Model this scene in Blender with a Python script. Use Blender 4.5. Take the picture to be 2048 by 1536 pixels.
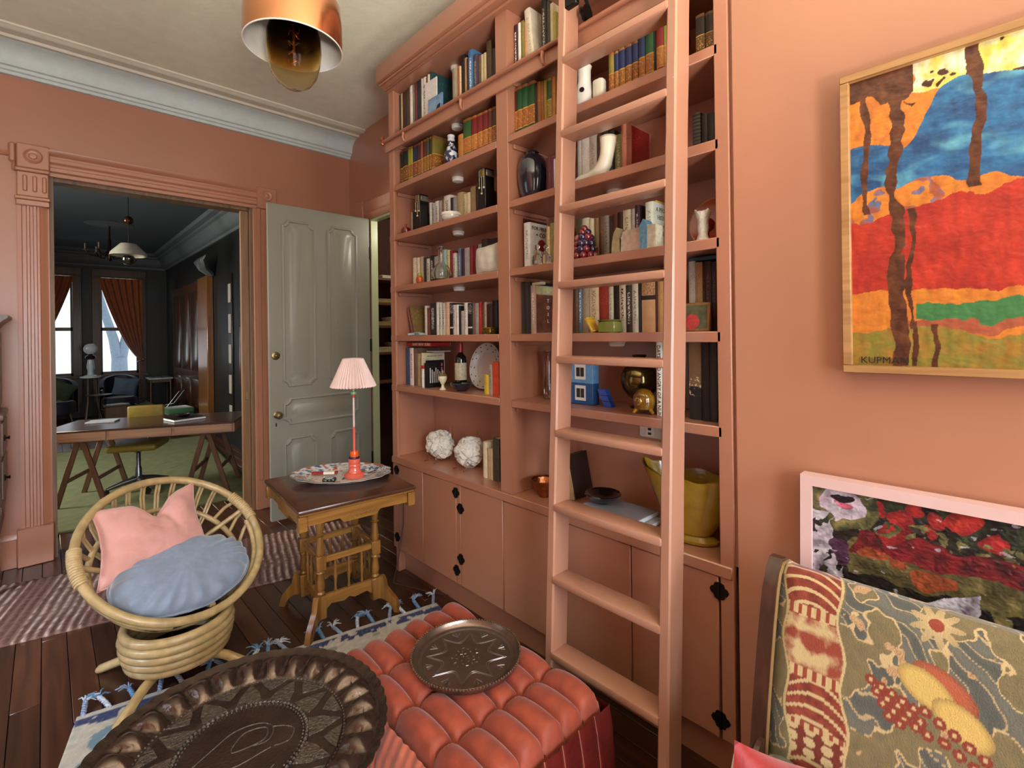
import bpy, bmesh, math, random
from mathutils import Vector, Matrix, noise
for o in list(bpy.data.objects): bpy.data.objects.remove(o)
SC = bpy.context.scene
COL = SC.collection
PI = math.pi
rnd = random.Random(7)

# ---------------------------------------------------------------- camera
cam = bpy.data.cameras.new('camera'); camo = bpy.data.objects.new('camera', cam); COL.objects.link(camo)
cam.sensor_fit = 'HORIZONTAL'; cam.sensor_width = 36.0
cam.lens = 974.0 / 2048.0 * 36.0
cam.shift_y = -100.0 / 2048.0
cam.clip_start = 0.05; cam.clip_end = 200
YAW = math.radians(43.8); ROLL = 0.013
camo.matrix_world = (Matrix.Translation((0, 0, 1.6)) @ Matrix.Rotation(-YAW, 4, 'Z')
                     @ Matrix.Rotation(PI / 2, 4, 'X') @ Matrix.Rotation(-ROLL, 4, 'Z'))
SC.camera = camo

# ---------------------------------------------------------------- world, daylight, exposure
def lin(h):
    h = h.lstrip('#')
    c = [int(h[i:i + 2], 16) / 255 for i in (0, 2, 4)]
    return tuple(x / 12.92 if x <= .04045 else ((x + .055) / 1.055) ** 2.4 for x in c) + (1,)

w = bpy.data.worlds.new('daylight'); SC.world = w; w.use_nodes = True
bg = w.node_tree.nodes['Background']
bg.inputs[0].default_value = (0.86, 0.93, 1.0, 1); bg.inputs[1].default_value = 1.3

def area(name, loc, target, sx, sy, power, col, spread=PI):
    l = bpy.data.lights.new(name, 'AREA'); l.shape = 'RECTANGLE'; l.size = sx; l.size_y = sy
    l.energy = power; l.color = col; l.spread = spread
    o = bpy.data.objects.new(name, l); COL.objects.link(o); o.location = loc
    o.rotation_euler = (Vector(target) - Vector(loc)).to_track_quat('-Z', 'Y').to_euler()
    return o
# daylight of this room comes through the windows in the wall behind the camera: cool sky from above,
# warm light thrown up by the sunny ground from below
area('sky_light', (-1.6, -8.0, 4.7), (-0.6, 4.0, 1.0), 6.0, 2.9, 1300, (0.70, 0.83, 1.0))
area('ground_bounce_light', (-0.9, -5.6, -1.75), (-0.9, -0.6, 2.6), 5.6, 2.0, 5000, (1.0, 0.95, 0.84))
area('window_light', (-0.675, -2.72, 1.42), (-0.6, 2.0, 1.42), 1.35, 2.5, 120, (0.84, 0.92, 1.0))
area('window_light', (1.0, -2.72, 1.7), (0.9, 2.0, 1.75), 0.9, 2.2, 60, (1.0, 0.95, 0.88))
# cool sky through the window of the left wall, reaching only the lower half of the room
area('side_sky_light', (-4.5, 2.6, 4.1), (-0.2, 4.7, 0.5), 2.2, 1.6, 200, (0.60, 0.76, 1.0), math.radians(70))
# daylight of the far parlour
area('parlour_sky_light', (0.6, 14.2, 3.0), (0.9, 8.0, 0.0), 2.6, 1.6, 40, (0.72, 0.86, 1.0))
area('parlour_side_light', (-2.6, 7.6, 2.3), (1.5, 6.2, 0.0), 1.2, 1.6, 260, (1.0, 0.95, 0.78))

SC.view_settings.view_transform = 'Standard'; SC.view_settings.look = 'None'
SC.view_settings.exposure = 0.05; SC.view_settings.gamma = 1.0
SC.view_settings.use_curve_mapping = False

# ---------------------------------------------------------------- materials
MATS = {}
def newmat(name):
    m = bpy.data.materials.new(name); m.use_nodes = True
    nt = m.node_tree; b = nt.nodes['Principled BSDF']
    return m, nt, b
def setspec(b, rough, metal=0.0, spec=0.5, coat=0.0, sheen=0.0):
    b.inputs['Roughness'].default_value = rough; b.inputs['Metallic'].default_value = metal
    b.inputs['Specular IOR Level'].default_value = spec
    b.inputs['Coat Weight'].default_value = coat; b.inputs['Coat Roughness'].default_value = .15
    b.inputs['Sheen Weight'].default_value = sheen; b.inputs['Sheen Roughness'].default_value = .4
def node(nt, t, **kw):
    n = nt.nodes.new(t)
    for k, v in kw.items():
        if k in ('vals',):
            for i, x in v.items(): n.inputs[i].default_value = x
        else: setattr(n, k, v)
    return n
def ramp(nt, stops, interp='LINEAR'):
    r = nt.nodes.new('ShaderNodeValToRGB'); cr = r.color_ramp; cr.interpolation = interp
    while len(cr.elements) < len(stops): cr.elements.new(.5)
    for e, (p, c) in zip(cr.elements, stops): e.position = p; e.color = c
    return r
def coords(nt, kind='Object', scale=(1, 1, 1), rot=(0, 0, 0), loc=(0, 0, 0)):
    tc = nt.nodes.new('ShaderNodeTexCoord'); mp = nt.nodes.new('ShaderNodeMapping')
    mp.inputs['Scale'].default_value = scale; mp.inputs['Rotation'].default_value = rot; mp.inputs['Location'].default_value = loc
    nt.links.new(tc.outputs[kind], mp.inputs[0]); return mp.outputs[0]
def bump(nt, b, h, strength=.2, dist=.01):
    n = nt.nodes.new('ShaderNodeBump'); n.inputs['Strength'].default_value = strength; n.inputs['Distance'].default_value = dist
    nt.links.new(h, n.inputs['Height']); nt.links.new(n.outputs[0], b.inputs['Normal']); return n
def mixc(nt, fac, a, b_, blend='MIX'):
    n = nt.nodes.new('ShaderNodeMix'); n.data_type = 'RGBA'; n.blend_type = blend
    for i, v in ((0, fac), (6, a), (7, b_)):
        if hasattr(v, 'links') or hasattr(v, 'is_linked'): nt.links.new(v, n.inputs[i])
        else: n.inputs[i].default_value = v
    return n.outputs[2]
def shade(c, k): return (min(c[0] * k, 1), min(c[1] * k, 1), min(c[2] * k, 1), 1)

def plain(name, hexc, rough=.5, metal=0., var=.08, scale=18., bmp=.0, bscale=60., spec=.5, coat=0., sheen=0.):
    """solid colour with a little mottling and optional fine relief"""
    if name in MATS: return MATS[name]
    m, nt, b = newmat(name); c = lin(hexc); setspec(b, rough, metal, spec, coat, sheen)
    v = coords(nt)
    n = node(nt, 'ShaderNodeTexNoise', vals={'Scale': scale, 'Detail': 4.0}); nt.links.new(v, n.inputs['Vector'])
    r = ramp(nt, [(.3, shade(c, 1 - var)), (.7, shade(c, 1 + var))]); nt.links.new(n.outputs[0], r.inputs[0])
    nt.links.new(r.outputs[0], b.inputs['Base Color'])
    if bmp:
        n2 = node(nt, 'ShaderNodeTexNoise', vals={'Scale': bscale, 'Detail': 5.0}); nt.links.new(v, n2.inputs['Vector'])
        bump(nt, b, n2.outputs[0], bmp, .01)
    MATS[name] = m; return m
def wood(name, h1, h2, axis=1, scale=7., rough=.4, coat=.1, spec=.5, rnd_obj=.0, bmp=.08):
    """streaky grain running along an axis"""
    if name in MATS: return MATS[name]
    m, nt, b = newmat(name); c1, c2 = lin(h1), lin(h2); setspec(b, rough, 0, spec, coat)
    s = [scale * 4] * 3; s[axis] = scale * .25
    v = coords(nt, scale=tuple(s))
    if rnd_obj:
        oi = nt.nodes.new('ShaderNodeObjectInfo'); vm = node(nt, 'ShaderNodeVectorMath', operation='ADD')
        mu = node(nt, 'ShaderNodeMath', operation='MULTIPLY'); mu.inputs[1].default_value = 37.0
        nt.links.new(oi.outputs['Random'], mu.inputs[0]); nt.links.new(v, vm.inputs[0]); nt.links.new(mu.outputs[0], vm.inputs[1]); v = vm.outputs[0]
    n = node(nt, 'ShaderNodeTexNoise', vals={'Scale': 1.0, 'Detail': 6.0, 'Distortion': .6}); nt.links.new(v, n.inputs['Vector'])
    r = ramp(nt, [(.28, c2), (.5, tuple((a + d) / 2 for a, d in zip(c1, c2))), (.72, c1)]); nt.links.new(n.outputs[0], r.inputs[0])
    col = r.outputs[0]
    if rnd_obj:
        rr = ramp(nt, [(0, (1 - rnd_obj,) * 3 + (1,)), (1, (1 + rnd_obj,) * 3 + (1,))]); nt.links.new(oi.outputs['Random'], rr.inputs[0])
        col = mixc(nt, 1.0, col, rr.outputs[0], 'MULTIPLY')
    nt.links.new(col, b.inputs['Base Color'])
    if bmp: bump(nt, b, n.outputs[0], bmp, .004)
    MATS[name] = m; return m
def glass(name, hexc='#ffffff', rough=.02, ior=1.45, trans=1.0):
    if name in MATS: return MATS[name]
    m, nt, b = newmat(name); setspec(b, rough); b.inputs['Base Color'].default_value = lin(hexc)
    b.inputs['Transmission Weight'].default_value = trans; b.inputs['IOR'].default_value = ior
    MATS[name] = m; return m
def thin_glass(name, hexc, alpha=.35, rough=.05):
    """thin walled glass: mostly see-through with reflections"""
    if name in MATS: return MATS[name]
    m, nt, b = newmat(name); setspec(b, rough, 0, .6); b.inputs['Base Color'].default_value = lin(hexc)
    b.inputs['Alpha'].default_value = alpha; MATS[name] = m; return m

CORAL = '#b1785c'
def painted(name, hexc, rough=.55, wear=0., bmp=.06):
    """brushed wall or wood paint, optionally with chipped light spots"""
    if name in MATS: return MATS[name]
    m, nt, b = newmat(name); c = lin(hexc); setspec(b, rough, 0, .5, .7); b.inputs['Coat Roughness'].default_value = .32
    v = coords(nt)
    n = node(nt, 'ShaderNodeTexNoise', vals={'Scale': 2.2, 'Detail': 5.0}); nt.links.new(v, n.inputs['Vector'])
    r = ramp(nt, [(.3, shade(c, .95)), (.7, shade(c, 1.05))]); nt.links.new(n.outputs[0], r.inputs[0]); col = r.outputs[0]
    if wear:
        n3 = node(nt, 'ShaderNodeTexNoise', vals={'Scale': 26.0, 'Detail': 6.0, 'Roughness': .7}); nt.links.new(v, n3.inputs['Vector'])
        r3 = ramp(nt, [(wear, (0, 0, 0, 1)), (wear + .03, (1, 1, 1, 1))]); nt.links.new(n3.outputs[0], r3.inputs[0])
        col = mixc(nt, r3.outputs[0], col, lin('#e8c4b0'))
    nt.links.new(col, b.inputs['Base Color'])
    n2 = node(nt, 'ShaderNodeTexNoise', vals={'Scale': 90.0, 'Detail': 3.0}); nt.links.new(v, n2.inputs['Vector'])
    bump(nt, b, n2.outputs[0], bmp, .004)
    MATS[name] = m; return m

# ---------------------------------------------------------------- mesh helpers
ORG = {}
def worg(o):
    return ORG.get(o.name, Vector((0, 0, 0))) if o else Vector((0, 0, 0))
class MB:
    def __init__(s): s.v = []; s.f = []; s.mi = []
    def add(s, vs, fs, mi=0):
        k = len(s.v); s.v += [tuple(x) for x in vs]; s.f += [tuple(i + k for i in f) for f in fs]; s.mi += [mi] * len(fs); return s
    def box(s, x0, x1, y0, y1, z0, z1, M=None, mi=0):
        vs = [Vector(p) for p in ((x0, y0, z0), (x1, y0, z0), (x1, y1, z0), (x0, y1, z0), (x0, y0, z1), (x1, y0, z1), (x1, y1, z1), (x0, y1, z1))]
        if M: vs = [M @ p for p in vs]
        return s.add(vs, [(0, 3, 2, 1), (4, 5, 6, 7), (0, 1, 5, 4), (1, 2, 6, 5), (2, 3, 7, 6), (3, 0, 4, 7)], mi)
    def rbox(s, x0, x1, y0, y1, z0, z1, r=.004, seg=1, M=None, mi=0):
        bm = bmesh.new(); bmesh.ops.create_cube(bm, size=1)
        for v in bm.verts: v.co = Vector(((x0 + x1) / 2 + v.co.x * (x1 - x0), (y0 + y1) / 2 + v.co.y * (y1 - y0), (z0 + z1) / 2 + v.co.z * (z1 - z0)))
        bmesh.ops.bevel(bm, geom=bm.edges[:], offset=r, segments=seg, affect='EDGES', profile=.5)
        return s.bm(bm, M, mi)
    def bm(s, bm, M=None, mi=0):
        bm.verts.index_update()
        vs = [(M @ v.co if M else v.co.copy()) for v in bm.verts]; fs = [[v.index for v in f.verts] for f in bm.faces]
        bm.free(); return s.add(vs, fs, mi)
    def tube(s, pts, r, n=8, closed=False, cap=True, mi=0, flat=1.0):
        pts = [Vector(p) for p in pts]; N = len(pts)
        rs = r if isinstance(r, (list, tuple)) else [r] * N
        vs = []; up = None
        for i, p in enumerate(pts):
            if closed: t = pts[(i + 1) % N] - pts[i - 1]
            else: t = pts[min(i + 1, N - 1)] - pts[max(i - 1, 0)]
            t.normalize()
            if up is None:
                up = Vector((0, 0, 1)) if abs(t.z) < .9 else Vector((1, 0, 0))
            a = t.cross(up)
            if a.length < 1e-6: a = t.orthogonal()
            a.normalize(); b2 = a.cross(t).normalized(); up = b2
            for k in range(n):
                an = 2 * PI * k / n; vs.append(p + (a * math.cos(an) + b2 * math.sin(an) * flat) * rs[i])
        fs = []
        for i in range(N if closed else N - 1):
            j = (i + 1) % N
            for k in range(n): fs.append((i * n + k, i * n + (k + 1) % n, j * n + (k + 1) % n, j * n + k))
        if cap and not closed:
            fs.append(tuple(range(n))[::-1]); fs.append(tuple((N - 1) * n + k for k in range(n)))
        return s.add(vs, fs, mi)
    def lathe(s, prof, n=24, M=None, cx=0, cy=0, cz=0, sx=1, sy=1, mi=0, cap=True):
        vs = []; N = len(prof)
        for r, z in prof:
            for k in range(n):
                a = 2 * PI * k / n; p = Vector((cx + r * math.cos(a) * sx, cy + r * math.sin(a) * sy, cz + z)); vs.append(M @ p if M else p)
        fs = [(i * n + k, i * n + (k + 1) % n, (i + 1) * n + (k + 1) % n, (i + 1) * n + k) for i in range(N - 1) for k in range(n)]
        if cap:
            if prof[0][0] > 1e-5: fs.append(tuple(range(n))[::-1])
            if prof[-1][0] > 1e-5: fs.append(tuple((N - 1) * n + k for k in range(n)))
        return s.add(vs, fs, mi)
    def prism(s, poly, d, M=None, mi=0):
        """polygon in local xy extruded along z by d"""
        n = len(poly); vs = [Vector((x, y, 0)) for x, y in poly] + [Vector((x, y, d)) for x, y in poly]
        if M: vs = [M @ p for p in vs]
        return s.add(vs, [tuple(range(n))[::-1], tuple(range(n, 2 * n))] + [(i, (i + 1) % n, n + (i + 1) % n, n + i) for i in range(n)], mi)
    def grid(s, nu, nv, fn, closed_u=False, closed_v=False, mi=0):
        vs = [fn(i / (nu if closed_u else nu - 1), j / (nv if closed_v else nv - 1)) for j in range(nv) for i in range(nu)]
        fs = []
        for j in range(nv if closed_v else nv - 1):
            for i in range(nu if closed_u else nu - 1):
                i2 = (i + 1) % nu; j2 = (j + 1) % nv; fs.append((j * nu + i, j * nu + i2, j2 * nu + i2, j2 * nu + i))
        return s.add(vs, fs, mi)
    def sphere(s, c, r, n=16, m=10, sx=1, sy=1, sz=1, M=None, mi=0):
        prof = [(max(math.sin(PI * i / m), 1e-4 if i in (0, m) else 0) * r, -math.cos(PI * i / m) * r * sz) for i in range(m + 1)]
        T = Matrix.Translation(c)
        if M: T = T @ M
        return s.lathe(prof, n, T, sx=sx, sy=sy, mi=mi)
    def build(s, name, mat, parent=None, loc=None, local=False, smooth=40):
        """verts are world coordinates unless local=True (then relative to parent / loc)"""
        me = bpy.data.meshes.new(name)
        base = worg(parent) if parent else Vector(loc or (0, 0, 0))
        vs = s.v if local else [tuple(Vector(p) - base) for p in s.v]
        me.from_pydata(vs, [], s.f)
        for m in (mat if isinstance(mat, (list, tuple)) else [mat]): me.materials.append(m)
        if isinstance(mat, (list, tuple)): me.polygons.foreach_set('material_index', s.mi)
        bm = bmesh.new(); bm.from_mesh(me); bmesh.ops.recalc_face_normals(bm, faces=bm.faces); bm.to_mesh(me); bm.free()
        if smooth:
            me.polygons.foreach_set('use_smooth', [True] * len(me.polygons)); me.set_sharp_from_angle(angle=math.radians(smooth))
        o = bpy.data.objects.new(name, me); COL.objects.link(o)
        if parent: o.parent = parent; ORG[o.name] = worg(parent)
        else: o.location = base; ORG[o.name] = base
        return o
def tag(o, label=None, cat=None, group=None, kind=None):
    if label: o['label'] = label
    if cat: o['category'] = cat
    if group: o['group'] = group
    if kind: o['kind'] = kind
    return o
def thing(name, loc, label, cat, group=None, rz=0):
    o = bpy.data.objects.new(name, None); COL.objects.link(o); o.location = loc; o.rotation_euler = (0, 0, rz)
    o.empty_display_size = .1; ORG[o.name] = Vector(loc)
    return tag(o, label, cat, group)
def text_mesh(s, size, M, extrude=.0006):
    """mesh data (verts, faces) of a line of lettering placed with matrix M"""
    cu = bpy.data.curves.new('lettering', 'FONT'); cu.body = s; cu.size = size; cu.extrude = extrude; cu.align_x = 'CENTER'; cu.align_y = 'CENTER'; cu.resolution_u = 2
    ob = bpy.data.objects.new('lettering', cu); COL.objects.link(ob)
    dg = bpy.context.evaluated_depsgraph_get(); me = bpy.data.meshes.new_from_object(ob.evaluated_get(dg))
    vs = [M @ v.co for v in me.vertices]; fs = [tuple(p.vertices) for p in me.polygons]
    bpy.data.objects.remove(ob); bpy.data.meshes.remove(me); bpy.data.curves.remove(cu)
    return vs, fs
def lettering(name, s, size, M, mat, parent, local=False):
    vs, fs = text_mesh(s, size, M); return MB().add(vs, fs).build(name, mat, parent, local=local, smooth=0)
def frame(origin, xdir, ydir):
    """matrix whose local x, y follow the given directions"""
    x = Vector(xdir).normalized(); y = Vector(ydir).normalized(); z = x.cross(y)
    M = Matrix((x, y, z)).transposed().to_4x4(); M.translation = Vector(origin); return M
def ease(t): return t * t * (3 - 2 * t)
# ================================================================ the setting
M_wall = painted('wall_paint_coral', CORAL, .42)
M_trim = painted('trim_paint_coral', '#b57a5e', .36)
M_ceil = plain('ceiling_paper', '#e4e0c8', .8, var=.05, scale=9, bmp=.25, bscale=34)
M_corn = plain('cornice_paint', '#c6d0cc', .6, var=.04)
M_corn2 = plain('cornice_cream_paint', '#d2ccb8', .6, var=.04)
M_navy = plain('parlour_navy_paint', '#0b0c0e', .45, var=.08)
M_brown = wood('old_brown_woodwork', '#6f4a2e', '#452a18', 2, 6, .4, .2)
M_floorw = wood('floor_board_wood', '#4f2d1b', '#2a150c', 1, 6, .34, .2, rnd_obj=.28)
YB = 4.92; CEIL = 3.68; XR = 2.35; XC = 1.70
def struct(o): o['kind'] = 'structure'; return o

# floor with single boards running towards the doorway
fl = struct(MB().box(-2.4, 2.6, -2.6, 13.6, -.12, -.022).build('floor', plain('subfloor', '#1c0f09', .9), loc=(0, 0, -.12)))
BW = .098
BMESH = {}
def plank(x, y0, y1):
    key = round(y1 - y0, 2)
    if key not in BMESH:
        o = MB().rbox(.0012, BW - .0012, 0, key - .003, -.022, 0, .0016).build('plank', M_floorw, fl, local=True)
        BMESH[key] = o.data
    else:
        o = bpy.data.objects.new('plank', BMESH[key]); COL.objects.link(o); o.parent = fl
    o.location = (x, y0, .12)
i = 0; x = -2.38
while x < 2.45:
    if x > -.75: cuts = [-2.5, -.4 + (i * 7 % 5) * .35, 1.5 + (i * 3 % 7) * .25, 3.6 + (i * 5 % 6) * .2, 5.1]
    else: cuts = [-2.5, 5.1]
    for a, c in zip(cuts, cuts[1:]): plank(x, round(a, 2), round(c, 2))
    if 0 <= x < 2.0: plank(x, 5.1, round(6.6 + (i % 3) * .5, 2)); plank(x, round(6.6 + (i % 3) * .5, 2), 13.4)
    x += BW; i += 1

# ceiling
struct(MB().box(-2.4, 2.6, -2.6, 5.1, CEIL, CEIL + .12).build('ceiling', M_ceil, loc=(0, 0, CEIL)))
# back wall with the wide doorway to the parlour
OX0, OX1, OZ = .03, 1.40, 2.80
wb = MB().box(-2.4, OX0, YB, YB + .18, 0, CEIL).box(OX1, XR + .2, YB, YB + .18, 0, CEIL).box(OX0, OX1, YB, YB + .18, OZ, CEIL)
struct(wb.build('wall_back', M_wall, loc=(0, YB, 0)))
# right wall behind the bookcase, with the closet doorway
CY0, CY1, CZ = 3.55, 4.46, 2.76
wr = MB().box(XR, XR + .06, CY1, YB, 0, CEIL).box(XR, XR + .06, .6, CY0, 0, CEIL).box(XR, XR + .06, CY0, CY1, CZ, CEIL)
struct(wr.build('wall_right', M_wall, loc=(XR, 4, 0)))
# chimney breast carrying the paintings, flush with the bookcase front
struct(MB().box(XC, XR + .14, -2.6, .671, 0, CEIL).build('wall_chimney', M_wall, loc=(XC, 0, 0)))
# unseen walls that close the room
SW0, SW1 = 2.2, 3.8
struct(MB().box(-2.54, -2.4, -2.6, SW0, 0, CEIL).box(-2.54, -2.4, SW1, 5.1, 0, CEIL).box(-2.54, -2.4, SW0, SW1, 0, .5).box(-2.54, -2.4, SW0, SW1, 2.5, CEIL).build('wall_left', M_wall, loc=(-2.4, 0, 0)))
m = MB()
for z0, z1 in ((.5, .58), (2.42, 2.5), (1.48, 1.54)): m.box(-2.50, -2.45, SW0, SW1, z0, z1)
m.box(-2.50, -2.45, SW0, SW0 + .06, .5, 2.5).box(-2.50, -2.45, SW1 - .06, SW1, .5, 2.5)
tag(m.build('window_5', plain('window_sash_paint', '#d8cdbd', .5), loc=(-2.4, 3.0, .5)), 'sash window in the left wall', None, None, 'structure')
WY = -2.5
wf = MB(); WZ = {1: .30, 3: .55}
xs = [-2.4, -1.35, .0, .55, 1.45, 1.72]
for k in range(0, 5):
    if k % 2 == 0: wf.box(xs[k], xs[k + 1], WY - .16, WY, 0, CEIL)
    else: wf.box(xs[k], xs[k + 1], WY - .16, WY, 0, WZ[k]).box(xs[k], xs[k + 1], WY - .16, WY, 2.85, CEIL)
struct(wf.build('wall_front', M_wall, loc=(0, WY, 0)))
for k in (1, 3):
    win = MB(); a, c = xs[k], xs[k + 1]
    for z0, z1 in ((WZ[k], WZ[k] + .08), (2.77, 2.85), (1.68, 1.74)): win.box(a, c, WY - .10, WY - .04, z0, z1)
    win.box(a, a + .06, WY - .10, WY - .04, WZ[k], 2.85).box(c - .06, c, WY - .10, WY - .04, WZ[k], 2.85)
    tag(win.build('window_%d' % (1 + k // 2), plain('window_sash_paint', '#d8cdbd', .5), loc=((a + c) / 2, WY, .55)), 'tall sash window in the wall behind the sofa', None, None, 'structure')

# plaster cornice: stepped bands and a cove, swept along the back wall
def sweep_x(prof, x0, x1, y, mir=-1):
    m = MB(); n = len(prof)
    vs = [(x0, y + mir * d, z) for d, z in prof] + [(x1, y + mir * d, z) for d, z in prof]
    m.add(vs, [(i, (i + 1) % n, n + (i + 1) % n, n + i) for i in range(n)] + [tuple(range(n)), tuple(range(n, 2 * n))]); return m
cove = [(0, 3.47), (.03, 3.47), (.034, 3.49), (.05, 3.495), (.055, 3.515), (.075, 3.52), (.08, 3.54)] + \
       [(.08 + .11 * (1 - math.cos(a)), 3.54 + .10 * math.sin(a)) for a in [PI / 2 * k / 8 for k in range(1, 9)]] + [(.20, 3.645), (.20, 3.68), (0, 3.68)]
co = struct(sweep_x(cove, -2.4, XR, YB).build('trim_1', M_corn, loc=(0, YB, 3.47)))
flat = [(.20, 3.648), (.215, 3.640), (.235, 3.642), (.245, 3.658), (.315, 3.660), (.325, 3.652), (.345, 3.654), (.355, 3.664), (.375, 3.668), (.375, 3.681), (.20, 3.681)]
sweep_x(flat, -2.4, XR, YB).build('ceiling_band', M_corn2, co)

# moulded casing of the doorway: fluted left pilaster with plinth, capital and corner block, moulded head, right casing
tr = struct(MB().rbox(-.155, .035, YB - .055, YB, 0, .27, .006).build('trim_2', M_trim, loc=(-.06, YB, 0)))
pl = MB(); W0, W1 = -.135, .03
poly = [(W0, 0)]
for xx, dd in ((W0, .028), (W0 + .022, .03), (W0 + .026, .018), (W0 + .045, .018), (W0 + .05, .034), (W0 + .062, .034), (W0 + .066, .02), (W0 + .08, .02), (W0 + .084, .036), (W0 + .098, .036), (W0 + .102, .022), (W0 + .114, .022), (W0 + .118, .034), (W0 + .13, .03), (W1 - .012, .012), (W1, .012), (W1, 0)): poly.append((xx, -dd))
pl.prism([(x_, y_ + YB) for x_, y_ in poly], 2.30, Matrix.Translation((0, 0, .27)))
pl.build('fluted_pilaster', M_trim, tr)
cap = MB()
cap.rbox(W0 - .006, W1 + .004, YB - .05, YB, 2.56, 2.60, .005).rbox(W0 - .012, W1 + .008, YB - .056, YB, 2.60, 2.625, .006)
cap.rbox(W0, W1, YB - .045, YB, 2.625, 2.80, .006)
for k in range(3): cap.rbox(W0 + .03 + k * .05, W0 + .055 + k * .05, YB - .055, YB - .04, 2.66, 2.775, .007)
cap.rbox(W0 - .008, W1 + .006, YB - .054, YB, 2.80, 2.825, .006)
cap.build('capital', M_trim, tr)
cb = MB().rbox(W0, W1 + .008, YB - .05, YB, 2.825, 3.0, .008)
cb.rbox(-.175, W0, YB - .03, YB, 2.86, 3.0, .012).rbox(-.160, W0, YB - .03, YB, 2.80, 2.87, .012)
T = Matrix.Translation((-.05, YB - .05, 2.913)) @ Matrix.Rotation(PI / 2, 4, 'X')
cb.lathe([(.052, 0), (.052, .006), (.044, .012), (.036, .006), (.024, .006), (.018, .014), (.0, .016)], 24, T)
cb.build('corner_block', M_trim, tr)
hd = [(0, 2.80), (.014, 2.80), (.014, 2.825), (.03, 2.835), (.03, 2.86), (.02, 2.868), (.02, 2.885), (.034, 2.90), (.034, 2.925), (.024, 2.93), (.024, 2.945), (.045, 2.96), (.052, 2.985), (0, 2.985)]
sweep_x(hd, .03, 1.44, YB).build('head_moulding', M_trim, tr)
rc = MB().rbox(1.40, 1.58, YB - .03, YB, .0, 2.80, .006).rbox(1.42, 1.46, YB - .04, YB - .02, .27, 2.80, .006).rbox(1.50, 1.545, YB - .04, YB - .02, .27, 2.80, .006)
rc.build('right_casing', M_trim, tr)
rb = MB().rbox(1.43, 1.60, YB - .05, YB, 2.80, 3.0, .008)
T = Matrix.Translation((1.51, YB - .05, 2.92)) @ Matrix.Rotation(PI / 2, 4, 'X')
rb.lathe([(.052, 0), (.052, .006), (.044, .012), (.036, .006), (.024, .006), (.018, .014), (.0, .016)], 24, T)
rb.build('corner_block', M_trim, tr)
# picture-rail stub left of the corner block, brown jamb lining, and the edge of the pocket door
sweep_x([(0, 2.90), (.02, 2.905), (.03, 2.92), (.02, 2.935), (0, 2.94)], -2.4, -.17, YB).build('picture_rail', M_trim, tr)
jl = MB().box(.03, .055, YB + .005, YB + .18, 0, 2.80).box(1.375, 1.40, YB + .005, YB + .18, 0, 2.80).box(.03, 1.40, YB + .03, YB + .18, 2.775, 2.80)
jl.build('jamb_lining', wood('jamb_wood', '#8a6a4c', '#5c432d', 2, 6, .5), tr)
pd = struct(MB().rbox(1.315, 1.42, YB + .055, YB + .105, .01, 2.775, .003).build('door_2', wood('pocket_door_wood', '#9a7250', '#7a5638', 2, 5, .5), loc=(1.37, YB + .08, 0)))
tag(pd, 'edge of brown wooden pocket door in the doorway')
la = MB().rbox(1.335, 1.362, YB + .050, YB + .056, 1.02, 1.10, .002).build('latch_plate', plain('brass_dull', '#a08a5c', .35, .9), pd)
# baseboard left of the doorway
bs = MB().rbox(-2.4, -.155, YB - .025, YB, 0, .20, .004)
bs.add(*(lambda p: ([(-2.4, YB - d, z) for d, z in p] + [(-.155, YB - d, z) for d, z in p], [(i, (i + 1) % 5, 5 + (i + 1) % 5, 5 + i) for i in range(5)] + [tuple(range(5)), tuple(range(5, 10))]))([(0, .20), (.022, .20), (.018, .225), (.008, .24), (0, .24)]))
struct(bs.build('baseboard_back', M_trim, loc=(-1.2, YB, 0)))

# closet: casing, pale green door lining, dark interior with shelves
ct = struct(MB().rbox(XR - .03, XR, CY1 + .02, YB - .28 + .12, 0, CZ, .005).build('trim_3', M_trim, loc=(XR, CY1, 0)))
hp = [(0, CZ), (.014, CZ), (.03, CZ + .03), (.03, CZ + .06), (.02, CZ + .07), (.034, CZ + .1), (.034, CZ + .12), (.05, CZ + .16), (0, CZ + .16)]
m = MB(); n = len(hp)
m.add([(XR - d, 2.7, z) for d, z in hp] + [(XR - d, 4.56, z) for d, z in hp], [(i, (i + 1) % n, n + (i + 1) % n, n + i) for i in range(n)] + [tuple(range(n)), tuple(range(n, 2 * n))])
m.build('head_moulding', M_trim, ct)
m = MB().rbox(XR - .05, XR, 4.54, 4.70, CZ, CZ + .19, .008).rbox(XR - .03, XR, 4.70, 4.74, CZ + .05, CZ + .19, .01)
m.build('corner_block', M_trim, ct)
M_pg = painted('closet_pale_green_paint', '#cdd8ac', .5)
m = MB().box(XR - .008, XR + .062, CY1 - .02, CY1, 0, CZ).box(XR - .008, XR + .062, CY0, CY0 + .02, 0, CZ).box(XR, XR + .062, CY0 + .02, CY1 - .02, CZ - .02, CZ)
m.build('door_lining', M_pg, ct)
M_dark = plain('closet_dark_paint', '#4a2a1e', .8)
cl = struct(MB().box(XR + .06, 3.6, CY0 - .3, CY0 - .2, 0, 3).box(XR + .06, 3.6, 4.88, 4.92, 0, 3).box(3.5, 3.6, CY0 - .3, 4.92, 0, 3).box(XR + .06, 3.6, CY0 - .3, 4.92, 2.9, 3.0).box(XR + .06, 3.6, CY0 - .3, 4.92, -.1, -.02).build('wall_closet', M_dark, loc=(3, 4, 0)))
for k, z in enumerate((1.10, 1.40, 1.68, 1.92, 2.18)):
    MB().rbox(XR + .065, 3.3, 4.60, 4.879, z, z + .025, .003).build('closet_shelf', plain('closet_shelf_board', '#6b4a35', .6), cl)
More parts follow.
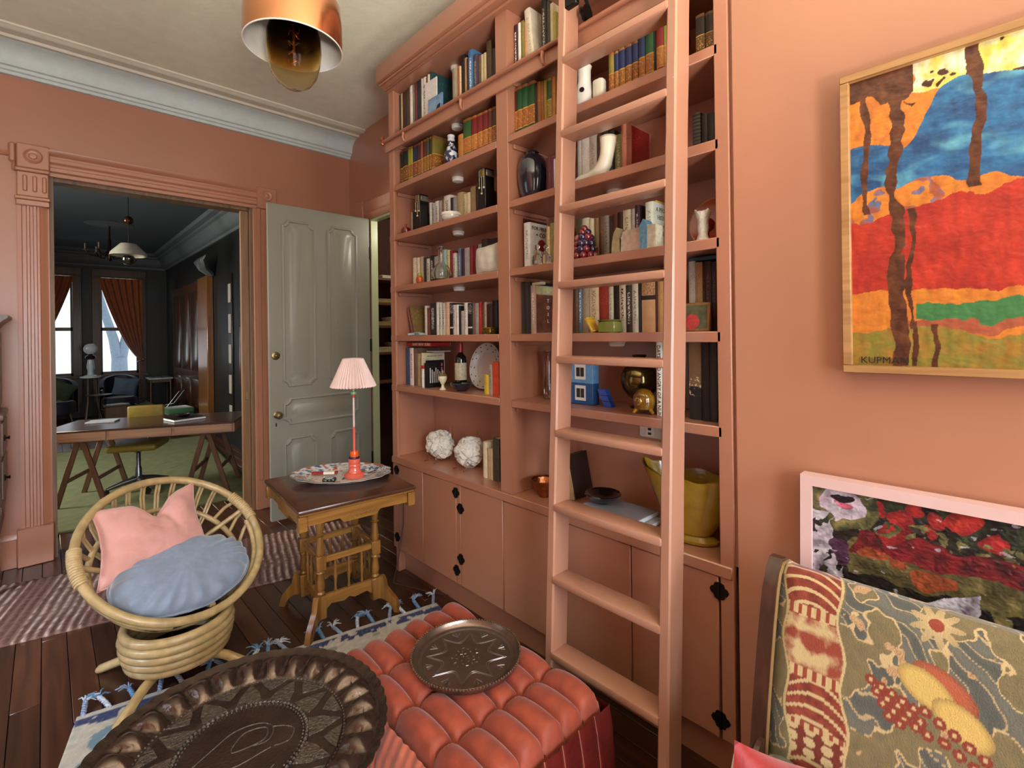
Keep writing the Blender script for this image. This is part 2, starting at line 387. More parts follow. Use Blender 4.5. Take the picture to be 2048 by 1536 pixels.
bu = tag(MB().lathe([(0, 0), (.02, .006), (.03, .03), (.022, .055), (.014, .07), (.014, .10), (0, .10)], 16, Matrix.Translation((2.80, 3.85, 2.80))).build('closet_bulb', plain('bulb_glass', '#e8dcc0', .3), loc=(2.80, 3.85, 2.80)), 'bare bulb on the closet ceiling', 'bulb')
MB().lathe([(.016, .06), (.016, .10), (0, .10)], 12, Matrix.Translation((2.80, 3.85, 2.80))).build('socket', plain('bulb_socket', '#2a2420', .5), bu)
bl_ = bpy.data.lights.new('closet_bulb_light', 'POINT'); bl_.energy = 14; bl_.color = (1, .93, .72); bl_.shadow_soft_size = .04
blo = bpy.data.objects.new('closet_bulb_light', bl_); COL.objects.link(blo); blo.location = (2.80, 3.85, 2.74)
cbx = [('#cdbf9a', 2.50, 4.62, 1.426, .05), ('#8f7a58', 2.68, 4.62, 1.426, .10), ('#b49a62', 2.49, 4.62, 1.706, .04), ('#cfc6ae', 2.66, 4.63, 1.706, .09), ('#a88f66', 2.50, 4.62, 1.946, .04), ('#d8d2c4', 2.56, 4.62, 2.206, .03)]
for k, (c, xx, yy, zz, hh) in enumerate(cbx):
    b_ = MB().rbox(xx, xx + .17, yy, yy + .20, zz, zz + hh, .004).build('storage_box', plain('closet_box_%d' % k, c, .7), loc=(xx + .085, yy + .10, zz))
    MB().rbox(xx - .003, xx + .173, yy - .003, yy + .203, zz + hh * .7, zz + hh + .002, .003).build('lid', plain('closet_box_lid_%d' % k, c, .6), b_)
    tag(b_, ['flat cream box on lowest visible closet shelf', 'taller brown box on lowest visible closet shelf', 'thin tan box on second closet shelf', 'pale box standing on second closet shelf', 'slim brown box on third closet shelf', 'very flat white box on top closet shelf'][k], 'box', 'boxes in the dark closet')

# grey panelled door, opened flat against the back wall
M_door = painted('grey_door_paint', '#8c8a7d', .38)
DX0, DX1, DY = 1.372, 2.30, 4.40
dr = struct(MB().rbox(DX0, DX1, DY, DY + .042, .03, 2.745, .003).build('door_1', M_door, loc=(DX1, DY, 0)))
tag(dr, 'tall grey panelled door standing open by the doorway')
def chamf(x0, x1, z0, z1, c): return [(x0 + c, z0), (x1 - c, z0), (x1 - c, z0 + c * .35), (x1 - c * .35, z0 + c), (x1, z0 + c), (x1, z1 - c), (x1 - c * .35, z1 - c), (x1 - c, z1 - c * .35), (x1 - c, z1), (x0 + c, z1), (x0 + c, z1 - c * .35), (x0 + c * .35, z1 - c), (x0, z1 - c), (x0, z0 + c), (x0 + c * .35, z0 + c), (x0 + c, z0 + c * .35)]
def panel(x0, x1, z0, z1):
    m = MB()
    T = Matrix(((1, 0, 0, 0), (0, 0, 1, 0), (0, 1, 0, 0), (0, 0, 0, 1)))
    # raised moulding ring and sunken bevelled field
    rings = [(0, DY), (.006, DY - .010), (.018, DY - .012), (.026, DY - .002), (.06, DY - .001), (.075, DY - .008)]
    vs = []; n = 16
    for ins, y in rings:
        vs += [(a, y, b2) for a, b2 in chamf(x0 + ins, x1 - ins, z0 + ins, z1 - ins, .045)]
    fs = [(r * n + i, r * n + (i + 1) % n, (r + 1) * n + (i + 1) % n, (r + 1) * n + i) for r in range(len(rings) - 1) for i in range(n)] + [tuple((len(rings) - 1) * n + i for i in range(n))]
    m.add(vs, fs); return m.build('panel', M_door, dr)
for a in ((1.475, 1.775, 1.165, 2.62), (1.875, 2.175, 1.165, 2.62), (1.475, 2.175, .835, 1.075), (1.475, 1.775, .16, .73), (1.875, 2.175, .16, .73)): panel(*a)
MBr = plain('aged_brass', '#8d7a52', .32, .95, var=.15)
kn = MB().lathe([(.03, 0), (.03, .006), (.012, .01), (.012, .035), (.028, .045), (.031, .06), (.022, .072), (0, .075)], 20, Matrix.Translation((1.425, DY, .935)) @ Matrix.Rotation(PI / 2, 4, 'X')).build('knob', MBr, dr)
MB().lathe([(.035, 0), (.035, .004), (.026, .009), (.012, .009), (.008, .02), (0, .022)], 20, Matrix.Translation((1.42, DY, 1.44)) @ Matrix.Rotation(PI / 2, 4, 'X')).build('deadbolt_plate', MBr, dr)
MB().rbox(1.412, 1.422, DY - .004, DY, .835, .865, .002).build('keyhole_cover', plain('dark_iron', '#241d18', .5, .6), dr)
for z in (.35, 1.45, 2.35): MB().rbox(DX1 - .006, DX1 + .012, DY - .004, DY + .03, z, z + .12, .003).build('hinge', plain('dark_iron', '#241d18', .5, .6), dr)
# ================================================================ built-in bookcase
M_case = painted('bookcase_paint', '#a97157', .42)
SHELF = {'A': 2.93, 'B': 2.606, 'C': 2.274, 'D': 1.93, 'E': 1.60, 'F': 1.266}
bc = thing('built_in_bookcase', (1.85, 1.82, 0), 'coral painted built-in bookcase with cupboards below along the wall', 'bookcase')
MB().box(2.01, 2.03, .69, 2.96, 0, 3.39).build('back_panel', M_case, bc)
MB().rbox(1.715, 2.01, 2.915, 2.96, .785, 3.25, .002).rbox(1.70, 1.72, 2.90, 2.96, .17, 3.25, .003).box(1.72, 2.01, 2.93, 2.96, 0, .785).build('side_panel', M_case, bc)
MB().rbox(1.715, 2.01, .675, .72, .785, 3.25, .002).rbox(1.70, 1.72, .685, .735, .17, 3.25, .003).box(1.72, 2.01, .69, .715, 0, .785).build('side_panel', M_case, bc)
MB().rbox(1.70, 2.01, 1.785, 1.873, .785, 3.25, .003).build('divider', M_case, bc)
MB().rbox(1.70, 2.03, .685, 2.96, 3.25, 3.275, .002).build('top_board', M_case, bc)
for bay, (ya, yb, yn) in {'L': (1.873, 2.915, 2.962), 'R': (.72, 1.785, 1.785)}.items():
    for k, z in SHELF.items():
        m = MB().rbox(1.70, 2.01, ya + .001, yb - .001, z - .038, z, .003)
        if bay == 'L': m.rbox(1.698, 1.716, yb - .02, yn, z - .038, z, .003)
        else: m.rbox(1.70, 1.714, .686, .74, z - .036, z - .002, .002) if False else None
        m.build('shelf', M_case, bc)
        yc = yb - .014 if bay == 'L' else yb - .014
        MB().rbox(1.73, 1.97, yb - .016, yb - .001, z - .062, z - .039, .003).build('cleat', M_case, bc)
MB().rbox(1.692, 2.01, .69, 2.962, .741, .785, .004).build('countertop', M_case, bc)
MB().rbox(1.61, 1.71, .66, 2.965, 3.285, 3.40, .008, 2).rbox(1.63, 1.715, .66, 2.962, 3.262, 3.286, .006).rbox(1.672, 1.715, .66, 2.96, 3.245, 3.263, .006).box(1.71, 2.03, .69, 2.96, 3.275, 3.40).build('crown', M_case, bc)
MB().rbox(1.687, 1.702, .69, 2.985, 2.842, 2.935, .003).build('rail_board', M_case, bc)
MB().box(1.77, 2.01, .69, 2.96, 0, .172).build('kick_board', M_case, bc)
MB().box(1.724, 1.728, .72, 2.93, .165, .74).build('cupboard_front', plain('cupboard_gap_shadow_line', '#4a2a20', .8), bc)
M_iron = plain('black_iron', '#17120f', .45, .6)
doors = [(2.602, 2.896, 1), (2.258, 2.598, 0), (1.862, 2.213, 1), (1.482, 1.858, 0), (1.098, 1.478, 1), (.742, 1.094, 0)]
MB().rbox(1.70, 1.724, 2.216, 2.255, .168, .738, .002).build('stile', M_case, bc)
def leaf_hinge(y, z, parent, s=1.0):
    m = MB()
    for sg in (-1, 1):
        pts = [(.003, -.03), (.016, -.026), (.020, -.014), (.028, -.011), (.034, .0), (.028, .011), (.020, .014), (.016, .026), (.003, .03)]
        poly = [(y + sg * a * s, z + b * s) for a, b in pts]
        T = Matrix(((0, 0, 1, 1.696), (1, 0, 0, 0), (0, 1, 0, 0), (0, 0, 0, 1)))
        m.prism(poly, .004, T)
    m.tube([(1.695, y, z - .03 * s), (1.695, y, z + .03 * s)], .004, 8)
    return m.build('hinge', M_iron, parent)
hz = [(2.91, .697, .246), (2.256, .691, .245), (2.215, .609, .321), (1.481, .65, .28), (1.48, .58, .33), (.738, .689, .237)]
for (y0, y1, r), (hy, z1, z0) in zip(doors, hz):
    d = MB().rbox(1.70, 1.722, y0, y1, .168, .738, .003).build('cupboard_door', M_case, bc)
    for z in (z0, z1): leaf_hinge(hy, z, d)
# ladder rail with brackets and finial
M_rod = painted('rail_rod_paint', '#a0654c', .4)
rod = MB().tube([(1.676, y, 2.917) for y in (2.99, 2.2, 1.4, .70)], .0115, 10).build('ladder_rail', M_rod, bc)
MB().lathe([(.0, -.012), (.012, -.01), (.015, 0), (.012, .008), (.008, .012), (.017, .022), (.012, .034), (.006, .05), (0, .056)], 14, Matrix.Translation((1.676, 3.0, 2.91))).build('finial', plain('copper_finial', '#b06a48', .3, .7), rod)
for y in (2.735, 2.135, 1.52, .90):
    m = MB(); m.tube([(1.690, y, 2.850), (1.678, y, 2.855), (1.672, y, 2.875), (1.676, y, 2.905)], [.006, .007, .008, .010], 8)
    m.rbox(1.684, 1.690, y - .012, y + .012, 2.845, 2.905, .003); m.build('bracket', M_rod, rod)

# small round battery lights under the shelves
M_puck = plain('puck_white_plastic', '#d9d3c6', .45); M_lens = plain('puck_lens', '#efeadd', .25)
pl_lab = {('L', 3.25): 'round white puck light under the very top board of left bay', ('L', 'A'): 'round white puck light under the board with the ladder rail', ('L', 'B'): 'round white puck light above the two black jewelled boxes', ('L', 'C'): 'round white puck light above the glass flask',
          ('L', 'D'): 'round white puck light above the row with the leaning olive book', ('R', 'B'): 'round white puck light between rungs above the ceramic house', ('R', 'C'): 'round white puck light above the ornate tan book behind the ladder', ('R', 'E'): 'round white puck light above the brass globe behind the ladder'}
for (bay, k), lab in pl_lab.items():
    z = 3.25 if k == 3.25 else SHELF[k] - .038
    y = 2.395 if bay == 'L' else 1.25
    t = thing("puck_light", (1.85, y, z - .024), lab, 'light', 'puck lights under the shelves')
    MB().lathe([(.034, .012), (.037, .014), (.037, .024), (0, .024)], 24).build('housing', M_puck, t, local=True)
    MB().lathe([(0, 0), (.03, .001), (.035, .006), (.034, .012), (0, .012)], 24).build('lens', M_lens, t, local=True)
    MB().tube([(0, .03, .018), (.02, .05, .02), (.03, .075, .0225)], .0015, 5).build('pull_cord', plain('pink_string', '#b98a78', .8), t, local=True)

# ================================================================ rolling ladder
M_lad = painted('ladder_paint', '#ac7a62', .45, wear=.695, bmp=.12)
ld = thing('library_ladder', (1.46, 1.07, 0), 'coral painted wooden library ladder leaning on the bookcase rail', 'ladder')
LX = lambda z: 1.425 + .05 * z
def wob(a, b): return (noise.noise(Vector((a, b, 0))) * .0022)
for y0, y1 in ((1.297, 1.337), (.797, .837)):
    m = MB(); Z = [k * .1 for k in range(31)] + [3.08]
    # chamfered section with slightly worn, uneven edges
    sec = [(0, y0 + .006), (.006, y0), (.089, y0), (.093, y0 + .004), (.093, y1 - .004), (.089, y1), (.006, y1), (0, y1 - .006)]
    n = len(sec)
    vs = [(LX(z) + a + wob(z * 5, k), b + wob(z * 5 + 9, k * 3), z) for z in Z for k, (a, b) in enumerate(sec)]
    fs = [(i * n + k, i * n + (k + 1) % n, (i + 1) * n + (k + 1) % n, (i + 1) * n + k) for i in range(len(Z) - 1) for k in range(n)] + [tuple(range(n)), tuple((len(Z) - 1) * n + k for k in range(n))]
    m.add(vs, fs).build('rail', M_lad, ld, smooth=30)
for z in (.335, .63, .915, 1.212, 1.508, 1.812, 2.124, 2.438, 2.748):
    x = LX(z) - .006
    MB().rbox(x, x + .093, .830, 1.304, z - .030, z, .007, 2).build('rung', M_lad, ld)
for y in (1.26, .87):
    m = MB(); m.tube([(1.60, y, 3.0), (1.66, y, 3.02), (1.70, y, 2.97), (1.70, y, 2.93)], .008, 8)
    m.lathe([(.03, -.011), (.026, -.006), (.026, .006), (.03, .011)], 20, Matrix.Translation((1.664, y - .0, 2.955)) @ Matrix.Rotation(PI / 2, 4, 'X'))
    m.rbox(1.573, 1.60, y - .02, y + .04, 2.95, 3.05, .004)
    m.build('roller_hook', M_iron, ld)
for y0 in (1.302, .802): MB().rbox(1.42, 1.53, y0, y0 + .03, 0, .02, .006).build('foot_pad', plain('black_rubber', '#15120f', .8), ld)
# ================================================================ books: y from, y to, height, colour, spine style, ink, lean
BOOKS = {
 'L0': ('A', 1.75, [
  (2.959,2.9,0.304,'2f4a4c','p','000000',0), (2.9,2.881,0.296,'24403f','p','000000',0), (2.881,2.859,0.298,'b59a74','p','000000',0),
  (2.858,2.818,0.295,'3b2a20','p','000000',0), (2.818,2.77,0.294,'46372b','p','000000',0), (2.769,2.734,0.307,'e6ddd0','p','000000',0),
  (2.734,2.711,0.301,'776a5c','p','000000',0), (2.711,2.68,0.295,'6e3230','p','000000',0), (2.68,2.657,0.304,'1d2530','p','000000',0),
  (2.657,2.635,0.305,'2a2c30','p','000000',0), (2.634,2.614,0.304,'c9c3b6','p','000000',0), (2.612,2.579,0.301,'e9e2d6','t','202020',0),
  (2.579,2.561,0.293,'7a4a32','p','000000',0), (2.561,2.536,0.301,'efe8dc','p','000000',0), (2.536,2.513,0.307,'27474a','p','000000',0),
  (2.305,2.26,0.231,'a59780','p','000000',0), (2.258,2.241,0.232,'a86a44','p','000000',0), (2.241,2.221,0.224,'d8b48c','p','000000',0),
  (2.218,2.187,0.277,'14161a','p','000000',0), (2.188,2.17,0.253,'b98558','p','000000',0), (2.17,2.156,0.241,'2b2a2e','p','000000',0),
  (2.155,2.113,0.276,'3f74a0','t','e8eef2',0), (2.112,2.071,0.233,'4a3b4a','t','9a8a94',0), (2.07,2.047,0.211,'5b4136','p','000000',0),
  (2.046,2.025,0.208,'b7a67e','p','000000',0), (2.025,2.0,0.208,'b9a880','p','000000',0), (1.998,1.956,0.256,'4b3a26','p','000000',0),
  (1.955,1.926,0.201,'2b211a','p','000000',0),
 ]),
 'R0': ('A', 1.75, [
  (1.804,1.755,0.247,'3b2230','t','e5dfd8',0), (1.753,1.732,0.244,'e8e0d0','p','000000',0), (1.732,1.709,0.245,'7c7434','p','000000',0),
  (1.709,1.683,0.231,'c9986c','p','000000',0), (1.676,1.636,0.29,'e6dcc4','t','b9a890',6), (1.591,1.559,0.278,'26262a','t','c9c9c9',0),
  (1.558,1.536,0.259,'3a3630','p','000000',0), (1.534,1.516,0.239,'cfc39c','p','000000',0), (1.516,1.499,0.189,'a7a052','p','000000',0),
 ]),
 'L1': ('B', 1.75, [
  (2.931,2.868,0.232,'1d241c','e','6a3f22',0), (2.866,2.804,0.239,'17201a','e','6a3f22',0), (2.802,2.768,0.236,'8f8a2c','e','8a5a24',0),
  (2.767,2.744,0.234,'9a922c','e','8a5a24',0), (2.741,2.696,0.233,'212a48','e','7e3e22',0), (2.695,2.653,0.232,'3f2626','e','8a4a24',0),
  (2.651,2.625,0.233,'8c4a32','e','9a6a34',0), (2.623,2.588,0.234,'5e1f1e','e','8f5a2a',0), (2.587,2.557,0.235,'3e4a3a','e','8a5a24',0),
  (2.556,2.529,0.233,'2f2a20','e','8a5a24',0), (2.528,2.496,0.23,'7a6a2c','e','8a5226',0), (2.257,2.211,0.154,'b87a3a','p','000000',0),
  (2.208,2.139,0.226,'2f5a2c','e','b0662c',0), (2.137,2.087,0.222,'7a2020','e','b87236',0), (2.086,2.04,0.219,'7a2424','e','b06a32',0),
  (2.039,1.995,0.217,'6e2422','e','a8622e',0), (1.994,1.963,0.215,'5c2a1e','e','94562a',0), (1.962,1.927,0.214,'4c2a1a','e','8a5028',0),
 ]),
 'R1': ('B', 1.75, [
  (1.791,1.767,0.252,'4a2018','e','a8642c',0), (1.766,1.731,0.251,'1f4a28','e','9a5a2a',0), (1.73,1.69,0.249,'22522c','e','9a5a2a',0),
  (1.689,1.642,0.244,'1f4a28','e','9a5a2a',0), (1.64,1.626,0.224,'3a2418','p','000000',0), (1.625,1.601,0.221,'8a5228','p','000000',0),
  (1.6,1.582,0.217,'9a5a28','p','000000',0), (1.58,1.563,0.215,'9a8a2c','p','000000',0), (1.562,1.531,0.215,'2c4a24','e','8a7a2c',0),
  (1.531,1.509,0.209,'a8682e','p','000000',0),
 ]),
 'R1b': ('B', 1.75, [
  (1.206,1.179,0.183,'8a7a34','e','9a5a2c',0), (1.178,1.157,0.181,'1c2a5c','e','9a6432',0), (1.156,1.126,0.184,'1c2a5c','e','9a6432',0),
  (1.125,1.093,0.184,'1b2858','e','96602e',0), (1.092,1.064,0.184,'1c2a5c','e','8a5228',0), (1.062,1.032,0.198,'1c2f62','e','a06a34',0),
  (1.03,0.993,0.201,'1f5a32','e','a06a34',0), (0.992,0.984,0.194,'1e1712','p','000000',0), (0.982,0.95,0.215,'8c2222','e','b8763a',0),
  (0.949,0.932,0.21,'8f8a34','e','b07a38',0), (0.821,0.787,0.16,'2a1c12','e','6a4a24',0), (0.785,0.754,0.154,'2a1c12','e','6a4a24',0),
 ]),
 'L2': ('C', 1.83, [
  (2.964,2.91,0.19,'1a1614','p','000000',0), (2.909,2.881,0.172,'cbbfa8','p','000000',0), (2.88,2.847,0.173,'22201e','p','000000',0),
  (2.677,2.651,0.192,'d9d4ca','p','000000',0), (2.651,2.61,0.182,'b5b0a8','t','444444',0), (2.609,2.572,0.187,'dcd6ca','t','222222',0),
  (2.571,2.536,0.182,'a39c92','p','000000',0), (2.535,2.515,0.189,'7a5a44','p','000000',0), (2.513,2.447,0.2,'ded6c8','t','2a1a14',0),
  (2.446,2.423,0.176,'241c1a','p','000000',0), (2.421,2.382,0.168,'8d8f8e','p','000000',0), (2.377,2.32,0.189,'b09a6e','p','000000',0),
  (2.319,2.288,0.171,'c4b48a','t','5a7890',0), (2.287,2.251,0.172,'d6c79e','p','000000',0), (2.249,2.199,0.197,'9a8660','p','000000',0),
  (2.199,2.176,0.185,'3a2a20','p','000000',0),
 ]),
 'R2': ('C', 1.8, [
  (1.617,1.585,0.192,'5a2a34','p','000000',0), (1.584,1.569,0.188,'6a3440','p','000000',0), (1.568,1.557,0.177,'c9b8b4','p','000000',0),
 ]),
 'R2b': ('C', 1.83, [
  (1.444,1.419,0.233,'aaa39e','p','000000',0), (1.417,1.373,0.237,'d8d0c8','d','c23a28',0), (1.372,1.332,0.238,'c9c2b8','t','9a948c',0),
  (1.33,1.304,0.228,'5c3428','p','000000',0), (1.302,1.267,0.233,'2a1e1c','t','e0dcd8',0), (1.267,1.236,0.225,'241a18','t','c0bcb8',0),
  (1.235,1.196,0.197,'8f8a5c','t','d8cfa8',0), (1.194,1.147,0.218,'7c1c18','p','000000',0), (0.877,0.844,0.173,'5c5450','s','2a2624',0),
  (0.84,0.817,0.158,'211c18','p','000000',0), (0.817,0.791,0.154,'1b1714','p','000000',0),
 ]),
 'L3': ('D', 1.835, [
  (2.972,2.955,0.177,'8c8474','p','000000',0), (2.953,2.899,0.206,'d8c8a4','t','8a7a5c',0), (2.893,2.852,0.201,'ddd2b4','p','000000',0),
  (2.851,2.808,0.197,'e0d6ba','t','9a8a60',0), (2.807,2.762,0.198,'b8a888','p','000000',0), (2.761,2.726,0.189,'35302a','p','000000',0),
  (2.725,2.687,0.176,'d4cec0','t','222222',0), (2.685,2.636,0.189,'2b2826','t','e8e4dc',0), (2.635,2.587,0.179,'b8b8b4','p','000000',0),
  (2.586,2.544,0.188,'a8aca8','p','000000',0), (2.543,2.504,0.21,'a8c4bc','p','000000',0), (2.503,2.467,0.202,'d6cc94','t','6a6a3a',0),
  (2.466,2.437,0.196,'8c2a24','p','000000',0), (2.436,2.402,0.175,'cfc8bc','t','777777',0), (2.385,2.352,0.198,'5a7088','t','c8d0d8',0),
  (2.351,2.322,0.19,'3c2434','p','000000',0), (2.319,2.272,0.191,'a9a49c','p','000000',0), (2.27,2.24,0.192,'8c3030','p','000000',0),
  (2.239,2.202,0.194,'7c1f22','p','000000',0), (2.194,2.159,0.195,'8d8f84','p','000000',0), (2.158,2.107,0.22,'3a2a2a','p','000000',0),
  (2.106,2.023,0.212,'2a2022','p','000000',0),
 ]),
 'R3': ('D', 1.8, [
  (1.827,1.808,0.24,'4a4442','t','d8d4cc',0), (1.806,1.776,0.269,'5a1f1c','p','000000',0), (1.622,1.599,0.198,'c8a878','p','000000',0),
  (1.597,1.582,0.213,'8a7a4a','p','000000',0),
 ]),
 'R3b': ('D', 1.84, [
  (1.465,1.428,0.215,'4a4a34','p','000000',0), (1.428,1.389,0.21,'cfc8ac','p','000000',0), (1.388,1.36,0.201,'d6cca8','p','000000',0),
  (1.36,1.333,0.199,'8a7250','p','000000',0), (1.332,1.308,0.201,'6a4632','p','000000',0), (1.308,1.277,0.2,'8f8a82','t','5a5650',0),
  (1.276,1.258,0.194,'3c2a20','p','000000',0), (1.258,1.232,0.199,'5c2e22','t','3a1c14',0), (1.232,1.205,0.202,'2e1c16','p','000000',0),
  (1.204,1.164,0.205,'d9d4bc','t','8a8468',0), (1.163,1.144,0.204,'a8a49c','p','000000',0), (1.143,1.12,0.216,'33222c','t','b8a8b0',0),
 ]),
 'L4': ('E', 1.8, [
  (2.703,2.675,0.191,'cfc6b4','p','000000',0), (2.674,2.642,0.177,'6e3c2c','p','000000',0), (2.64,2.574,0.204,'2c2826','t','d8d0c4',0),
  (2.571,2.544,0.208,'d9d6cc','p','000000',0), (2.543,2.509,0.201,'cfd0c0','t','4a4a44',0), (2.508,2.477,0.198,'c4c0b4','t','222222',0),
  (2.476,2.433,0.203,'d8b490','t','b08a64',0), (2.429,2.395,0.194,'191614','b','d8cfb8',0), (2.395,2.366,0.182,'cfc8c0','t','222222',0),
  (2.364,2.339,0.182,'e4ddd2','p','000000',0), (2.338,2.317,0.173,'1a1716','p','000000',0), (2.316,2.289,0.142,'a8a498','p','000000',0),
  (2.286,2.253,0.189,'ddd6ca','t','9a948a',0), (2.252,2.211,0.184,'1d1a1a','b','d8d4d0',0), (2.21,2.186,0.185,'6a5048','p','000000',0),
  (2.185,2.151,0.181,'a49488','p','000000',0), (2.15,2.125,0.185,'a82a24','p','000000',0), (2.124,2.104,0.176,'5c3428','p','000000',0),
  (2.103,2.082,0.183,'a8947c','p','000000',0), (2.081,2.032,0.169,'3c2018','p','000000',0), (2.031,1.99,0.188,'17151a','p','000000',0),
 ]),
 'R4': ('E', 1.78, [
  (1.801,1.765,0.265,'3a3c3a','p','000000',0), (1.765,1.73,0.263,'22211f','p','000000',0), (1.73,1.714,0.264,'2d2a26','p','000000',0),
 ]),
 'R4b': ('E', 1.81, [
  (1.456,1.433,0.222,'5a4a3a','p','000000',0), (1.433,1.412,0.225,'5c7488','t','e0e4e4',0), (1.411,1.371,0.232,'9a8a74','p','000000',0),
  (1.37,1.316,0.231,'cdb896','t','8a7450',0), (1.316,1.265,0.227,'8c2c1e','p','000000',0), (1.264,1.238,0.204,'cfc9bc','t','9a948a',0),
  (1.237,1.209,0.223,'1c1a18','p','000000',0), (1.208,1.175,0.226,'d6d0c0','t','1c1c1c',0), (1.174,1.144,0.203,'3a3634','t','e8e4dc',0),
  (1.144,1.114,0.21,'cfccbc','t','7a766a',0), (1.114,1.1,0.207,'2a2620','p','000000',0), (1.098,1.035,0.231,'c4976a','b','2a1c12',0),
  (1.035,1.024,0.226,'4a2416','p','000000',0), (1.024,0.999,0.229,'b98a54','p','000000',0), (0.89,0.863,0.272,'b4aca0','p','000000',0),
  (0.863,0.835,0.265,'a88a64','p','000000',0), (0.827,0.801,0.265,'2a161a','t','6e2e34',0), (0.8,0.783,0.261,'241418','t','6e2e34',0),
 ]),
 'L5': ('F', 1.775, [
  (2.954,2.906,0.257,'d8cfc4','s','7a2a24',0), (2.904,2.852,0.248,'2f4a66','p','000000',0), (2.85,2.803,0.249,'e0d4cc','t','c02a2a',0),
  (2.802,2.759,0.249,'6f5744','p','000000',0), (2.758,2.721,0.213,'a8946c','p','000000',0), (2.081,2.042,0.109,'d0b23a','p','000000',0),
  (2.04,2.011,0.167,'a8998a','t','6a5a4c',0), (2.01,1.958,0.183,'d8502a','p','000000',0),
 ]),
 'R5': ('F', 1.775, [
  (1.014,0.988,0.303,'e8e2d2','r','1c1c1c',0), (0.877,0.828,0.3,'7a5a3c','k','1d1a17',0), (0.827,0.798,0.298,'1a1917','p','000000',0),
  (0.797,0.769,0.296,'232120','p','000000',0),
 ]),
 'L6': ('G', 1.8, [
  (2.129,2.093,0.204,'d8c8a8','p','000000',0), (2.092,2.064,0.173,'b89a74','p','000000',0), (2.063,2.047,0.173,'cdb890','p','000000',0),
  (2.044,1.99,0.237,'4a443c','p','000000',0),
 ]),
}
M_page = plain('book_pages', '#d8cbb0', .9, var=.06, scale=40)
def book_mat(c, st='p', ink='000000'):
    key = 'book_%s_%s_%s' % (c, st, ink)
    if key in MATS: return MATS[key]
    m, nt, b = newmat(key); setspec(b, .45 if st == 'p' else .5, 0, .45); base = lin(c); ik = lin(ink)
    tc = nt.nodes.new('ShaderNodeTexCoord'); sep = nt.nodes.new('ShaderNodeSeparateXYZ'); nt.links.new(tc.outputs['Generated'], sep.inputs[0])
    z = sep.outputs[2]
    def gate(lo, hi):
        r = ramp(nt, [(0, (0, 0, 0, 1)), (lo, (1, 1, 1, 1)), (hi, (0, 0, 0, 1))], 'CONSTANT'); nt.links.new(z, r.inputs[0]); return r.outputs[0]
    def mul(a, b2):
        n = node(nt, 'ShaderNodeMath', operation='MULTIPLY'); nt.links.new(a, n.inputs[0]); nt.links.new(b2, n.inputs[1]); return n.outputs[0]
    def marks(scale, thr):
        mp = coords(nt, 'Object', scale); n = node(nt, 'ShaderNodeTexNoise', vals={'Scale': 1.0, 'Detail': 2.0}); nt.links.new(mp, n.inputs['Vector'])
        r = ramp(nt, [(thr, (0, 0, 0, 1)), (thr + .04, (1, 1, 1, 1))]); nt.links.new(n.outputs[0], r.inputs[0]); return r.outputs[0]
    n0 = node(nt, 'ShaderNodeTexNoise', vals={'Scale': 25.0, 'Detail': 4.0}); nt.links.new(tc.outputs['Object'], n0.inputs['Vector'])
    r0 = ramp(nt, [(.3, shade(base, .86)), (.7, shade(base, 1.1))]); nt.links.new(n0.outputs[0], r0.inputs[0]); col = r0.outputs[0]
    if st == 'p': col = mixc(nt, mul(marks((90, 260, 170), .60), gate(.55, .85)), col, shade(base, .45 if sum(base[:3]) > .5 else 2.6))
    elif st == 't':
        ry = ramp(nt, [(0, (0, 0, 0, 1)), (.30, (1, 1, 1, 1)), (.70, (0, 0, 0, 1))], 'CONSTANT'); nt.links.new(sep.outputs[1], ry.inputs[0])
        col = mixc(nt, mul(mul(marks((60, 150, 210), .5), gate(.18, .84)), ry.outputs[0]), col, ik)
    elif st == 'e':
        col = mixc(nt, gate(.16, .50), col, ik); col = mixc(nt, gate(.93, .99), col, ik)
        col = mixc(nt, mul(marks((120, 200, 130), .56), gate(.2, .46)), col, lin('d0a050')); col = mixc(nt, gate(.50, .52), col, lin('c8963c')); col = mixc(nt, gate(.14, .16), col, lin('c8963c'))
    elif st == 'b':
        lo = (.58, .66) if c == 'c4976a' else (.20, .25)
        col = mixc(nt, mul(marks((70, 180, 160), .5), gate(.66, .95)), col, shade(base, .5) if sum(base[:3]) > .3 else lin('9a948a')); col = mixc(nt, gate(*lo), col, ik)
    elif st == 's':
        wv = node(nt, 'ShaderNodeTexWave', bands_direction='Z', vals={'Scale': 22.0, 'Distortion': 2.0}); nt.links.new(tc.outputs['Object'], wv.inputs['Vector'])
        col = mixc(nt, wv.outputs['Color'], col, ik)
    elif st == 'k': col = mixc(nt, gate(.0, .42), col, ik); col = mixc(nt, mul(marks((120, 120, 120), .58), gate(.30, .56)), col, lin('c8b898'))
    nt.links.new(col, b.inputs['Base Color']); MATS[key] = m; return m
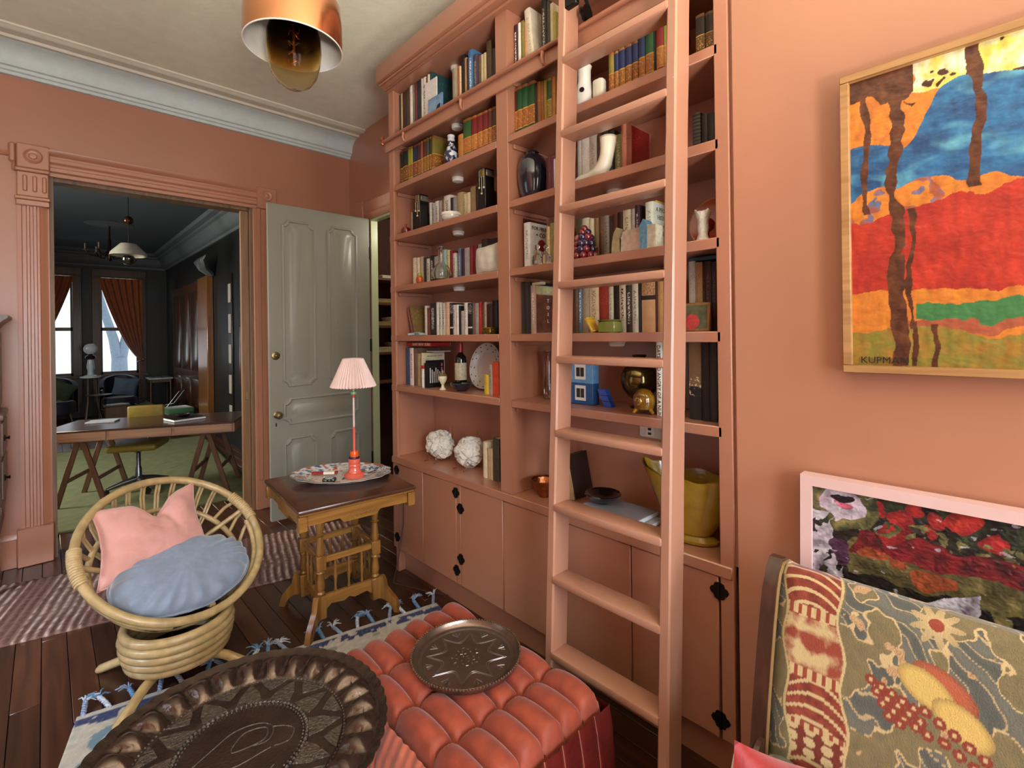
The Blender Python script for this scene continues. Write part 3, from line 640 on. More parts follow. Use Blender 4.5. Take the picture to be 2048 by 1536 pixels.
def book(y0, y1, h, z, xs, depth, mat, label, group, lean=0, cat='book', page_up=True):
    """upright book: spine towards the room at x = xs, y0 > y1"""
    t = y0 - y1; yc = (y0 + y1) / 2
    c = .0022 if t > .010 else .0014
    m = MB(); T = t / 2
    # rounded spine and two boards
    ns = 5; prof = [(-T + 2 * T * k / (ns - 1), .004 * (1 - (2 * k / (ns - 1) - 1) ** 2) if t > .018 else 0.0) for k in range(ns)]
    out = [(depth, -T)] + [(-b, a) for a, b in prof] + [(depth, T)]
    inn = [(depth, T - c), (c, T - c), (c, -T + c), (depth, -T + c)]
    poly = out + inn
    m.prism(poly, h)
    o = m.build('book', mat, loc=(0, 0, 0), local=True, smooth=30)
    o.location = (xs, yc, z); ORG[o.name] = Vector((xs, yc, z))
    if lean: o.rotation_euler = (math.radians(lean), 0, 0)
    MB().box(c, depth - .003, -T + c, T - c, .002, h - .003).build('page_block', M_page, o, local=True, smooth=0)
    return tag(o, label, cat, group)
ORD = 'first second third fourth fifth sixth seventh eighth ninth tenth eleventh twelfth thirteenth fourteenth fifteenth sixteenth seventeenth eighteenth nineteenth twentieth twenty-first twenty-second twenty-third twenty-fourth twenty-fifth twenty-sixth twenty-seventh twenty-eighth twenty-ninth thirtieth thirty-first thirty-second'.split()
def colname(c):
    import colorsys
    r, g, b = [int(c[i:i + 2], 16) / 255 for i in (0, 2, 4)]; h, s, v = colorsys.rgb_to_hsv(r, g, b); h *= 360
    if v < .2: return 'black'
    if s < .17: return 'white' if v > .78 else 'pale grey' if v > .6 else 'grey' if v > .38 else 'charcoal'
    if v > .72 and s < .3: return 'cream'
    if h < 14 or h > 340: return 'dark red' if v < .45 else 'red' if s > .6 else 'dusty red'
    if h < 26 and s > .7 and v > .7: return 'orange'
    if h < 48: return 'dark brown' if v < .32 else 'brown' if v < .55 else 'tan'
    if h < 72: return 'olive' if v < .7 else 'yellow'
    if h < 165: return 'dark green'
    if h < 195: return 'dark teal'
    if h < 255: return 'navy' if v < .42 else 'blue'
    return 'plum'
SNAME = {'A': 'top shelf', 'B': 'second shelf', 'C': 'third shelf', 'D': 'fourth shelf', 'E': 'fifth shelf', 'F': 'sixth shelf', 'G': 'cupboard top'}
BIGGEST = {}
groups = {}
for k, (s, xs, L) in BOOKS.items(): groups.setdefault((k[0], s), []).extend([(xs,) + tuple(t) for t in L])
SZ = dict(SHELF); SZ['G'] = .785
for (bay, s), L in groups.items():
    L.sort(key=lambda t: -t[1]); bn = 'left' if bay == 'L' else 'right'
    lo, hi = (1.876, 2.897) if bay == 'L' else (.724, 1.782)
    prev = hi
    for i, (xs, y0, y1, h, c, st, ink, lean) in enumerate(L):
        y0 = min(y0, prev); y1 = max(y1, lo)
        if y0 - y1 < .0035: continue
        prev = y1
        r2 = random.Random(i * 31 + ord(s)); d = min(.20, 1.998 - xs) * (.8 + .2 * r2.random())
        wd = 'slim ' if y0 - y1 < .02 else 'thick ' if y0 - y1 > .045 else ''
        ex = {'t': 'lettered ', 'e': 'gilt-banded ', 'b': 'banded ', 's': 'striped ', 'k': 'two-tone ', 'd': 'red-lettered ', 'r': 'black-lettered '}.get(st, '')
        lab = '%s%s%s book, %s from left on %s of %s bay' % (wd, ex, colname(c), ORD[i], SNAME[s], bn)
        hh = min(h, .30) if s != 'A' else h
        lz = SZ[s]
        o = book(y0 - .0005, y1 + .0005, hh, lz, xs, d, book_mat(c, st if st not in 'dr' else 'p', ink), lab, 'books on the %s of the %s bay' % (SNAME[s], bn), -lean if lean else 0)
        if st == 'd': lettering('title', 'DIX', .034, frame((-.0012, 0, hh * .24), (0, 0, 1), (0, 1, 0)), plain('red_ink', '#b8341f', .6), o, local=True)
        if st == 'r': lettering('title', 'DAYS AND ANGRY OF A NUN', .021, frame((-.0045, 0, hh * .46), (0, 0, -1), (0, -1, 0)), plain('black_ink', '#161412', .6), o, local=True)

# --- books whose front cover shows, lying and leaning books
def cover_mat(key, c, fn):
    if key in MATS: return MATS[key]
    m, nt, b = newmat(key); setspec(b, .4, 0, .5); fn(nt, b); MATS[key] = m; return m
M_ink = plain('black_ink', '#161412', .6); M_inkw = plain('white_ink', '#e8e4da', .6); M_inkr = plain('red_ink', '#b8341f', .6)
M_inkpink = plain('pink_ink', '#e0607a', .6)
G_COV = 'books with their covers showing'
o = book(1.742, 1.700, .232, 1.93, 1.765, .15, book_mat('d8d8d2', 't', '8a8480'), 'white hardback with red apple on its cover behind glass decanters', G_COV)
Fc = lambda x, z: frame((x, -.0222, z), (1, 0, 0), (0, 0, 1))
lettering('title', 'FOR FRUIT', .026, Fc(.075, .205), M_ink, o, True); lettering('title', 'CO', .03, Fc(.09, .172), M_ink, o, True); lettering('title', 'on', .016, Fc(.05, .175), M_ink, o, True)
MB().lathe([(0, 0), (.03, 0), (.03, .0012), (0, .0012)], 24, Matrix.Translation((.085, -.0215, .122)) @ Matrix.Rotation(PI / 2, 4, 'X')).build('cover_picture', plain('apple_print', '#8a2a1c', .5, var=.4, scale=90), o, local=True)
o = book(1.086, 1.05, .215, 1.93, 1.83, .165, book_mat('d9dccb', 't', '9aa08c'), 'thick pale history book with printed cover behind the ceramic house', G_COV)
for q, (tx, sz) in enumerate((("A PEOPLE'S", .026), ('HISTORY', .026), ('OF', .014), ('AMERICA', .026))): lettering('title', tx, sz, frame((.085, -.0188, .185 - q * .033), (1, 0, 0), (0, 0, 1)), plain('grey_green_ink', '#5a5a48', .6), o, True)
MB().rbox(1.86, 1.93, 1.052, 1.068, 2.1455, 2.156, .003).build('sticky_notes', plain('yellow_paper', '#d8a83a', .7), loc=(1.9, 1.06, 2.1455))
tag(bpy.data.objects['sticky_notes'], 'small yellow paper block on top of the pale history book', 'paper block')
o = book(1.172, 1.150, .222, 2.274, 1.79, .2, book_mat('b5705a', 'p'), 'large coral coloured book behind the ladder beside dark red books', G_COV)
o = book(1.700, 1.668, .242, 1.60, 1.765, .16, book_mat('b39a90', 't', 'e0d8d0'), 'photo book with brown cover and vertical title left of ladder', G_COV)
MB().box(.005, .158, -.0178, -.0164, .005, .195).build('cover_picture', plain('brown_photo_print', '#6a4030', .4, var=.45, scale=30), o, local=True)
MB().box(.005, .158, -.0178, -.0164, .20, .238).build('cover_band', plain('pale_yellow_print', '#c8c890', .4, var=.3, scale=40), o, local=True)
for q, ch in enumerate('TOIL'): lettering('title', ch, .026, frame((.09, -.0182, .165 - q * .034), (1, 0, 0), (0, 0, 1)), M_inkw, o, True)
MB().rbox(1.772, 1.80, 1.63, 1.70, 1.8435, 1.857, .002).build('paper_slip', plain('pale_green_paper', '#d4d6b0', .8), loc=(1.78, 1.66, 1.8435))
tag(bpy.data.objects['paper_slip'], 'pale folded paper lying on top of the photo book', 'paper')
o = book(2.707, 2.686, .218, 1.266, 1.772, .17, book_mat('d6c9a2', 'p'), 'cream book with black framed cover behind the striped black book', G_COV)
MB().box(.02, .165, -.012, -.0108, .01, .168).build('cover_picture', plain('black_print', '#181414', .5), o, local=True)
lettering('title', 'THE NEW YORK SCHOOL', .0105, frame((.09, -.0116, .195), (1, 0, 0), (0, 0, 1)), M_ink, o, True)
MB().box(.055, .15, -.0132, -.012, .125, .145).box(.055, .15, -.0132, -.012, .09, .118).build('cover_band', M_inkpink, o, local=True)
o = book(2.662, 2.640, .138, 1.266, 1.745, .02, book_mat('e4e0d8', 'p'), 'small white booklet with red top edge beside the cream book', G_COV)
MB().box(-.004, .018, -.012, .0115, .118, .139).build('cover_band', M_inkr, o, local=True)
o = book(2.630, 2.588, .155, 1.266, 1.745, .10, book_mat('141213', 'p'), 'black book with white vertical lines on its cover', G_COV)
m = MB()
for q in range(6): m.box(.012 + q * .0145, .017 + q * .0145, -.0225, -.0213, .03, .125 - (q % 3) * .012)
m.build('cover_stripes', M_inkw, o, local=True)
# lying on top of the row: red book and thin grey booklet
lb = tag(MB().rbox(1.776, 1.93, 2.60, 2.895, 1.527, 1.552, .002).build('book', plain('red_cover', '#a8241c', .45), loc=(1.85, 2.75, 1.527)), 'red book lying flat across the row, LOST NEW YORK on spine', 'book', G_COV)
MB().box(1.780, 1.932, 2.603, 2.892, 1.5295, 1.5495).build('page_block', M_page, lb, smooth=0)
lettering('title', 'LOST NEW YORK', .026, frame((1.7752, 2.71, 1.5395), (0, -1, 0), (0, 0, 1)), plain('cream_ink', '#e8cfa0', .6), lb)
lb = tag(MB().rbox(1.80, 1.92, 2.585, 2.69, 1.490, 1.497, .001).build('booklet', plain('grey_paper', '#b4ada4', .7), loc=(1.85, 2.64, 1.49)), 'thin grey booklet under the red flat book', 'booklet')
MB().box(1.803, 1.922, 2.588, 2.687, 1.4915, 1.4955).build('page_block', M_page, lb, smooth=0)
# leaning books
def lean_book(y, z, xs, t, h, d, deg, mat, lab):
    o = book(t / 2, -t / 2, h, 0, 0, d, mat, lab, 'leaning books'); o.location = (xs, y, z); o.rotation_euler = (math.radians(deg), 0, 0); return o
lean_book(2.520, 2.607, 1.765, .026, .205, .16, -16, book_mat('b07c34', 'p'), 'golden tan book leaning behind the blue and white vase')
lean_book(2.555, 2.607, 1.77, .014, .20, .16, -16, book_mat('6a2c1c', 'p'), 'slim red brown book leaning against the golden tan book')
lean_book(2.800, 1.602, 1.79, .030, .205, .17, -17, book_mat('7d6438', 'p'), 'worn olive brown book leaning left of the white spines')
lean_book(2.838, 1.603, 1.79, .020, .19, .16, -18, book_mat('7a4c38', 'p'), 'brown book leaning behind the worn olive brown book')
o = lean_book(1.515, .786, 1.85, .026, .215, .15, -12, book_mat('2a1a14', 'p'), 'dark book with bare tan spine leaning beside the black bowl')
MB().box(-.006, .002, -.0135, .0135, .002, .213).build('spine_strip', plain('bare_board', '#a8875c', .7), o, local=True)
# two pale books lying on the cupboard top
lb = tag(MB().rbox(1.735, 1.90, 1.065, 1.35, .786, .803, .002).build('book', plain('pale_grey_cover', '#b9b7b8', .5), loc=(1.82, 1.2, .786)), 'pale grey book lying flat at the bottom of the small stack', 'book', 'flat books behind the ladder')
MB().box(1.733, 1.897, 1.063, 1.345, .788, .801).build('page_block', plain('white_pages', '#dfe2e6', .8), lb, smooth=0)
lb = tag(MB().rbox(1.750, 1.915, 1.095, 1.385, .804, .824, .002).build('book', plain('grey_cover', '#8f9097', .5), loc=(1.83, 1.24, .804)), 'grey book with white pages lying under the black bowl', 'book', 'flat books behind the ladder')
MB().box(1.748, 1.912, 1.093, 1.38, .806, .822).build('page_block', plain('white_pages', '#dfe2e6', .8), lb, smooth=0)
# ================================================================ ornaments on the shelves
def solid(name, m, mat, loc, label, cat, group=None, smooth=40):
    """one-mesh thing, verts local to loc"""
    o = m.build(name, mat, loc=loc, local=True, smooth=smooth); return tag(o, label, cat, group)
M_black = plain('black_lacquer', '#120f0f', .35, var=.1)
M_gold = plain('gold_metal', '#b9933f', .3, .95, var=.15)
M_white = plain('white_glaze', '#dcd7cc', .18, var=.03, coat=.5)
M_cream = plain('cream_ceramic', '#e3dcc6', .35, var=.04)
# top shelf: white card and small blue picture
o = solid('greeting_card', MB().rbox(0, .006, -.062, .062, 0, .245, .001), plain('white_card', '#d8d3cb', .7, var=.12, scale=60), (1.735, 2.505, 2.931), 'white patterned card standing on top shelf of left bay', 'card')
o = thing('picture_frame', (1.715, 2.435, 2.931), 'small blue framed picture in front of the white card', 'picture')
MB().rbox(0, .012, -.072, .072, 0, .115, .003).build('frame', plain('blue_frame', '#5f82a8', .4), o, local=True)
MB().box(-.0015, .002, -.060, .060, .012, .103).build('picture', plain('pale_blue_print', '#7fa0c0', .4, var=.3, scale=14), o, local=True)
MB().prism([(-.055, .012), (.0, .012), (-.03, .05), (-.055, .055)], .001, Matrix(((0, 0, 1, -.0028), (1, 0, 0, 0), (0, 1, 0, 0), (0, 0, 0, 1)))).build('dark_shape', M_black, o, local=True)
# second shelf: porcelain vase, white vase with dark spot, cream block
def porcelain(name):
    m, nt, b = newmat(name); setspec(b, .15, 0, .5, .4)
    v = coords(nt, scale=(1, 1, 1)); n = node(nt, 'ShaderNodeTexVoronoi', vals={'Scale': 42.0}); nt.links.new(v, n.inputs['Vector'])
    n2 = node(nt, 'ShaderNodeTexNoise', vals={'Scale': 30.0, 'Detail': 3.0}); nt.links.new(v, n2.inputs['Vector'])
    r = ramp(nt, [(.50, lin('#1c2748')), (.56, lin('#c8ccd4'))]); nt.links.new(n2.outputs[0], r.inputs[0]); nt.links.new(r.outputs[0], b.inputs['Base Color']); return m
t = thing('porcelain_vase', (1.765, 2.345, 2.607), 'blue and white bulbous porcelain vase before leaning tan book', 'vase')
MB().lathe([(.024, 0), (.026, .004), (.036, .02), (.044, .05), (.042, .08), (.026, .112), (.019, .125), (.019, .15)], 28).build('body', porcelain('porcelain_blue'), t, local=True)
MB().lathe([(.019, .15), (.022, .154), (.022, .162), (.018, .166), (.022, .172), (.022, .184), (.016, .184), (.015, .15)], 28, cap=False).build('neck', plain('porcelain_white', '#c9cbd2', .2), t, local=True)
t = thing('ceramic_vase', (1.755, 1.34, 2.607), 'white ceramic vase with one dark dot behind the ladder', 'vase')
MB().lathe([(.034, 0), (.038, .01), (.039, .06), (.036, .085), (.029, .12), (.029, .165), (.034, .182), (.03, .184), (.026, .16), (.026, .12)], 28, cap=False).build('body', M_white, t, local=True)
MB().lathe([(0, 0), (.011, 0), (.011, .003), (0, .003)], 16, Matrix.Translation((-.0355, -.013, .066)) @ Matrix.Rotation(-PI / 2, 4, 'Y') @ Matrix.Rotation(.34, 4, 'X')).build('dot', plain('dark_plum_glaze', '#2a1a24', .2), t, local=True)
m = MB().rbox(-.022, .022, -.026, .026, 0, .10, .012, 2)
solid('ceramic_block', m, M_cream, (1.76, 1.262, 2.607), 'small cream ceramic block next to the white dotted vase', 'ornament')
# third shelf, left bay: red glass bulb, jewelled black boxes, white lidded bowl, navy jar
t = thing('glass_apple', (1.765, 2.86, 2.275), 'small shiny red glass apple at left end of shelf', 'ornament')
MB().lathe([(0, .0), (.018, .001), (.03, .018), (.031, .034), (.022, .05), (.008, .052), (0, .048)], 24).build('body', plain('red_glass', '#6e0f10', .06, var=.2, coat=1), t, local=True)
MB().tube([(0, 0, .05), (.003, .004, .066), (.001, .012, .078)], .003, 6).tube([(0, 0, .05), (0, -.008, .068), (0, -.016, .074)], .0025, 6).build('stem', plain('red_stem', '#8c3020', .3), t, local=True)
def jewel_box(y0, y1, h, lab):
    t = thing('jewellery_box', (1.80, (y0 + y1) / 2, 2.275), lab, 'box', 'black boxes with dangling ornaments')
    w = (y0 - y1) / 2
    MB().rbox(-.035, .035, -w, w, 0, h, .003).build('box', M_black, t, local=True)
    b_ = MB().rbox(-.040, -.033, -w * .9, w * .6, h - .05, h - .005, .004); b_.rbox(-.03, .03, -w - .006, -w + .001, h - .045, h - .01, .003)
    b_ = b_.build('brooch', plain('silver_filigree', '#8d8778', .35, .6, var=.4, scale=120), t, local=True)
    MB().lathe([(0, .003), (.012, .002), (.016, 0), (0, 0)], 16, Matrix.Translation((-.040, -.012, h - .028)) @ Matrix.Rotation(-PI / 2, 4, 'Y')).build('gold_boss', M_gold, b_, local=True)
    for dy, L in ((-.028, .055), (-.010, .085), (.010, .05)):
        m = MB().tube([(-.040, dy, h - .05), (-.040, dy, h - .05 - L)], .0012, 5)
        m.sphere((-.041, dy, h - .05 - L - .007), .006, 10, 8); m.build('pendant', plain('ivory_bead', '#d8c8a0', .35), t, local=True)
jewel_box(2.752, 2.690, .245, 'black box with silver brooch and three drops, left one')
jewel_box(2.105, 2.040, .250, 'taller black box with silver brooch and drops near divider')
t = thing('lidded_bowl', (1.768, 2.36, 2.275), 'low white ceramic lidded bowl before the small books', 'bowl')
MB().lathe([(.028, 0), (.03, .006), (.05, .016), (.058, .03), (.059, .038), (.055, .036), (0, .036)], 32).build('bowl', M_white, t, local=True)
MB().lathe([(.062, .038), (.063, .046), (.058, .056), (.03, .064), (.01, .066), (0, .067)], 32).build('lid', M_white, t, local=True)
t = thing('glazed_jar', (1.805, 1.715, 2.275), 'large glossy navy blue rounded jar left of the ladder', 'jar')
MB().lathe([(.045, 0), (.05, .004), (.066, .05), (.075, .10), (.077, .15), (.072, .19), (.058, .22), (.036, .236), (.03, .24)], 36).build('body', plain('navy_glaze', '#141c2c', .07, var=.15, coat=1), t, local=True)
MB().lathe([(.03, .239), (.034, .246), (.03, .252), (.024, .252), (.022, .236)], 28, cap=False).build('rim', plain('navy_glaze', '#141c2c', .07), t, local=True)
# ceramic boot behind the ladder: upright shaft swept into a foot whose toe points left
t = thing('ceramic_boot', (1.765, 1.27, 2.275), 'cream ceramic boot vase with toe pointing left behind ladder', 'vase')
path = [((0, -.045, .168), .036), ((0, -.045, .15), .0345), ((0, -.042, .12), .031), ((0, -.036, .09), .030), ((0, -.026, .062), .032), ((0, -.008, .040), .034), ((0, .022, .028), .0275), ((0, .06, .022), .023), ((0, .10, .021), .022), ((0, .125, .019), .016), ((0, .136, .018), .004)]
MB().tube([p for p, r in path], [r for p, r in path], 18).build('boot', M_cream, t, local=True, smooth=60)
MB().lathe([(.0, .001), (.030, .001), (.034, .004), (.037, .002), (.036, -.004)], 24, Matrix.Translation((0, -.045, .168))).build('rim', plain('cream_inner', '#b5ae98', .5), t, local=True)
MB().rbox(-.022, .022, -.06, -.01, 0, .014, .005).build('heel', M_cream, t, local=True)
# fourth shelf, left bay: fruit ornament, glass flask, linen pouch
t = thing('matryoshka_ornament', (1.745, 2.672, 1.931), 'small painted red and green pear ornament beside glass flask', 'ornament')
MB().lathe([(.017, 0), (.022, .01), (.024, .024), (.019, .042), (.014, .05)], 20).build('body', plain('red_gold_paint', '#b04a1c', .25, var=.5, scale=60), t, local=True)
MB().lathe([(.014, .05), (.0155, .058), (.012, .068), (0, .073)], 20).build('head', plain('green_gold_paint', '#7a8a2c', .25, var=.4, scale=60), t, local=True)
M_clear = glass('clear_glass', '#f4f6f4')
t = thing('glass_flask', (1.768, 2.465, 1.931), 'round clear glass flask with tall neck before the books', 'flask')
MB().lathe([(.03, 0), (.05, .012), (.063, .04), (.06, .065), (.042, .092), (.022, .108), (.018, .12), (.017, .20), (.022, .205), (.022, .21), (.015, .21), (.0145, .12), (.02, .105), (.04, .088), (.057, .063), (.060, .04), (.048, .014), (.0, .004)], 32, cap=False).build('body', M_clear, t, local=True)
MB().lathe([(.0225, .203), (.024, .206), (.0225, .211), (.0205, .207)], 28, cap=False).build('lip', M_clear, t, local=True)
def pillow_mesh(w, h, d, n=14, pinch=.9, wr=.0, seed=0, kx=0., ky=0.):
    """soft cushion: front and back sheets meeting in a seam; local x width, z height, y thickness"""
    m = MB()
    def f(sgn):
        def g(u, v):
            a = 2 * u - 1; b = 2 * v - 1
            th = max((1 - abs(a) ** 2.4) * (1 - abs(b) ** 2.4), 0) ** .55
            cx = 1 - pinch * .10 * (1 - b * b) * abs(a) ** 3; cz = 1 - pinch * .10 * (1 - a * a) * abs(b) ** 3
            q = noise.noise(Vector((a * 2.1 + seed, b * 2.1, sgn))) * wr + noise.noise(Vector((a * 5 + seed, b * 5, sgn))) * wr * .4
            return (a * w / 2 * cx, sgn * (d / 2 * th * (1 + q * 2)), b * h / 2 * cz)
        return g
    m.grid(n, n, f(1)); m.grid(n, n, f(-1)); return m
t = thing('linen_pouch', (1.77, 2.035, 1.931), 'plump off white linen pouch at right end of shelf', 'pouch')
M_linen = plain('off_white_linen', '#c8bfb0', .9, var=.08, bmp=.2, bscale=160, sheen=.3)
pm = pillow_mesh(.19, .165, .07, 18, .6, .12, 3); pm.v = [(y, -x, z + .079 + x * .06) for x, y, z in pm.v]; pm.build('pouch', M_linen, t, local=True, smooth=60)
MB().tube([(0, -.09, .152), (-.004, -.03, .156), (0, .03, .151), (0, .085, .148)], .003, 6).build('seam', M_linen, t, local=True)
# glass decanters in front of the apple book
for k, (x, y, s) in enumerate(((1.722, 1.612, 1.0), (1.728, 1.560, .92))):
    t = thing('glass_decanter', (x, y, 1.931), ('small cut glass decanter before the white apple book', 'small cut glass decanter nearest the ladder rail')[k], 'decanter', 'glass decanters')
    MB().lathe([(.012 * s, 0), (.024 * s, .004), (.026 * s, .03 * s), (.02 * s, .048 * s), (.009 * s, .056 * s), (.009 * s, .07 * s), (.013 * s, .074 * s), (0, .074 * s)], 10).build('body', M_clear, t, local=True, smooth=20)
    MB().sphere((0, 0, .088 * s), .0135 * s, 8, 6).build('stopper', M_clear, t, local=True, smooth=20)
# cluster of glass grapes
t = thing('glass_grapes', (1.782, 1.372, 1.931), 'pile of shiny red and purple glass grapes behind ladder', 'ornament')
gm = [plain('grape_red', '#7c1a1c', .06, var=.2, coat=1), plain('grape_purple', '#2c1a34', .06, var=.2, coat=1), plain('grape_rose', '#a85a54', .08, var=.2, coat=1)]
gr = random.Random(5)
for lev, (n_, R, zz) in enumerate(((9, .045, .018), (9, .042, .046), (8, .036, .074), (6, .028, .102), (4, .017, .126), (1, 0, .144))):
    for k in range(n_):
        a = 2 * PI * k / n_ + lev * .4 + gr.random() * .2; r_ = .0165 + gr.random() * .003
        MB().sphere((R * math.cos(a), R * math.sin(a), zz), r_, 12, 8).build('grape', gm[gr.choice((0, 0, 1, 1, 2))], t, local=True, smooth=60)
MB().lathe([(.0, .01), (.036, .01), (.034, .09), (.012, .13), (0, .13)], 12).build('core', gm[1], t, local=True)
# glazed ceramic row of houses
t = thing('ceramic_house', (1.742, 1.08, 1.931), 'glazed ceramic row of little houses, grey, blue and cream', 'ornament')
Tp = Matrix(((0, 0, 1, -.028), (-1, 0, 0, 0), (0, 1, 0, 0), (0, 0, 0, 1)))
for nm, poly, c in (('round_tower', [(-.10, 0), (-.055, 0), (-.052, .05), (-.060, .085), (-.074, .105), (-.09, .08), (-.098, .04)], '#9a8c62'), ('long_house', [(-.058, 0), (.036, 0), (.036, .090), (-.045, .082), (-.05, .062), (-.058, .06)], '#c2ad97'), ('blue_gable', [(.034, 0), (.068, 0), (.070, .085), (.052, .118), (.034, .09)], '#6fa4c6'), ('cream_house', [(.067, 0), (.104, 0), (.104, .090), (.067, .095)], '#d5d0b4')):
    m = MB().prism(poly, .056 if nm != 'blue_gable' else .062, Tp if nm != 'blue_gable' else Matrix.Translation((-.003, 0, 0)) @ Tp)
    m.build(nm, plain('glaze_' + nm, c, .22, var=.16, scale=60, bmp=.3, bscale=70, coat=.4), t, local=True)
# orange glass plate with pale rim, rugged white vase, red ball, right of the ladder
t = thing('glass_plate', (1.955, .845, 1.931), 'upright orange glass plate with pale rim right of ladder', 'plate')
Tpl = Matrix.Translation((0, 0, .108)) @ Matrix.Rotation(-PI / 2 + .22, 4, 'Y')
MB().lathe([(0, 0), (.06, .002), (.098, .014), (.10, .018), (.06, .008), (0, .006)], 40, Tpl).build('dish', plain('orange_glass', '#a83a10', .12, var=.15, coat=.6), t, local=True)
MB().tube([Tpl @ Vector((.10 * math.cos(a), .10 * math.sin(a), .016)) for a in [2 * PI * k / 40 for k in range(40)]], .003, 6, True).build('rim', plain('pale_pink_rim', '#d89a80', .3), t, local=True)
m = MB().lathe([(.018, 0), (.024, .006), (.017, .03), (.021, .05), (.018, .075), (.026, .1), (.028, .112), (.022, .114), (.02, .1)], 20, cap=False)
m.v = [tuple(Vector(p) * (1 + .16 * noise.noise(Vector(p) * 70))) for p in m.v]
solid('coral_vase', m, plain('rough_white_ceramic', '#d6cec0', .7, var=.08, bmp=.6, bscale=110), (1.762, .808, 1.931), 'small rugged white vase standing before the orange plate', 'vase')
t = thing('red_bauble', (1.835, .823, 1.931), 'shiny red glass ball on a foot beside the white vase', 'ornament')
MB().lathe([(.02, 0), (.02, .004), (.006, .01), (.005, .05), (0, .052)], 16).build('foot', plain('red_glass', '#6e0f10', .06), t, local=True)
MB().sphere((0, 0, .076), .027, 20, 14).build('ball', plain('red_ball_glass', '#8c1c10', .06, var=.2, coat=1), t, local=True)
# fifth shelf: starfish, gold box, yellow tray, green glass box, framed flower
poly = []
for k in range(10):
    a = 2 * PI * k / 10; r_ = .062 if k % 2 == 0 else .026; poly.append((r_ * math.cos(a), r_ * math.sin(a)))
m = MB().prism(poly, .012, Matrix.Rotation(.25, 4, 'Z')); m.add([(0, 0, .022)] + [(x * .9, y * .9, .012) for x, y in [(Matrix.Rotation(.25, 3, 'Z') @ Vector((a, b, 0))).xy for a, b in poly]], [(0, 1 + k, 1 + (k + 1) % 10) for k in range(10)])
solid('starfish', m, plain('starfish_pale_blue', '#8d979c', .6, var=.2, bmp=.4, bscale=120), (1.762, 2.735, 1.601), 'pale blue starfish lying at left end of the fifth shelf', 'starfish', smooth=20)
t = thing('trinket_box', (1.742, 2.0, 1.601), 'little gilded box before the black books near divider', 'box')
MB().rbox(-.02, .02, -.034, .034, 0, .028, .003).build('box', plain('gilt_glass', '#8a7430', .2, .8, var=.4, scale=50), t, local=True)
MB().rbox(-.0215, .0215, -.036, .036, .028, .036, .003).build('lid', M_gold, t, local=True)
t = thing('yellow_tray', (1.745, 1.285, 1.601), 'bright yellow small tray leaning on the green glass box', 'tray')
Ty = Matrix.Rotation(math.radians(-33), 4, 'X')
MB().rbox(-.028, .028, -.005, .005, .004, .072, .002, 1, Ty).build('base', plain('yellow_enamel', '#c99a2c', .35), t, local=True)
MB().rbox(-.030, .030, -.012, .005, .002, .008, .002, 1, Ty).rbox(-.030, .030, -.012, .005, .068, .075, .002, 1, Ty).build('rim', plain('yellow_enamel', '#c99a2c', .35), t, local=True)
t = thing('glass_box', (1.748, 1.215, 1.601), 'square olive green glass box before the white spines', 'box')
MB().rbox(-.032, .032, -.042, .042, 0, .048, .004).build('box', plain('olive_glass', '#7a8038', .12, var=.1, coat=.6), t, local=True)
MB().rbox(-.033, .033, -.043, .043, .048, .055, .003).build('lid', plain('olive_glass_dark', '#5c6428', .12, coat=.6), t, local=True)
t = thing('flower_picture', (1.75, .84, 1.601), 'small framed picture of a red flower right of ladder', 'picture')
Tf = Matrix.Rotation(.1, 4, 'Y')
MB().rbox(0, .014, -.055, .052, 0, .108, .003, 1, Tf).build('frame', wood('oak_frame', '#a0703c', '#7a4e26', 2, 20, .4), t, local=True)
MB().box(-.0015, .002, -.046, .043, .01, .098, Tf).build('picture', plain('green_brown_print', '#5a5a40', .4, var=.4, scale=40), t, local=True)
MB().lathe([(0, .002), (.02, .0018), (.03, .0)], 14, Tf @ Matrix.Translation((-.0015, .012, .036)) @ Matrix.Rotation(-PI / 2, 4, 'Y')).build('flower', plain('red_flower_print', '#b83a34', .5, var=.3, scale=80), t, local=True)
m = MB().rbox(-.09, .09, -.12, .02, 0, .016, .003)
solid('blue_folder', m, plain('blue_folder_card', '#2a4a60', .5), (1.90, .87, 1.871), 'flat blue folder lying across the books right of ladder', 'folder')
# sixth shelf: urn, wine bottle, navy bowl, dotted plate, glass vase, blue photo cards, zigzag, brass globe, amber ornament
t = thing('small_urn', (1.738, 2.425, 1.267), 'tiny white and gold urn beside the black striped book', 'urn')
MB().lathe([(.020, 0), (.021, .005), (.010, .014), (.007, .03), (.016, .045), (.025, .062), (.026, .078), (.022, .086)], 20).build('body', plain('ivory_glaze', '#d6cbaa', .3, var=.1), t, local=True)
MB().lathe([(.024, .084), (.026, .09), (.018, .098), (.008, .104), (.009, .112), (.004, .12), (0, .122)], 20).build('lid', plain('ivory_gilt', '#8a7650', .35, .5), t, local=True)
t = thing('wine_bottle', (1.885, 2.435, 1.267), 'dark wine bottle with red capsule and cream label', 'bottle')
MB().lathe([(.030, 0), (.036, .004), (.0375, .02), (.0375, .175), (.034, .195), (.018, .215), (.0145, .225), (.0145, .272), (0, .272)], 28).build('body', plain('dark_bottle_glass', '#0d0c0a', .06, coat=1), t, local=True)
MB().lathe([(.0152, .218), (.0155, .236), (.0155, .274), (.0145, .280), (0, .281)], 20).build('capsule', plain('red_foil', '#9a1a1c', .3), t, local=True)
MB().lathe([(.0379, .05), (.0381, .052), (.0381, .155), (.0379, .157)], 28, cap=False).build('label', plain('wine_label', '#c3b596', .6, var=.22, scale=70), t, local=True)
t = thing('navy_bowl', (1.773, 2.285, 1.267), 'shallow dark blue glazed bowl in front of wine bottle', 'bowl')
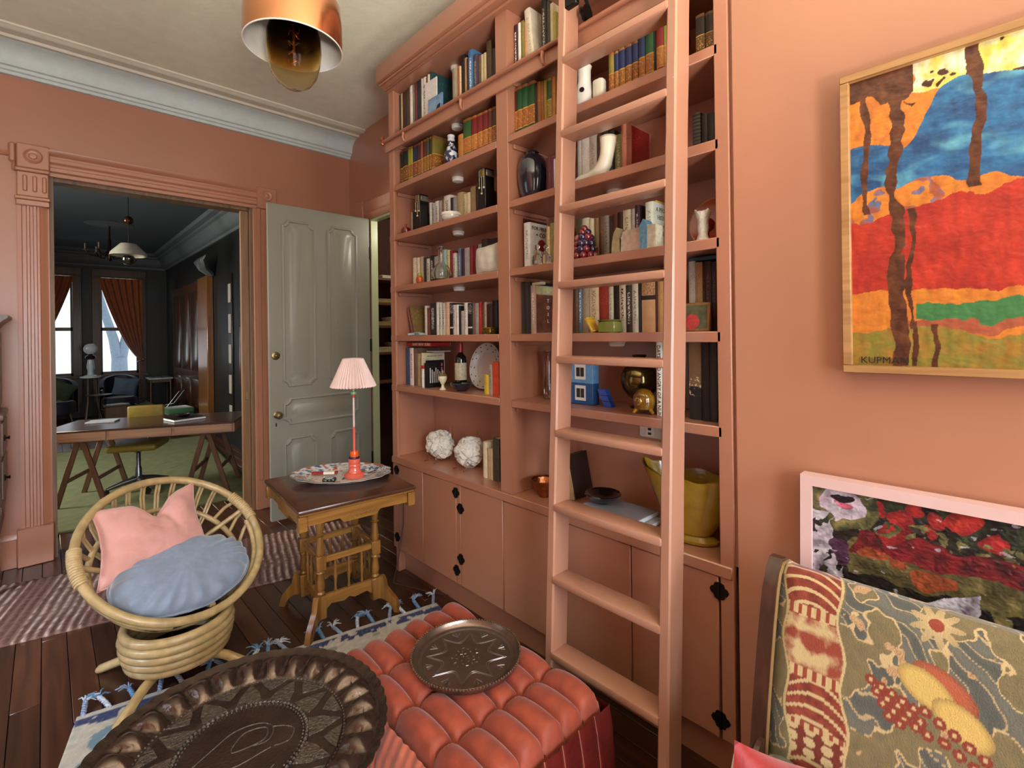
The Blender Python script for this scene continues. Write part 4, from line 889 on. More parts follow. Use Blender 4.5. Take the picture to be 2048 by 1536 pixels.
MB().lathe([(.03, 0), (.032, .005), (.055, .02), (.066, .042), (.068, .046), (.062, .044), (.05, .024), (.0, .01)], 32, cap=False).build('bowl', plain('navy_bowl_glaze', '#141a28', .08, coat=1), t, local=True)
MB().lathe([(.0655, .043), (.069, .046), (.0655, .049), (.062, .046)], 32, cap=False).build('rim', plain('navy_bowl_glaze', '#141a28', .08), t, local=True)
t = thing('dotted_plate', (1.93, 2.235, 1.267), 'round white plate with black dots leaning on bookcase back', 'plate')
Tp2 = Matrix.Translation((0, 0, .140)) @ Matrix.Rotation(-PI / 2 + .20, 4, 'Y')
MB().lathe([(0, .0), (.085, .001), (.092, .008), (.138, .018), (.140, .021), (.09, .012), (.083, .005), (0, .004)], 48, Tp2).build('dish', plain('white_plate_glaze', '#c4c0ba', .12, var=.02, coat=.6), t, local=True)
dm = MB()
for r_, n_, of in ((.101, 11, 0), (.126, 16, .1)):
    for k in range(n_):
        a = 2 * PI * k / n_ + of; zz = .0145 if r_ < .11 else .0198
        dm.lathe([(0, .0006), (.0042, .0006), (.0042, -.0005)], 8, Tp2 @ Matrix.Translation((r_ * math.cos(a), r_ * math.sin(a), zz)))
dm.build('dots', plain('black_dot_paint', '#201a18', .3), t, local=True)
t = thing('bud_vase', (1.86, 1.672, 1.267), 'tall slim clear glass vase left of ladder', 'vase')
MB().lathe([(.026, 0), (.028, .004), (.024, .06), (.020, .14), (.022, .21), (.028, .24), (.026, .24), (.02, .21), (.018, .14), (.022, .06), (0, .01)], 24, cap=False).build('body', glass('smoky_glass', '#d8c8bc'), t, local=True)
MB().lathe([(.026, .238), (.029, .241), (.026, .244), (.024, .241)], 24, cap=False).build('rim', M_clear, t, local=True)
for k, (z0, c, lab) in enumerate(((0, '#1f4a80', 'dark blue photo box under the light blue one behind ladder'), (.098, '#5f8fbc', 'light blue photo box on top of the dark blue one'))):
    t = thing('photo_box', (1.81, 1.42, 1.267 + z0), lab, 'photo box', 'blue photo boxes behind ladder')
    MB().rbox(0, .05, -.062, .075, 0, .0975, .002).build('box', plain('photo_box_blue_%d' % k, c, .45, var=.12, scale=60), t, local=True)
    MB().box(-.0015, .002, -.022, .04, .018, .088).build('mount', plain('white_mount', '#d8d4d0', .5), t, local=True)
    MB().box(-.003, 0, -.014, .006, .032, .074).box(-.003, 0, .010, .03, .032, .074).build('photograph', plain('dark_photo', '#2a2422', .4, var=.5, scale=120), t, local=True)
m = MB()
for k in range(3):
    dy = -.012 + k * .012
    m.prism([(dy + .03, .054 - k * .026), (dy - .012, .054 - k * .026), (dy - .024, .078 - k * .026), (dy + .018, .078 - k * .026)], .03, Matrix(((0, 0, 1, -.015), (-1, 0, 0, 0), (0, 1, 0, 0), (0, 0, 0, 1))))
m.v = [(x, y, z - .002) for x, y, z in m.v]
t = thing('zigzag_toy', (1.83, 1.30, 1.267), 'bright blue zigzag figure on the sixth shelf', 'ornament')
m.build('zigzag', plain('bright_blue_plastic', '#2c4fb0', .35), t, local=True)
t = thing('brass_globe_vase', (1.895, 1.165, 1.267), 'large round brass vase with mirror polish behind ladder', 'vase')
MB().lathe([(.04, 0), (.042, .006), (.022, .016), (.02, .03), (.05, .052), (.075, .085), (.084, .125), (.075, .165), (.05, .198), (.026, .212), (.024, .222)], 36).build('body', plain('old_brass', '#6a5c3c', .16, .95, var=.25, scale=20), t, local=True)
MB().lathe([(.024, .22), (.032, .23), (.03, .234), (.02, .226)], 28, cap=False).build('rim', plain('old_brass', '#6a5c3c', .16, .95), t, local=True)
t = thing('amber_ornament', (1.768, 1.068, 1.267), 'amber glass elephant-like lump with golden swirl on shelf', 'ornament')
t['label'] = 'squat amber glass ornament on three little feet'
MB().lathe([(.02, .012), (.038, .022), (.046, .05), (.042, .075), (.026, .095), (.012, .102), (0, .103)], 26).build('body', plain('amber_glass', '#7d560f', .06, var=.35, scale=30, coat=1), t, local=True)
for k in range(3):
    a = 2 * PI * k / 3 + .4; MB().tube([(.03 * math.cos(a), .03 * math.sin(a), .022), (.045 * math.cos(a), .045 * math.sin(a), .004)], [.010, .006], 8).build('foot', plain('gold_amber', '#a8812c', .1, .6), t, local=True)
MB().tube([(-.044 + .0 * k, .012 * math.cos(k * .6), .055 + .014 * math.sin(k * .6)) for k in range(9)], .0045, 6).build('swirl', M_gold, t, local=True)
# cupboard top: two corals on clear stands, copper bowl, black bowl, yellow fan planter, wall socket
def coral(loc, R, seed, lab):
    t = thing('coral_sculpture', loc, lab, 'coral', 'white corals on clear stands')
    bm = bmesh.new(); bmesh.ops.create_icosphere(bm, subdivisions=5, radius=1)
    for v in bm.verts:
        p = v.co.normalized(); q = p * 2.6 + Vector((seed, seed * 2, 0))
        q = q + Vector((noise.noise(q * .8), noise.noise(q * .8 + Vector((5, 2, 1))), 0)) * .9
        f1 = noise.noise(q * .6); g = abs(noise.noise(q * 1.15 + Vector((3, 1, 7))))
        r_ = R * (.90 + .28 * f1 - .34 * math.exp(-(g / .075) ** 2))
        v.co = Vector((p.x * r_ * .52, p.y * r_ * 1.05, p.z * r_))
    T = Matrix.Translation((0, 0, R * 1.05)) @ Matrix.Rotation(.25, 4, 'Y') @ Matrix.Rotation(.5, 4, 'Z')
    MB().bm(bm, T).build('coral', plain('white_coral', '#d9d4c8', .75, var=.06, bmp=.3, bscale=120), t, local=True, smooth=180)
    Ma = glass('clear_acrylic', '#f2dcd4', .03, 1.3)
    for s in (-1, 1):
        pts = [(-.085, s * .05 * R / .1, .004), (-.06, s * .05 * R / .1, .006), (-.068, s * .048 * R / .1, .035), (-.05, s * .045 * R / .1, .05), (-.02, s * .04 * R / .1, .02), (.05, s * .035 * R / .1, .008), (.075, s * .03 * R / .1, .10), (.085, s * .02 * R / .1, R * 2.1)]
        MB().tube(pts, .0045, 6).build('stand_arm', Ma, t, local=True)
    return t
coral((1.845, 2.61, .786), .100, 1.3, 'rounded white coral on clear stand, left of the pair')
coral((1.865, 2.335, .786), .098, 6.1, 'white branching coral on clear stand beside the cream books')
t = thing('copper_bowl', (1.80, 1.655, .786), 'hammered copper bowl on the cupboard top left of ladder', 'bowl')
MB().lathe([(.028, 0), (.03, .006), (.045, .025), (.058, .055), (.066, .078), (.068, .082), (.06, .08), (.05, .055), (.038, .028), (0, .014)], 36, cap=False).build('bowl', plain('copper_metal', '#9a5a36', .28, .95, var=.2, scale=60, bmp=.3, bscale=90), t, local=True)
MB().lathe([(.066, .08), (.074, .083), (.075, .087), (.066, .086)], 36, cap=False).build('rim', plain('copper_metal', '#9a5a36', .28, .95), t, local=True)
t = thing('wooden_paddle', (1.93, 1.60, .786), 'dark wooden paddle leaning in the back of the bay', 'paddle')
Tw = Matrix.Rotation(.06, 4, 'Y') @ Matrix.Rotation(-.12, 4, 'X')
MB().rbox(-.008, .008, -.028, .028, 0, .12, .006, 2, Tw).build('blade', plain('dark_walnut', '#2c1610', .5), t, local=True)
MB().tube([Tw @ Vector((0, 0, .115)), Tw @ Vector((0, 0, .26))], [.014, .009], 10).build('handle', plain('dark_walnut', '#2c1610', .5), t, local=True)
t = thing('black_bowl', (1.832, 1.325, .825), 'glossy black bowl resting on the grey books', 'bowl')
MB().lathe([(.028, 0), (.03, .004), (.062, .018), (.078, .036), (.082, .042), (.074, .040), (.055, .022), (0, .012)], 36, cap=False).build('bowl', plain('black_glaze', '#0f0e0f', .08, coat=1), t, local=True)
MB().lathe([(.079, .038), (.084, .042), (.079, .046), (.074, .041)], 36, cap=False).build('rim', plain('black_glaze', '#0f0e0f', .08), t, local=True)
# fan shaped planter
t = thing('fan_planter', (1.83, .905, .786), 'large mustard yellow fan shaped ceramic planter behind ladder', 'planter')
M_yel = plain('mustard_glaze', '#94741f', .22, var=.12, scale=30, coat=.5, bmp=.15, bscale=60)
def fan(u, v):
    a = 2 * PI * u; fl = ease(v)
    ry = .085 + .125 * v ** .85; rx = .055 + .035 * v
    rib = 1 + .035 * math.cos(a * 8) * v
    z = .035 + v * (.215 + .03 * abs(math.sin(a)) ** 3 + .006 * math.cos(a * 8))
    return (rx * math.cos(a) * rib, ry * math.sin(a) * rib, z)
m = MB().grid(72, 12, fan, closed_u=True); m.grid(72, 2, lambda u, v: tuple(Vector(fan(u, 1)) * (1 - .07 * v) + Vector((0, 0, -.004 * v))), closed_u=True); m.grid(72, 8, lambda u, v: tuple(Vector((fan(u, 1 - v)[0] * .92, fan(u, 1 - v)[1] * .92, fan(u, 1 - v)[2]))), closed_u=True)
m.build('bowl', M_yel, t, local=True, smooth=60)
MB().lathe([(.07, 0), (.085, .004), (.088, .014), (.07, .026), (.06, .036), (0, .04)], 40, sx=.75, sy=1.25).build('foot', M_yel, t, local=True)
t = thing('wall_socket', (2.009, 1.18, 1.145), 'white double wall socket on the bookcase back panel', 'socket')
MB().rbox(-.008, 0, -.055, .055, -.03, .03, .003).build('plate', plain('socket_plastic', '#d4cdbf', .4), t, local=True)
MB().rbox(-.011, -.006, -.02, .02, -.024, .024, .002).build('outlet', plain('socket_plastic_white', '#e6e2d8', .35), t, local=True)
MB().box(-.0125, -.010, -.008, .008, .005, .016).box(-.0125, -.010, -.008, .008, -.016, -.005).build('slots', M_black, t, local=True)
# ================================================================ woven and painted surfaces: colour laid down point by point
def attr_mat(name, rough=.8, spec=.3, bmp=.3, bscale=180, coat=0., sheen=0.):
    if name in MATS: return MATS[name]
    m, nt, b = newmat(name); setspec(b, rough, 0, spec, coat, sheen)
    a = nt.nodes.new('ShaderNodeAttribute'); a.attribute_name = 'dye'; nt.links.new(a.outputs['Color'], b.inputs['Base Color'])
    v = coords(nt); n = node(nt, 'ShaderNodeTexNoise', vals={'Scale': bscale, 'Detail': 4.0}); nt.links.new(v, n.inputs['Vector']); bump(nt, b, n.outputs[0], bmp, .003)
    MATS[name] = m; return m
def dye(o, fn):
    """fn(i) -> linear rgb for vertex i"""
    me = o.data; a = me.color_attributes.new('dye', 'FLOAT_COLOR', 'POINT'); buf = []
    for i in range(len(me.vertices)): c = fn(i); buf += [c[0], c[1], c[2], 1.0]
    a.data.foreach_set('color', buf)
def mixl(a, b, t): t = max(0., min(1., t)); return tuple(x * (1 - t) + y * t for x, y in zip(a[:3], b[:3]))
def nz(x, y, s=1., o=0.): return noise.noise(Vector((x * s + o, y * s - o, o)))
def fbm(x, y, s=1., o=0.): return nz(x, y, s, o) + .5 * nz(x, y, s * 2.1, o + 3) + .25 * nz(x, y, s * 4.3, o + 9)

# ================================================================ rattan swivel chair
M_rat = plain('rattan_cane', '#a88f62', .38, var=.22, scale=24, coat=.2)
M_bind = plain('rattan_binding', '#b49a6c', .5, var=.15, scale=60)
rc0 = Vector((.472, 2.95, .566)); al = math.radians(-70.4); ta = math.radians(41.3)
rn = Vector((math.sin(ta) * math.cos(al), math.sin(ta) * math.sin(al), math.cos(ta))); ra = Vector((-math.sin(al), math.cos(al), 0)); rb_ = rn.cross(ra)
def RP(u, v, w_): return rc0 + ra * u + rb_ * v + rn * w_
ch = thing('rattan_chair', (.45, 2.83, 0), 'round rattan swivel bowl chair in front of the doorway', 'chair')
RR = .400
def ringpts(R, w_, n=64, cu=0, cv=0): return [RP(cu + R * math.cos(2 * PI * k / n), cv + R * math.sin(2 * PI * k / n), w_) for k in range(n)]
rad = [.0195 + .0018 * (1 if k % 11 == 0 else 0) for k in range(66)]
MB().tube(ringpts(RR, 0, 66), rad, 12, True).build('rim', M_rat, ch, smooth=60)
MB().tube(ringpts(.33, -.125, 60, 0, -.03), .014, 10, True).build('lower_hoop', M_rat, ch, smooth=60)
MB().tube(ringpts(.20, -.205, 48, 0, -.05), .013, 10, True).build('seat_hoop', M_rat, ch, smooth=60)
# second cane under the front of the rim
MB().tube([RP((RR - .012) * math.cos(a), (RR - .012) * math.sin(a) - .0, -.030 - .022 * math.sin((a - PI) / PI * PI)) for a in [PI + PI * k / 30 for k in range(31)]], .0165, 10).build('front_hoop', M_rat, ch, smooth=60)
for k in range(11):   # back spindles: pairs of split cane
    a = math.radians(38 + 104 * k / 10)
    for d in (-.007, .007):
        ca, sa = math.cos(a), math.sin(a); t = Vector((-sa, ca)) * d
        MB().tube([RP(RR * ca + t.x, RR * sa + t.y, 0), RP(.375 * ca + t.x, .36 * sa + t.y, -.07), RP(.33 * ca + t.x, .33 * sa - .03 + t.y, -.125), RP(.2 * ca + t.x, .2 * sa - .05 + t.y, -.205)], .0062, 6).build('spindle', M_rat, ch, smooth=60)
for a in (math.radians(170), math.radians(10)):   # side struts and crossing arms
    s = 1 if math.cos(a) > 0 else -1
    for q in (-.18, -.02, .16):
        b2 = a + q; MB().tube([RP(RR * math.cos(b2), RR * math.sin(b2), 0), RP(.37 * math.cos(b2 + q * .4), .37 * math.sin(b2 + q * .4), -.065), RP(.33 * math.cos(b2 + q), .33 * math.sin(b2 + q) - .03, -.125)], .010, 8).build('strut', M_rat, ch, smooth=60)
    MB().tube([RP(RR * math.cos(a), RR * math.sin(a), -.01), RP(.22 * s, .06, -.16), RP(.02 * s, .04, -.205)], .013, 8).build('cross_arm', M_rat, ch, smooth=60)
for a0 in (math.radians(172), math.radians(12)):   # wrapped bindings
    m = MB()
    for k in range(15):
        a = a0 + (k - 7) * .030; p = RP(RR * math.cos(a), RR * math.sin(a), 0); tdir = (ra * -math.sin(a) + rb_ * math.cos(a))
        x_ = tdir.cross(rn).normalized(); m.tube([p + (x_ * math.cos(q) + rn * math.sin(q)) * .0225 for q in [2 * PI * j / 14 for j in range(14)]], .0062, 6, True)
    m.build('binding', M_bind, ch, smooth=60)
bc_ = Vector((.452, 2.815, 0))
for k, (z, R) in enumerate(((.118, .196), (.152, .206), (.187, .213), (.222, .216), (.256, .210))):
    MB().tube([bc_ + Vector((R * math.cos(a), R * math.sin(a), z)) for a in [2 * PI * j / 48 for j in range(48)]], .0205, 10, True).build('base_coil', M_rat, ch, smooth=60)
MB().lathe([(.10, .085), (.19, .10), (.19, .115), (.10, .115)], 32, Matrix.Translation(bc_), cap=True).lathe([(.03, .03), (.03, .28), (.16, .285), (.16, .30), (0, .30)], 24, Matrix.Translation(bc_)).build('swivel', plain('dark_iron', '#241d18', .5, .6), ch)
for a in (226, 138, 316, 46):
    a = math.radians(a); d = Vector((math.cos(a), math.sin(a), 0))
    MB().tube([bc_ + d * .06 + Vector((0, 0, .098)), bc_ + d * .22 + Vector((0, 0, .078)), bc_ + d * .37 + Vector((0, 0, .022)), bc_ + d * .385 + Vector((0, 0, .012))], [.02, .021, .020, .012], 10).build('leg', M_rat, ch, smooth=60)
MB().tube([RP(.02, -.36, -.03), RP(.02, -.30, -.12)], .016, 8).build('front_post', M_rat, ch, smooth=60)

# grey round seat cushion
M_gv = plain('grey_blue_velvet', '#7b889c', .75, var=.10, scale=30, sheen=.7, bmp=.12, bscale=200)
gc = RP(.0, -.135, -.065); gn = (rn * .75 + Vector((0, 0, 1)) * .5).normalized(); ga = ra; gb = gn.cross(ga)
def cush(u, v):
    a = 2 * PI * u; s = v * PI; r_ = math.sin(s) ** .62; h = -math.cos(s)
    wr = .018 * math.sin(a * 19 + 3 * math.sin(a * 3)) * math.exp(-((v - .62) / .16) ** 2) * (.4 + .6 * abs(nz(a, 1, 1.4)))
    th = .080 * (1 if h > 0 else .8) * abs(h) ** .85 * (1 if h > 0 else -1)
    dent = -.012 * nz(math.cos(a) * 2 * r_, math.sin(a) * 2 * r_, 1.2, 4)
    return tuple(gc + ga * (.305 * r_ * math.cos(a)) + gb * (.222 * r_ * math.sin(a)) + gn * (th + wr + (dent if h > 0 else 0)))
cu = MB().grid(120, 26, cush, closed_u=True).build('seat_cushion', M_gv, loc=tuple(gc - gn * .08), smooth=180)
tag(cu, 'round grey blue velvet cushion on the seat of rattan chair', 'cushion')
MB().tube([tuple(gc + ga * (.309 * math.cos(a)) + gb * (.226 * math.sin(a)) + gn * (-.004 + .004 * math.sin(a * 9))) for a in [2 * PI * k / 72 for k in range(72)]], .005, 6, True).build('piping', M_gv, cu, smooth=60)
# pink velvet pillow with a karate-chopped top
M_pv = plain('pink_velvet', '#cb948b', .75, var=.12, scale=9, sheen=.5, bmp=.10, bscale=220)
c0, c1, c2, c3 = (Vector(p) for p in ((.147, 3.082, .775), (.597, 3.245, .780), (.642, 3.03, .44), (.158, 2.875, .462)))
pn = (c1 - c0).cross(c3 - c0).normalized(); pn = -pn if pn.y > 0 else pn
def pil(sg):
    def g(u, v):
        a, b = 2 * u - 1, 2 * v - 1
        P = (c0 * (1 - u) + c1 * u) * (1 - v) + (c3 * (1 - u) + c2 * u) * v
        ctr = (c0 + c1 + c2 + c3) / 4
        inx = .16 * (1 - b * b) * abs(a) ** 4; iny = .18 * (1 - a * a) * abs(b) ** 4
        P = P + (ctr - P) * (inx + iny) * .8
        chop = math.exp(-((u - .56) / .15) ** 2) * max(0, 1 - v * 1.7) ** 1.2
        P = P + (c3 - c0) * (chop * .26)
        th = max((1 - abs(a) ** 2.6) * (1 - abs(b) ** 2.6), 0) ** .5
        th *= 1 - .55 * chop
        crease = -.020 * math.exp(-((u - .60 - v * .16) / .028) ** 2) * max(0, 1 - abs(v - .28) / .32) - .012 * math.exp(-((v - .80 - .05 * math.sin(u * 5)) / .03) ** 2) * max(0, 1 - abs(u - .3) / .3)
        crease += .008 * fbm(u, v, 4.5, 2)
        return tuple(P + pn * sg * (.072 * th) + pn * crease * (th > .05))
    return g
pk = MB().grid(48, 48, pil(1)).grid(48, 48, pil(-1)).build('throw_pillow', M_pv, loc=tuple((c2 + c3) / 2), smooth=180)
tag(pk, 'pink velvet square pillow with chopped top on rattan chair', 'pillow')
edge = [(i / 12, 0) for i in range(12)] + [(1, i / 12) for i in range(12)] + [(1 - i / 12, 1) for i in range(12)] + [(0, 1 - i / 12) for i in range(12)]
MB().tube([pil(0)(u, v) for u, v in edge], .0035, 6, True).build('piping', M_pv, pk, smooth=60)

# ================================================================ oak parlour table
M_oak = wood('golden_oak', '#9a6c30', '#6d4519', 0, 9, .32, .3)
M_oakv = wood('golden_oak_turned', '#8f632c', '#5f3c17', 2, 9, .28, .4)
M_top = wood('dark_table_top', '#553322', '#3a2015', 0, 7, .26, .4)
tb = thing('parlour_table', (1.237, 2.785, 0), 'carved oak parlour table with dark top beside the bookcase', 'table', rz=math.radians(-5))
MB().rbox(-.32, .32, -.36, .36, .718, .74, .007, 2).build('table_top', M_top, tb, local=True)
MB().rbox(-.312, .312, -.352, .352, .706, .719, .004).build('edge_moulding', M_oak, tb, local=True)
for s in (-1, 1):
    pol = [(-.27, .706), (-.27, .652), (-.11, .655), (-.09, .630), (.09, .630), (.11, .655), (.27, .652), (.27, .706)]
    m = MB().prism(pol, .018, Matrix(((1, 0, 0, 0), (0, 0, 1, s * .335 - .009), (0, 1, 0, 0), (0, 0, 0, 1))))
    ap = m.build('apron', M_oak, tb, local=True)
    mm = MB()
    for k in range(7):
        for q in (-1, 1): mm.tube([(-.07 + k * .022, s * .346, .655), (-.058 + k * .022, s * .347, .655 + q * .013)], [.003, .0012], 5)
    mm.tube([(-.075, s * .345, .655), (.085, s * .345, .655)], .002, 5); mm.build('carving', M_oak, ap, local=True)
    pol2 = [(-.31, .706), (-.31, .652), (-.11, .655), (-.09, .630), (.09, .630), (.11, .655), (.31, .652), (.31, .706)]
    MB().prism(pol2, .018, Matrix(((0, 0, 1, s * .295 - .009), (1, 0, 0, 0), (0, 1, 0, 0), (0, 0, 0, 1)))).build('apron', M_oak, tb, local=True)
for sx in (-1, 1):
    for sy in (-1, 1):
        MB().rbox(sx * .295 - .022, sx * .295 + .022, sy * .335 - .022, sy * .335 + .022, .63, .706, .004).build('corner_block', M_oak, tb, local=True)
        # turned leg: alternating blocks and turnings
        prof = [(.014, .655), (.024, .645), (.024, .632), (.016, .62), (.020, .60), (.024, .575), (.020, .55), (.016, .53), (.026, .522), (.016, .512), (.019, .47), (.024, .43), (.017, .41)]
        x_, y_ = sx * .155, sy * .155
        MB().lathe([(.022, .706)] + prof, 16, cx=x_, cy=y_).build('leg_turning', M_oakv, tb, local=True)
        MB().rbox(x_ - .026, x_ + .026, y_ - .026, y_ + .026, .33, .41, .004).build('leg_block', M_oakv, tb, local=True)
        MB().lathe([(.017, .33), (.025, .318), (.017, .305), (.021, .27), (.024, .235), (.017, .215), (.024, .205), (.018, .195)], 16, cx=x_, cy=y_).build('leg_turning', M_oakv, tb, local=True)
        MB().rbox(x_ - .026, x_ + .026, y_ - .026, y_ + .026, .07, .195, .004).build('leg_block', M_oakv, tb, local=True)
        # scrolled foot going outwards on the diagonal
        d = Vector((sx, sy, 0)).normalized(); pts = [(.02, .20), (.05, .205), (.062, .18), (.07, .14), (.10, .105), (.13, .07), (.145, .03), (.15, 0), (.115, 0), (.105, .03), (.08, .06), (.05, .075), (.02, .08)]
        M4 = Matrix(((d.x, 0, -d.y, x_ + d.y * .015), (d.y, 0, d.x, y_ - d.x * .015), (0, 1, 0, 0), (0, 0, 0, 1)))
        MB().prism(pts, .03, M4).build('foot', M_oakv, tb, local=True)
for s in (-1, 1):
    MB().rbox(-.14, .14, s * .155 - .012, s * .155 + .012, .365, .40, .004).build('stretcher', M_oak, tb, local=True)
    MB().rbox(s * .155 - .012, s * .155 + .012, -.14, .14, .365, .40, .004).build('stretcher', M_oak, tb, local=True)
    for nm in (0, 1):
        pol = [(-.14, .19), (-.14, .10), (-.10, .135), (-.03, .125), (0, .14), (.03, .125), (.10, .135), (.14, .10), (.14, .19)]
        T4 = Matrix(((1, 0, 0, 0), (0, 0, 1, s * .155 - .009), (0, 1, 0, 0), (0, 0, 0, 1))) if nm == 0 else Matrix(((0, 0, 1, s * .155 - .009), (1, 0, 0, 0), (0, 1, 0, 0), (0, 0, 0, 1)))
        MB().prism(pol, .018, T4).build('lower_rail', M_oak, tb, local=True)
        for k in range(3):
            q = -.075 + k * .075; cxy = (q, s * .155) if nm == 0 else (s * .155, q)
            MB().lathe([(.006, .19), (.009, .20), (.006, .215), (.008, .25), (.012, .275), (.007, .295), (.008, .33), (.006, .365)], 10, cx=cxy[0], cy=cxy[1]).build('baluster', M_oakv, tb, local=True)
# floral platter with scalloped rim
TZ = .741
def platter_dye(x, y, r):
    base = lin('#cfd2d4')
    if r > .70:
        q = fbm(x, y, 26, 1); c = base
        if q > .22: c = lin('#a4543c')
        elif q < -.28: c = lin('#4a628c')
        elif .06 < q < .12: c = lin('#a5aab0')
        return c
    q = fbm(x, y, 20, 7); return lin('#b9685a') if q > .42 else lin('#6a7a6a') if q < -.42 else lin('#d6d2cc')
pt = thing('serving_platter', (1.285, 2.845, TZ), 'large oval floral china platter under the pink lamp', 'platter', rz=math.radians(-46))
m = MB()
prof = [(0, .012), (.3, .012), (.55, .011), (.68, .013), (.74, .022), (.86, .030), (.96, .036), (1.0, .040), (1.0, .036), (.95, .030), (.72, .012), (.6, .0), (0, .0)]
ts = []
for i in range(len(prof) - 1):
    for k in range(6): ts.append(tuple(prof[i][j] + (prof[i + 1][j] - prof[i][j]) * k / 6 for j in (0, 1)))
ts.append(prof[-1])
NA = 120
def plat(u, v):
    r_, z = ts[min(int(round(v * (len(ts) - 1))), len(ts) - 1)]; a = 2 * PI * u
    sc = 1 + .02 * math.cos(a * 14) * (r_ > .8); return (.295 * r_ * sc * math.cos(a), .215 * r_ * sc * math.sin(a), z)
m.grid(NA, len(ts), plat, closed_u=True); po = m.build('dish', attr_mat('china_glaze', .12, .5, 0.0, coat=.6), pt, local=True, smooth=60)
dye(po, lambda i: platter_dye(po.data.vertices[i].co.x, po.data.vertices[i].co.y, ts[i // NA][0]) if i // NA < len(ts) * .62 else lin('#d5d6d8'))
MB().tube([plat(k / 90, 7 / 12 * 1.0) for k in range(90)], .0022, 5, True).build('gilt_rim', plain('brown_gilt', '#8a6a4a', .3, .3), pt, local=True)
# small things in the platter: bottle-cap ashtray, letter opener, matchbook, long matchbox
t = thing('ashtray', (1.185, 2.785, TZ + .0135), 'small dark green fluted glass ashtray with pale centre on platter', 'ashtray')
m = MB(); n_ = 48
m.grid(n_, 6, lambda u, v: ((.030 + .008 * math.sin(v * 2.6) + (.003 * math.cos(2 * PI * u * 14))) * math.cos(2 * PI * u), (.030 + .008 * math.sin(v * 2.6) + (.003 * math.cos(2 * PI * u * 14))) * math.sin(2 * PI * u), v * .022), closed_u=True)
m.lathe([(.0, .0), (.032, 0)], n_, cap=False).lathe([(.033, .022), (.024, .023), (0, .014)], n_, cap=False); m.build('cup', plain('dark_green_glass', '#1e3028', .1, coat=.8), t, local=True)
MB().lathe([(0, .0245), (.020, .0245), (.023, .0235), (.023, .020), (0, .02)], 28).build('disc', plain('pale_grey_disc', '#aab2b8', .3), t, local=True)
t = thing('letter_opener', (1.435, 2.745, TZ + .030), 'thin dark metal letter opener on the platter rim', 'letter opener', rz=math.radians(25))
MB().rbox(-.06, .04, -.004, .004, 0, .003, .001).build('blade', plain('dark_steel', '#2c2a2a', .3, .8), t, local=True)
MB().lathe([(0, 0), (.012, .001), (.012, .005), (0, .006)], 18, Matrix.Translation((-.062, 0, 0))).build('handle', plain('pale_grey_disc', '#aab2b8', .3), t, local=True)
t = thing('matchbox', (1.225, 2.945, TZ + .018), 'red and white striped long matchbox lying on the platter', 'matchbox', rz=math.radians(-38))
MB().rbox(-.075, .075, -.013, .013, 0, .016, .001).build('box', plain('red_box_print', '#8c2a22', .5, var=.15, scale=60), t, local=True)
MB().box(-.005, .06, -.0136, .0136, .001, .0166).build('label', plain('white_label', '#ddd6c8', .6), t, local=True)
# pink lamp with pleated shade
t = thing('table_lamp', (1.335, 2.775, TZ + .0135), 'pink glass table lamp with pleated white shade', 'lamp')
M_pk = plain('coral_pink_glass', '#d9604f', .12, var=.06, coat=.8)
MB().lathe([(.060, 0), (.062, .004), (.062, .020), (.056, .026), (.042, .030), (.034, .045), (.033, .060), (.0345, .062), (.0345, .076), (.032, .079), (.034, .082), (.034, .108), (.028, .114), (0, .114)], 36).build('base', M_pk, t, local=True)
MB().lathe([(.031, .110), (.033, .115), (.030, .121), (.026, .122), (0, .122)], 30).build('blue_collar', plain('dark_purple_glass', '#2c1e3a', .15), t, local=True)
MB().lathe([(.023, .122), (.024, .126), (.024, .152), (.021, .156), (0, .156)], 28).build('orange_band', plain('orange_glass_band', '#e0591c', .15), t, local=True)
MB().tube([(0, 0, .155), (0, 0, .30)], .0075, 12).build('pink_rod', M_pk, t, local=True)
MB().tube([(0, 0, .30), (0, 0, .545)], .0062, 12).build('clear_rod', plain('pale_acrylic', '#d6c2b8', .15, coat=.6), t, local=True)
MB().tube([(0, 0, .476), (0, 0, .492)], .0085, 12).build('red_ring', plain('red_ring_glass', '#c23a34', .15), t, local=True)
MB().lathe([(.010, .492), (.020, .496), (.020, .512), (.012, .517), (0, .517)], 24).build('green_collar', plain('green_glass', '#7aa268', .2, coat=.5), t, local=True)
MB().sphere((0, 0, .548), .026, 18, 12).build('bulb', plain('clear_bulb', '#c9c4bc', .1), t, local=True)
M_sh = plain('pleated_pink_paper', '#dcc0ba', .7, var=.05, bmp=.05)
np_ = 44
def shade_f(u, v):
    a = 2 * PI * u; k = int(round(u * np_ * 2)); z = .545 + .165 * (1 - v); r_ = .058 + (.128 - .058) * v
    r_ *= 1 + (.05 if k % 2 else -.02); return (r_ * math.cos(a), r_ * math.sin(a), z - (.006 if k % 2 == 0 and v > .9 else 0))
MB().grid(np_ * 2, 5, shade_f, closed_u=True).build('shade', M_sh, t, local=True, smooth=0)
MB().tube([(.056 * math.cos(a), .056 * math.sin(a), .71) for a in [2 * PI * k / 40 for k in range(40)]], .003, 6, True).build('shade_ring', M_sh, t, local=True)
MB().tube([(0, 0, .55), (.03, 0, .70), (.056, 0, .708)], .0016, 5).tube([(0, 0, .55), (-.03, 0, .70), (-.056, 0, .708)], .0016, 5).build('harp', MBr, t, local=True)
m = MB().tube([(1.50, 2.60, .66), (1.60, 2.68, .60), (1.685, 2.80, .55), (1.692, 2.82, .35), (1.66, 2.84, .12), (1.60, 2.80, .012), (1.70, 2.55, .010), (1.74, 2.40, .03)], .003, 6)
tag(m.build('lamp_cord', plain('brown_cord', '#4a3020', .7), loc=(1.6, 2.8, 0)), 'thin brown cord hanging between table and cupboard', 'cord')

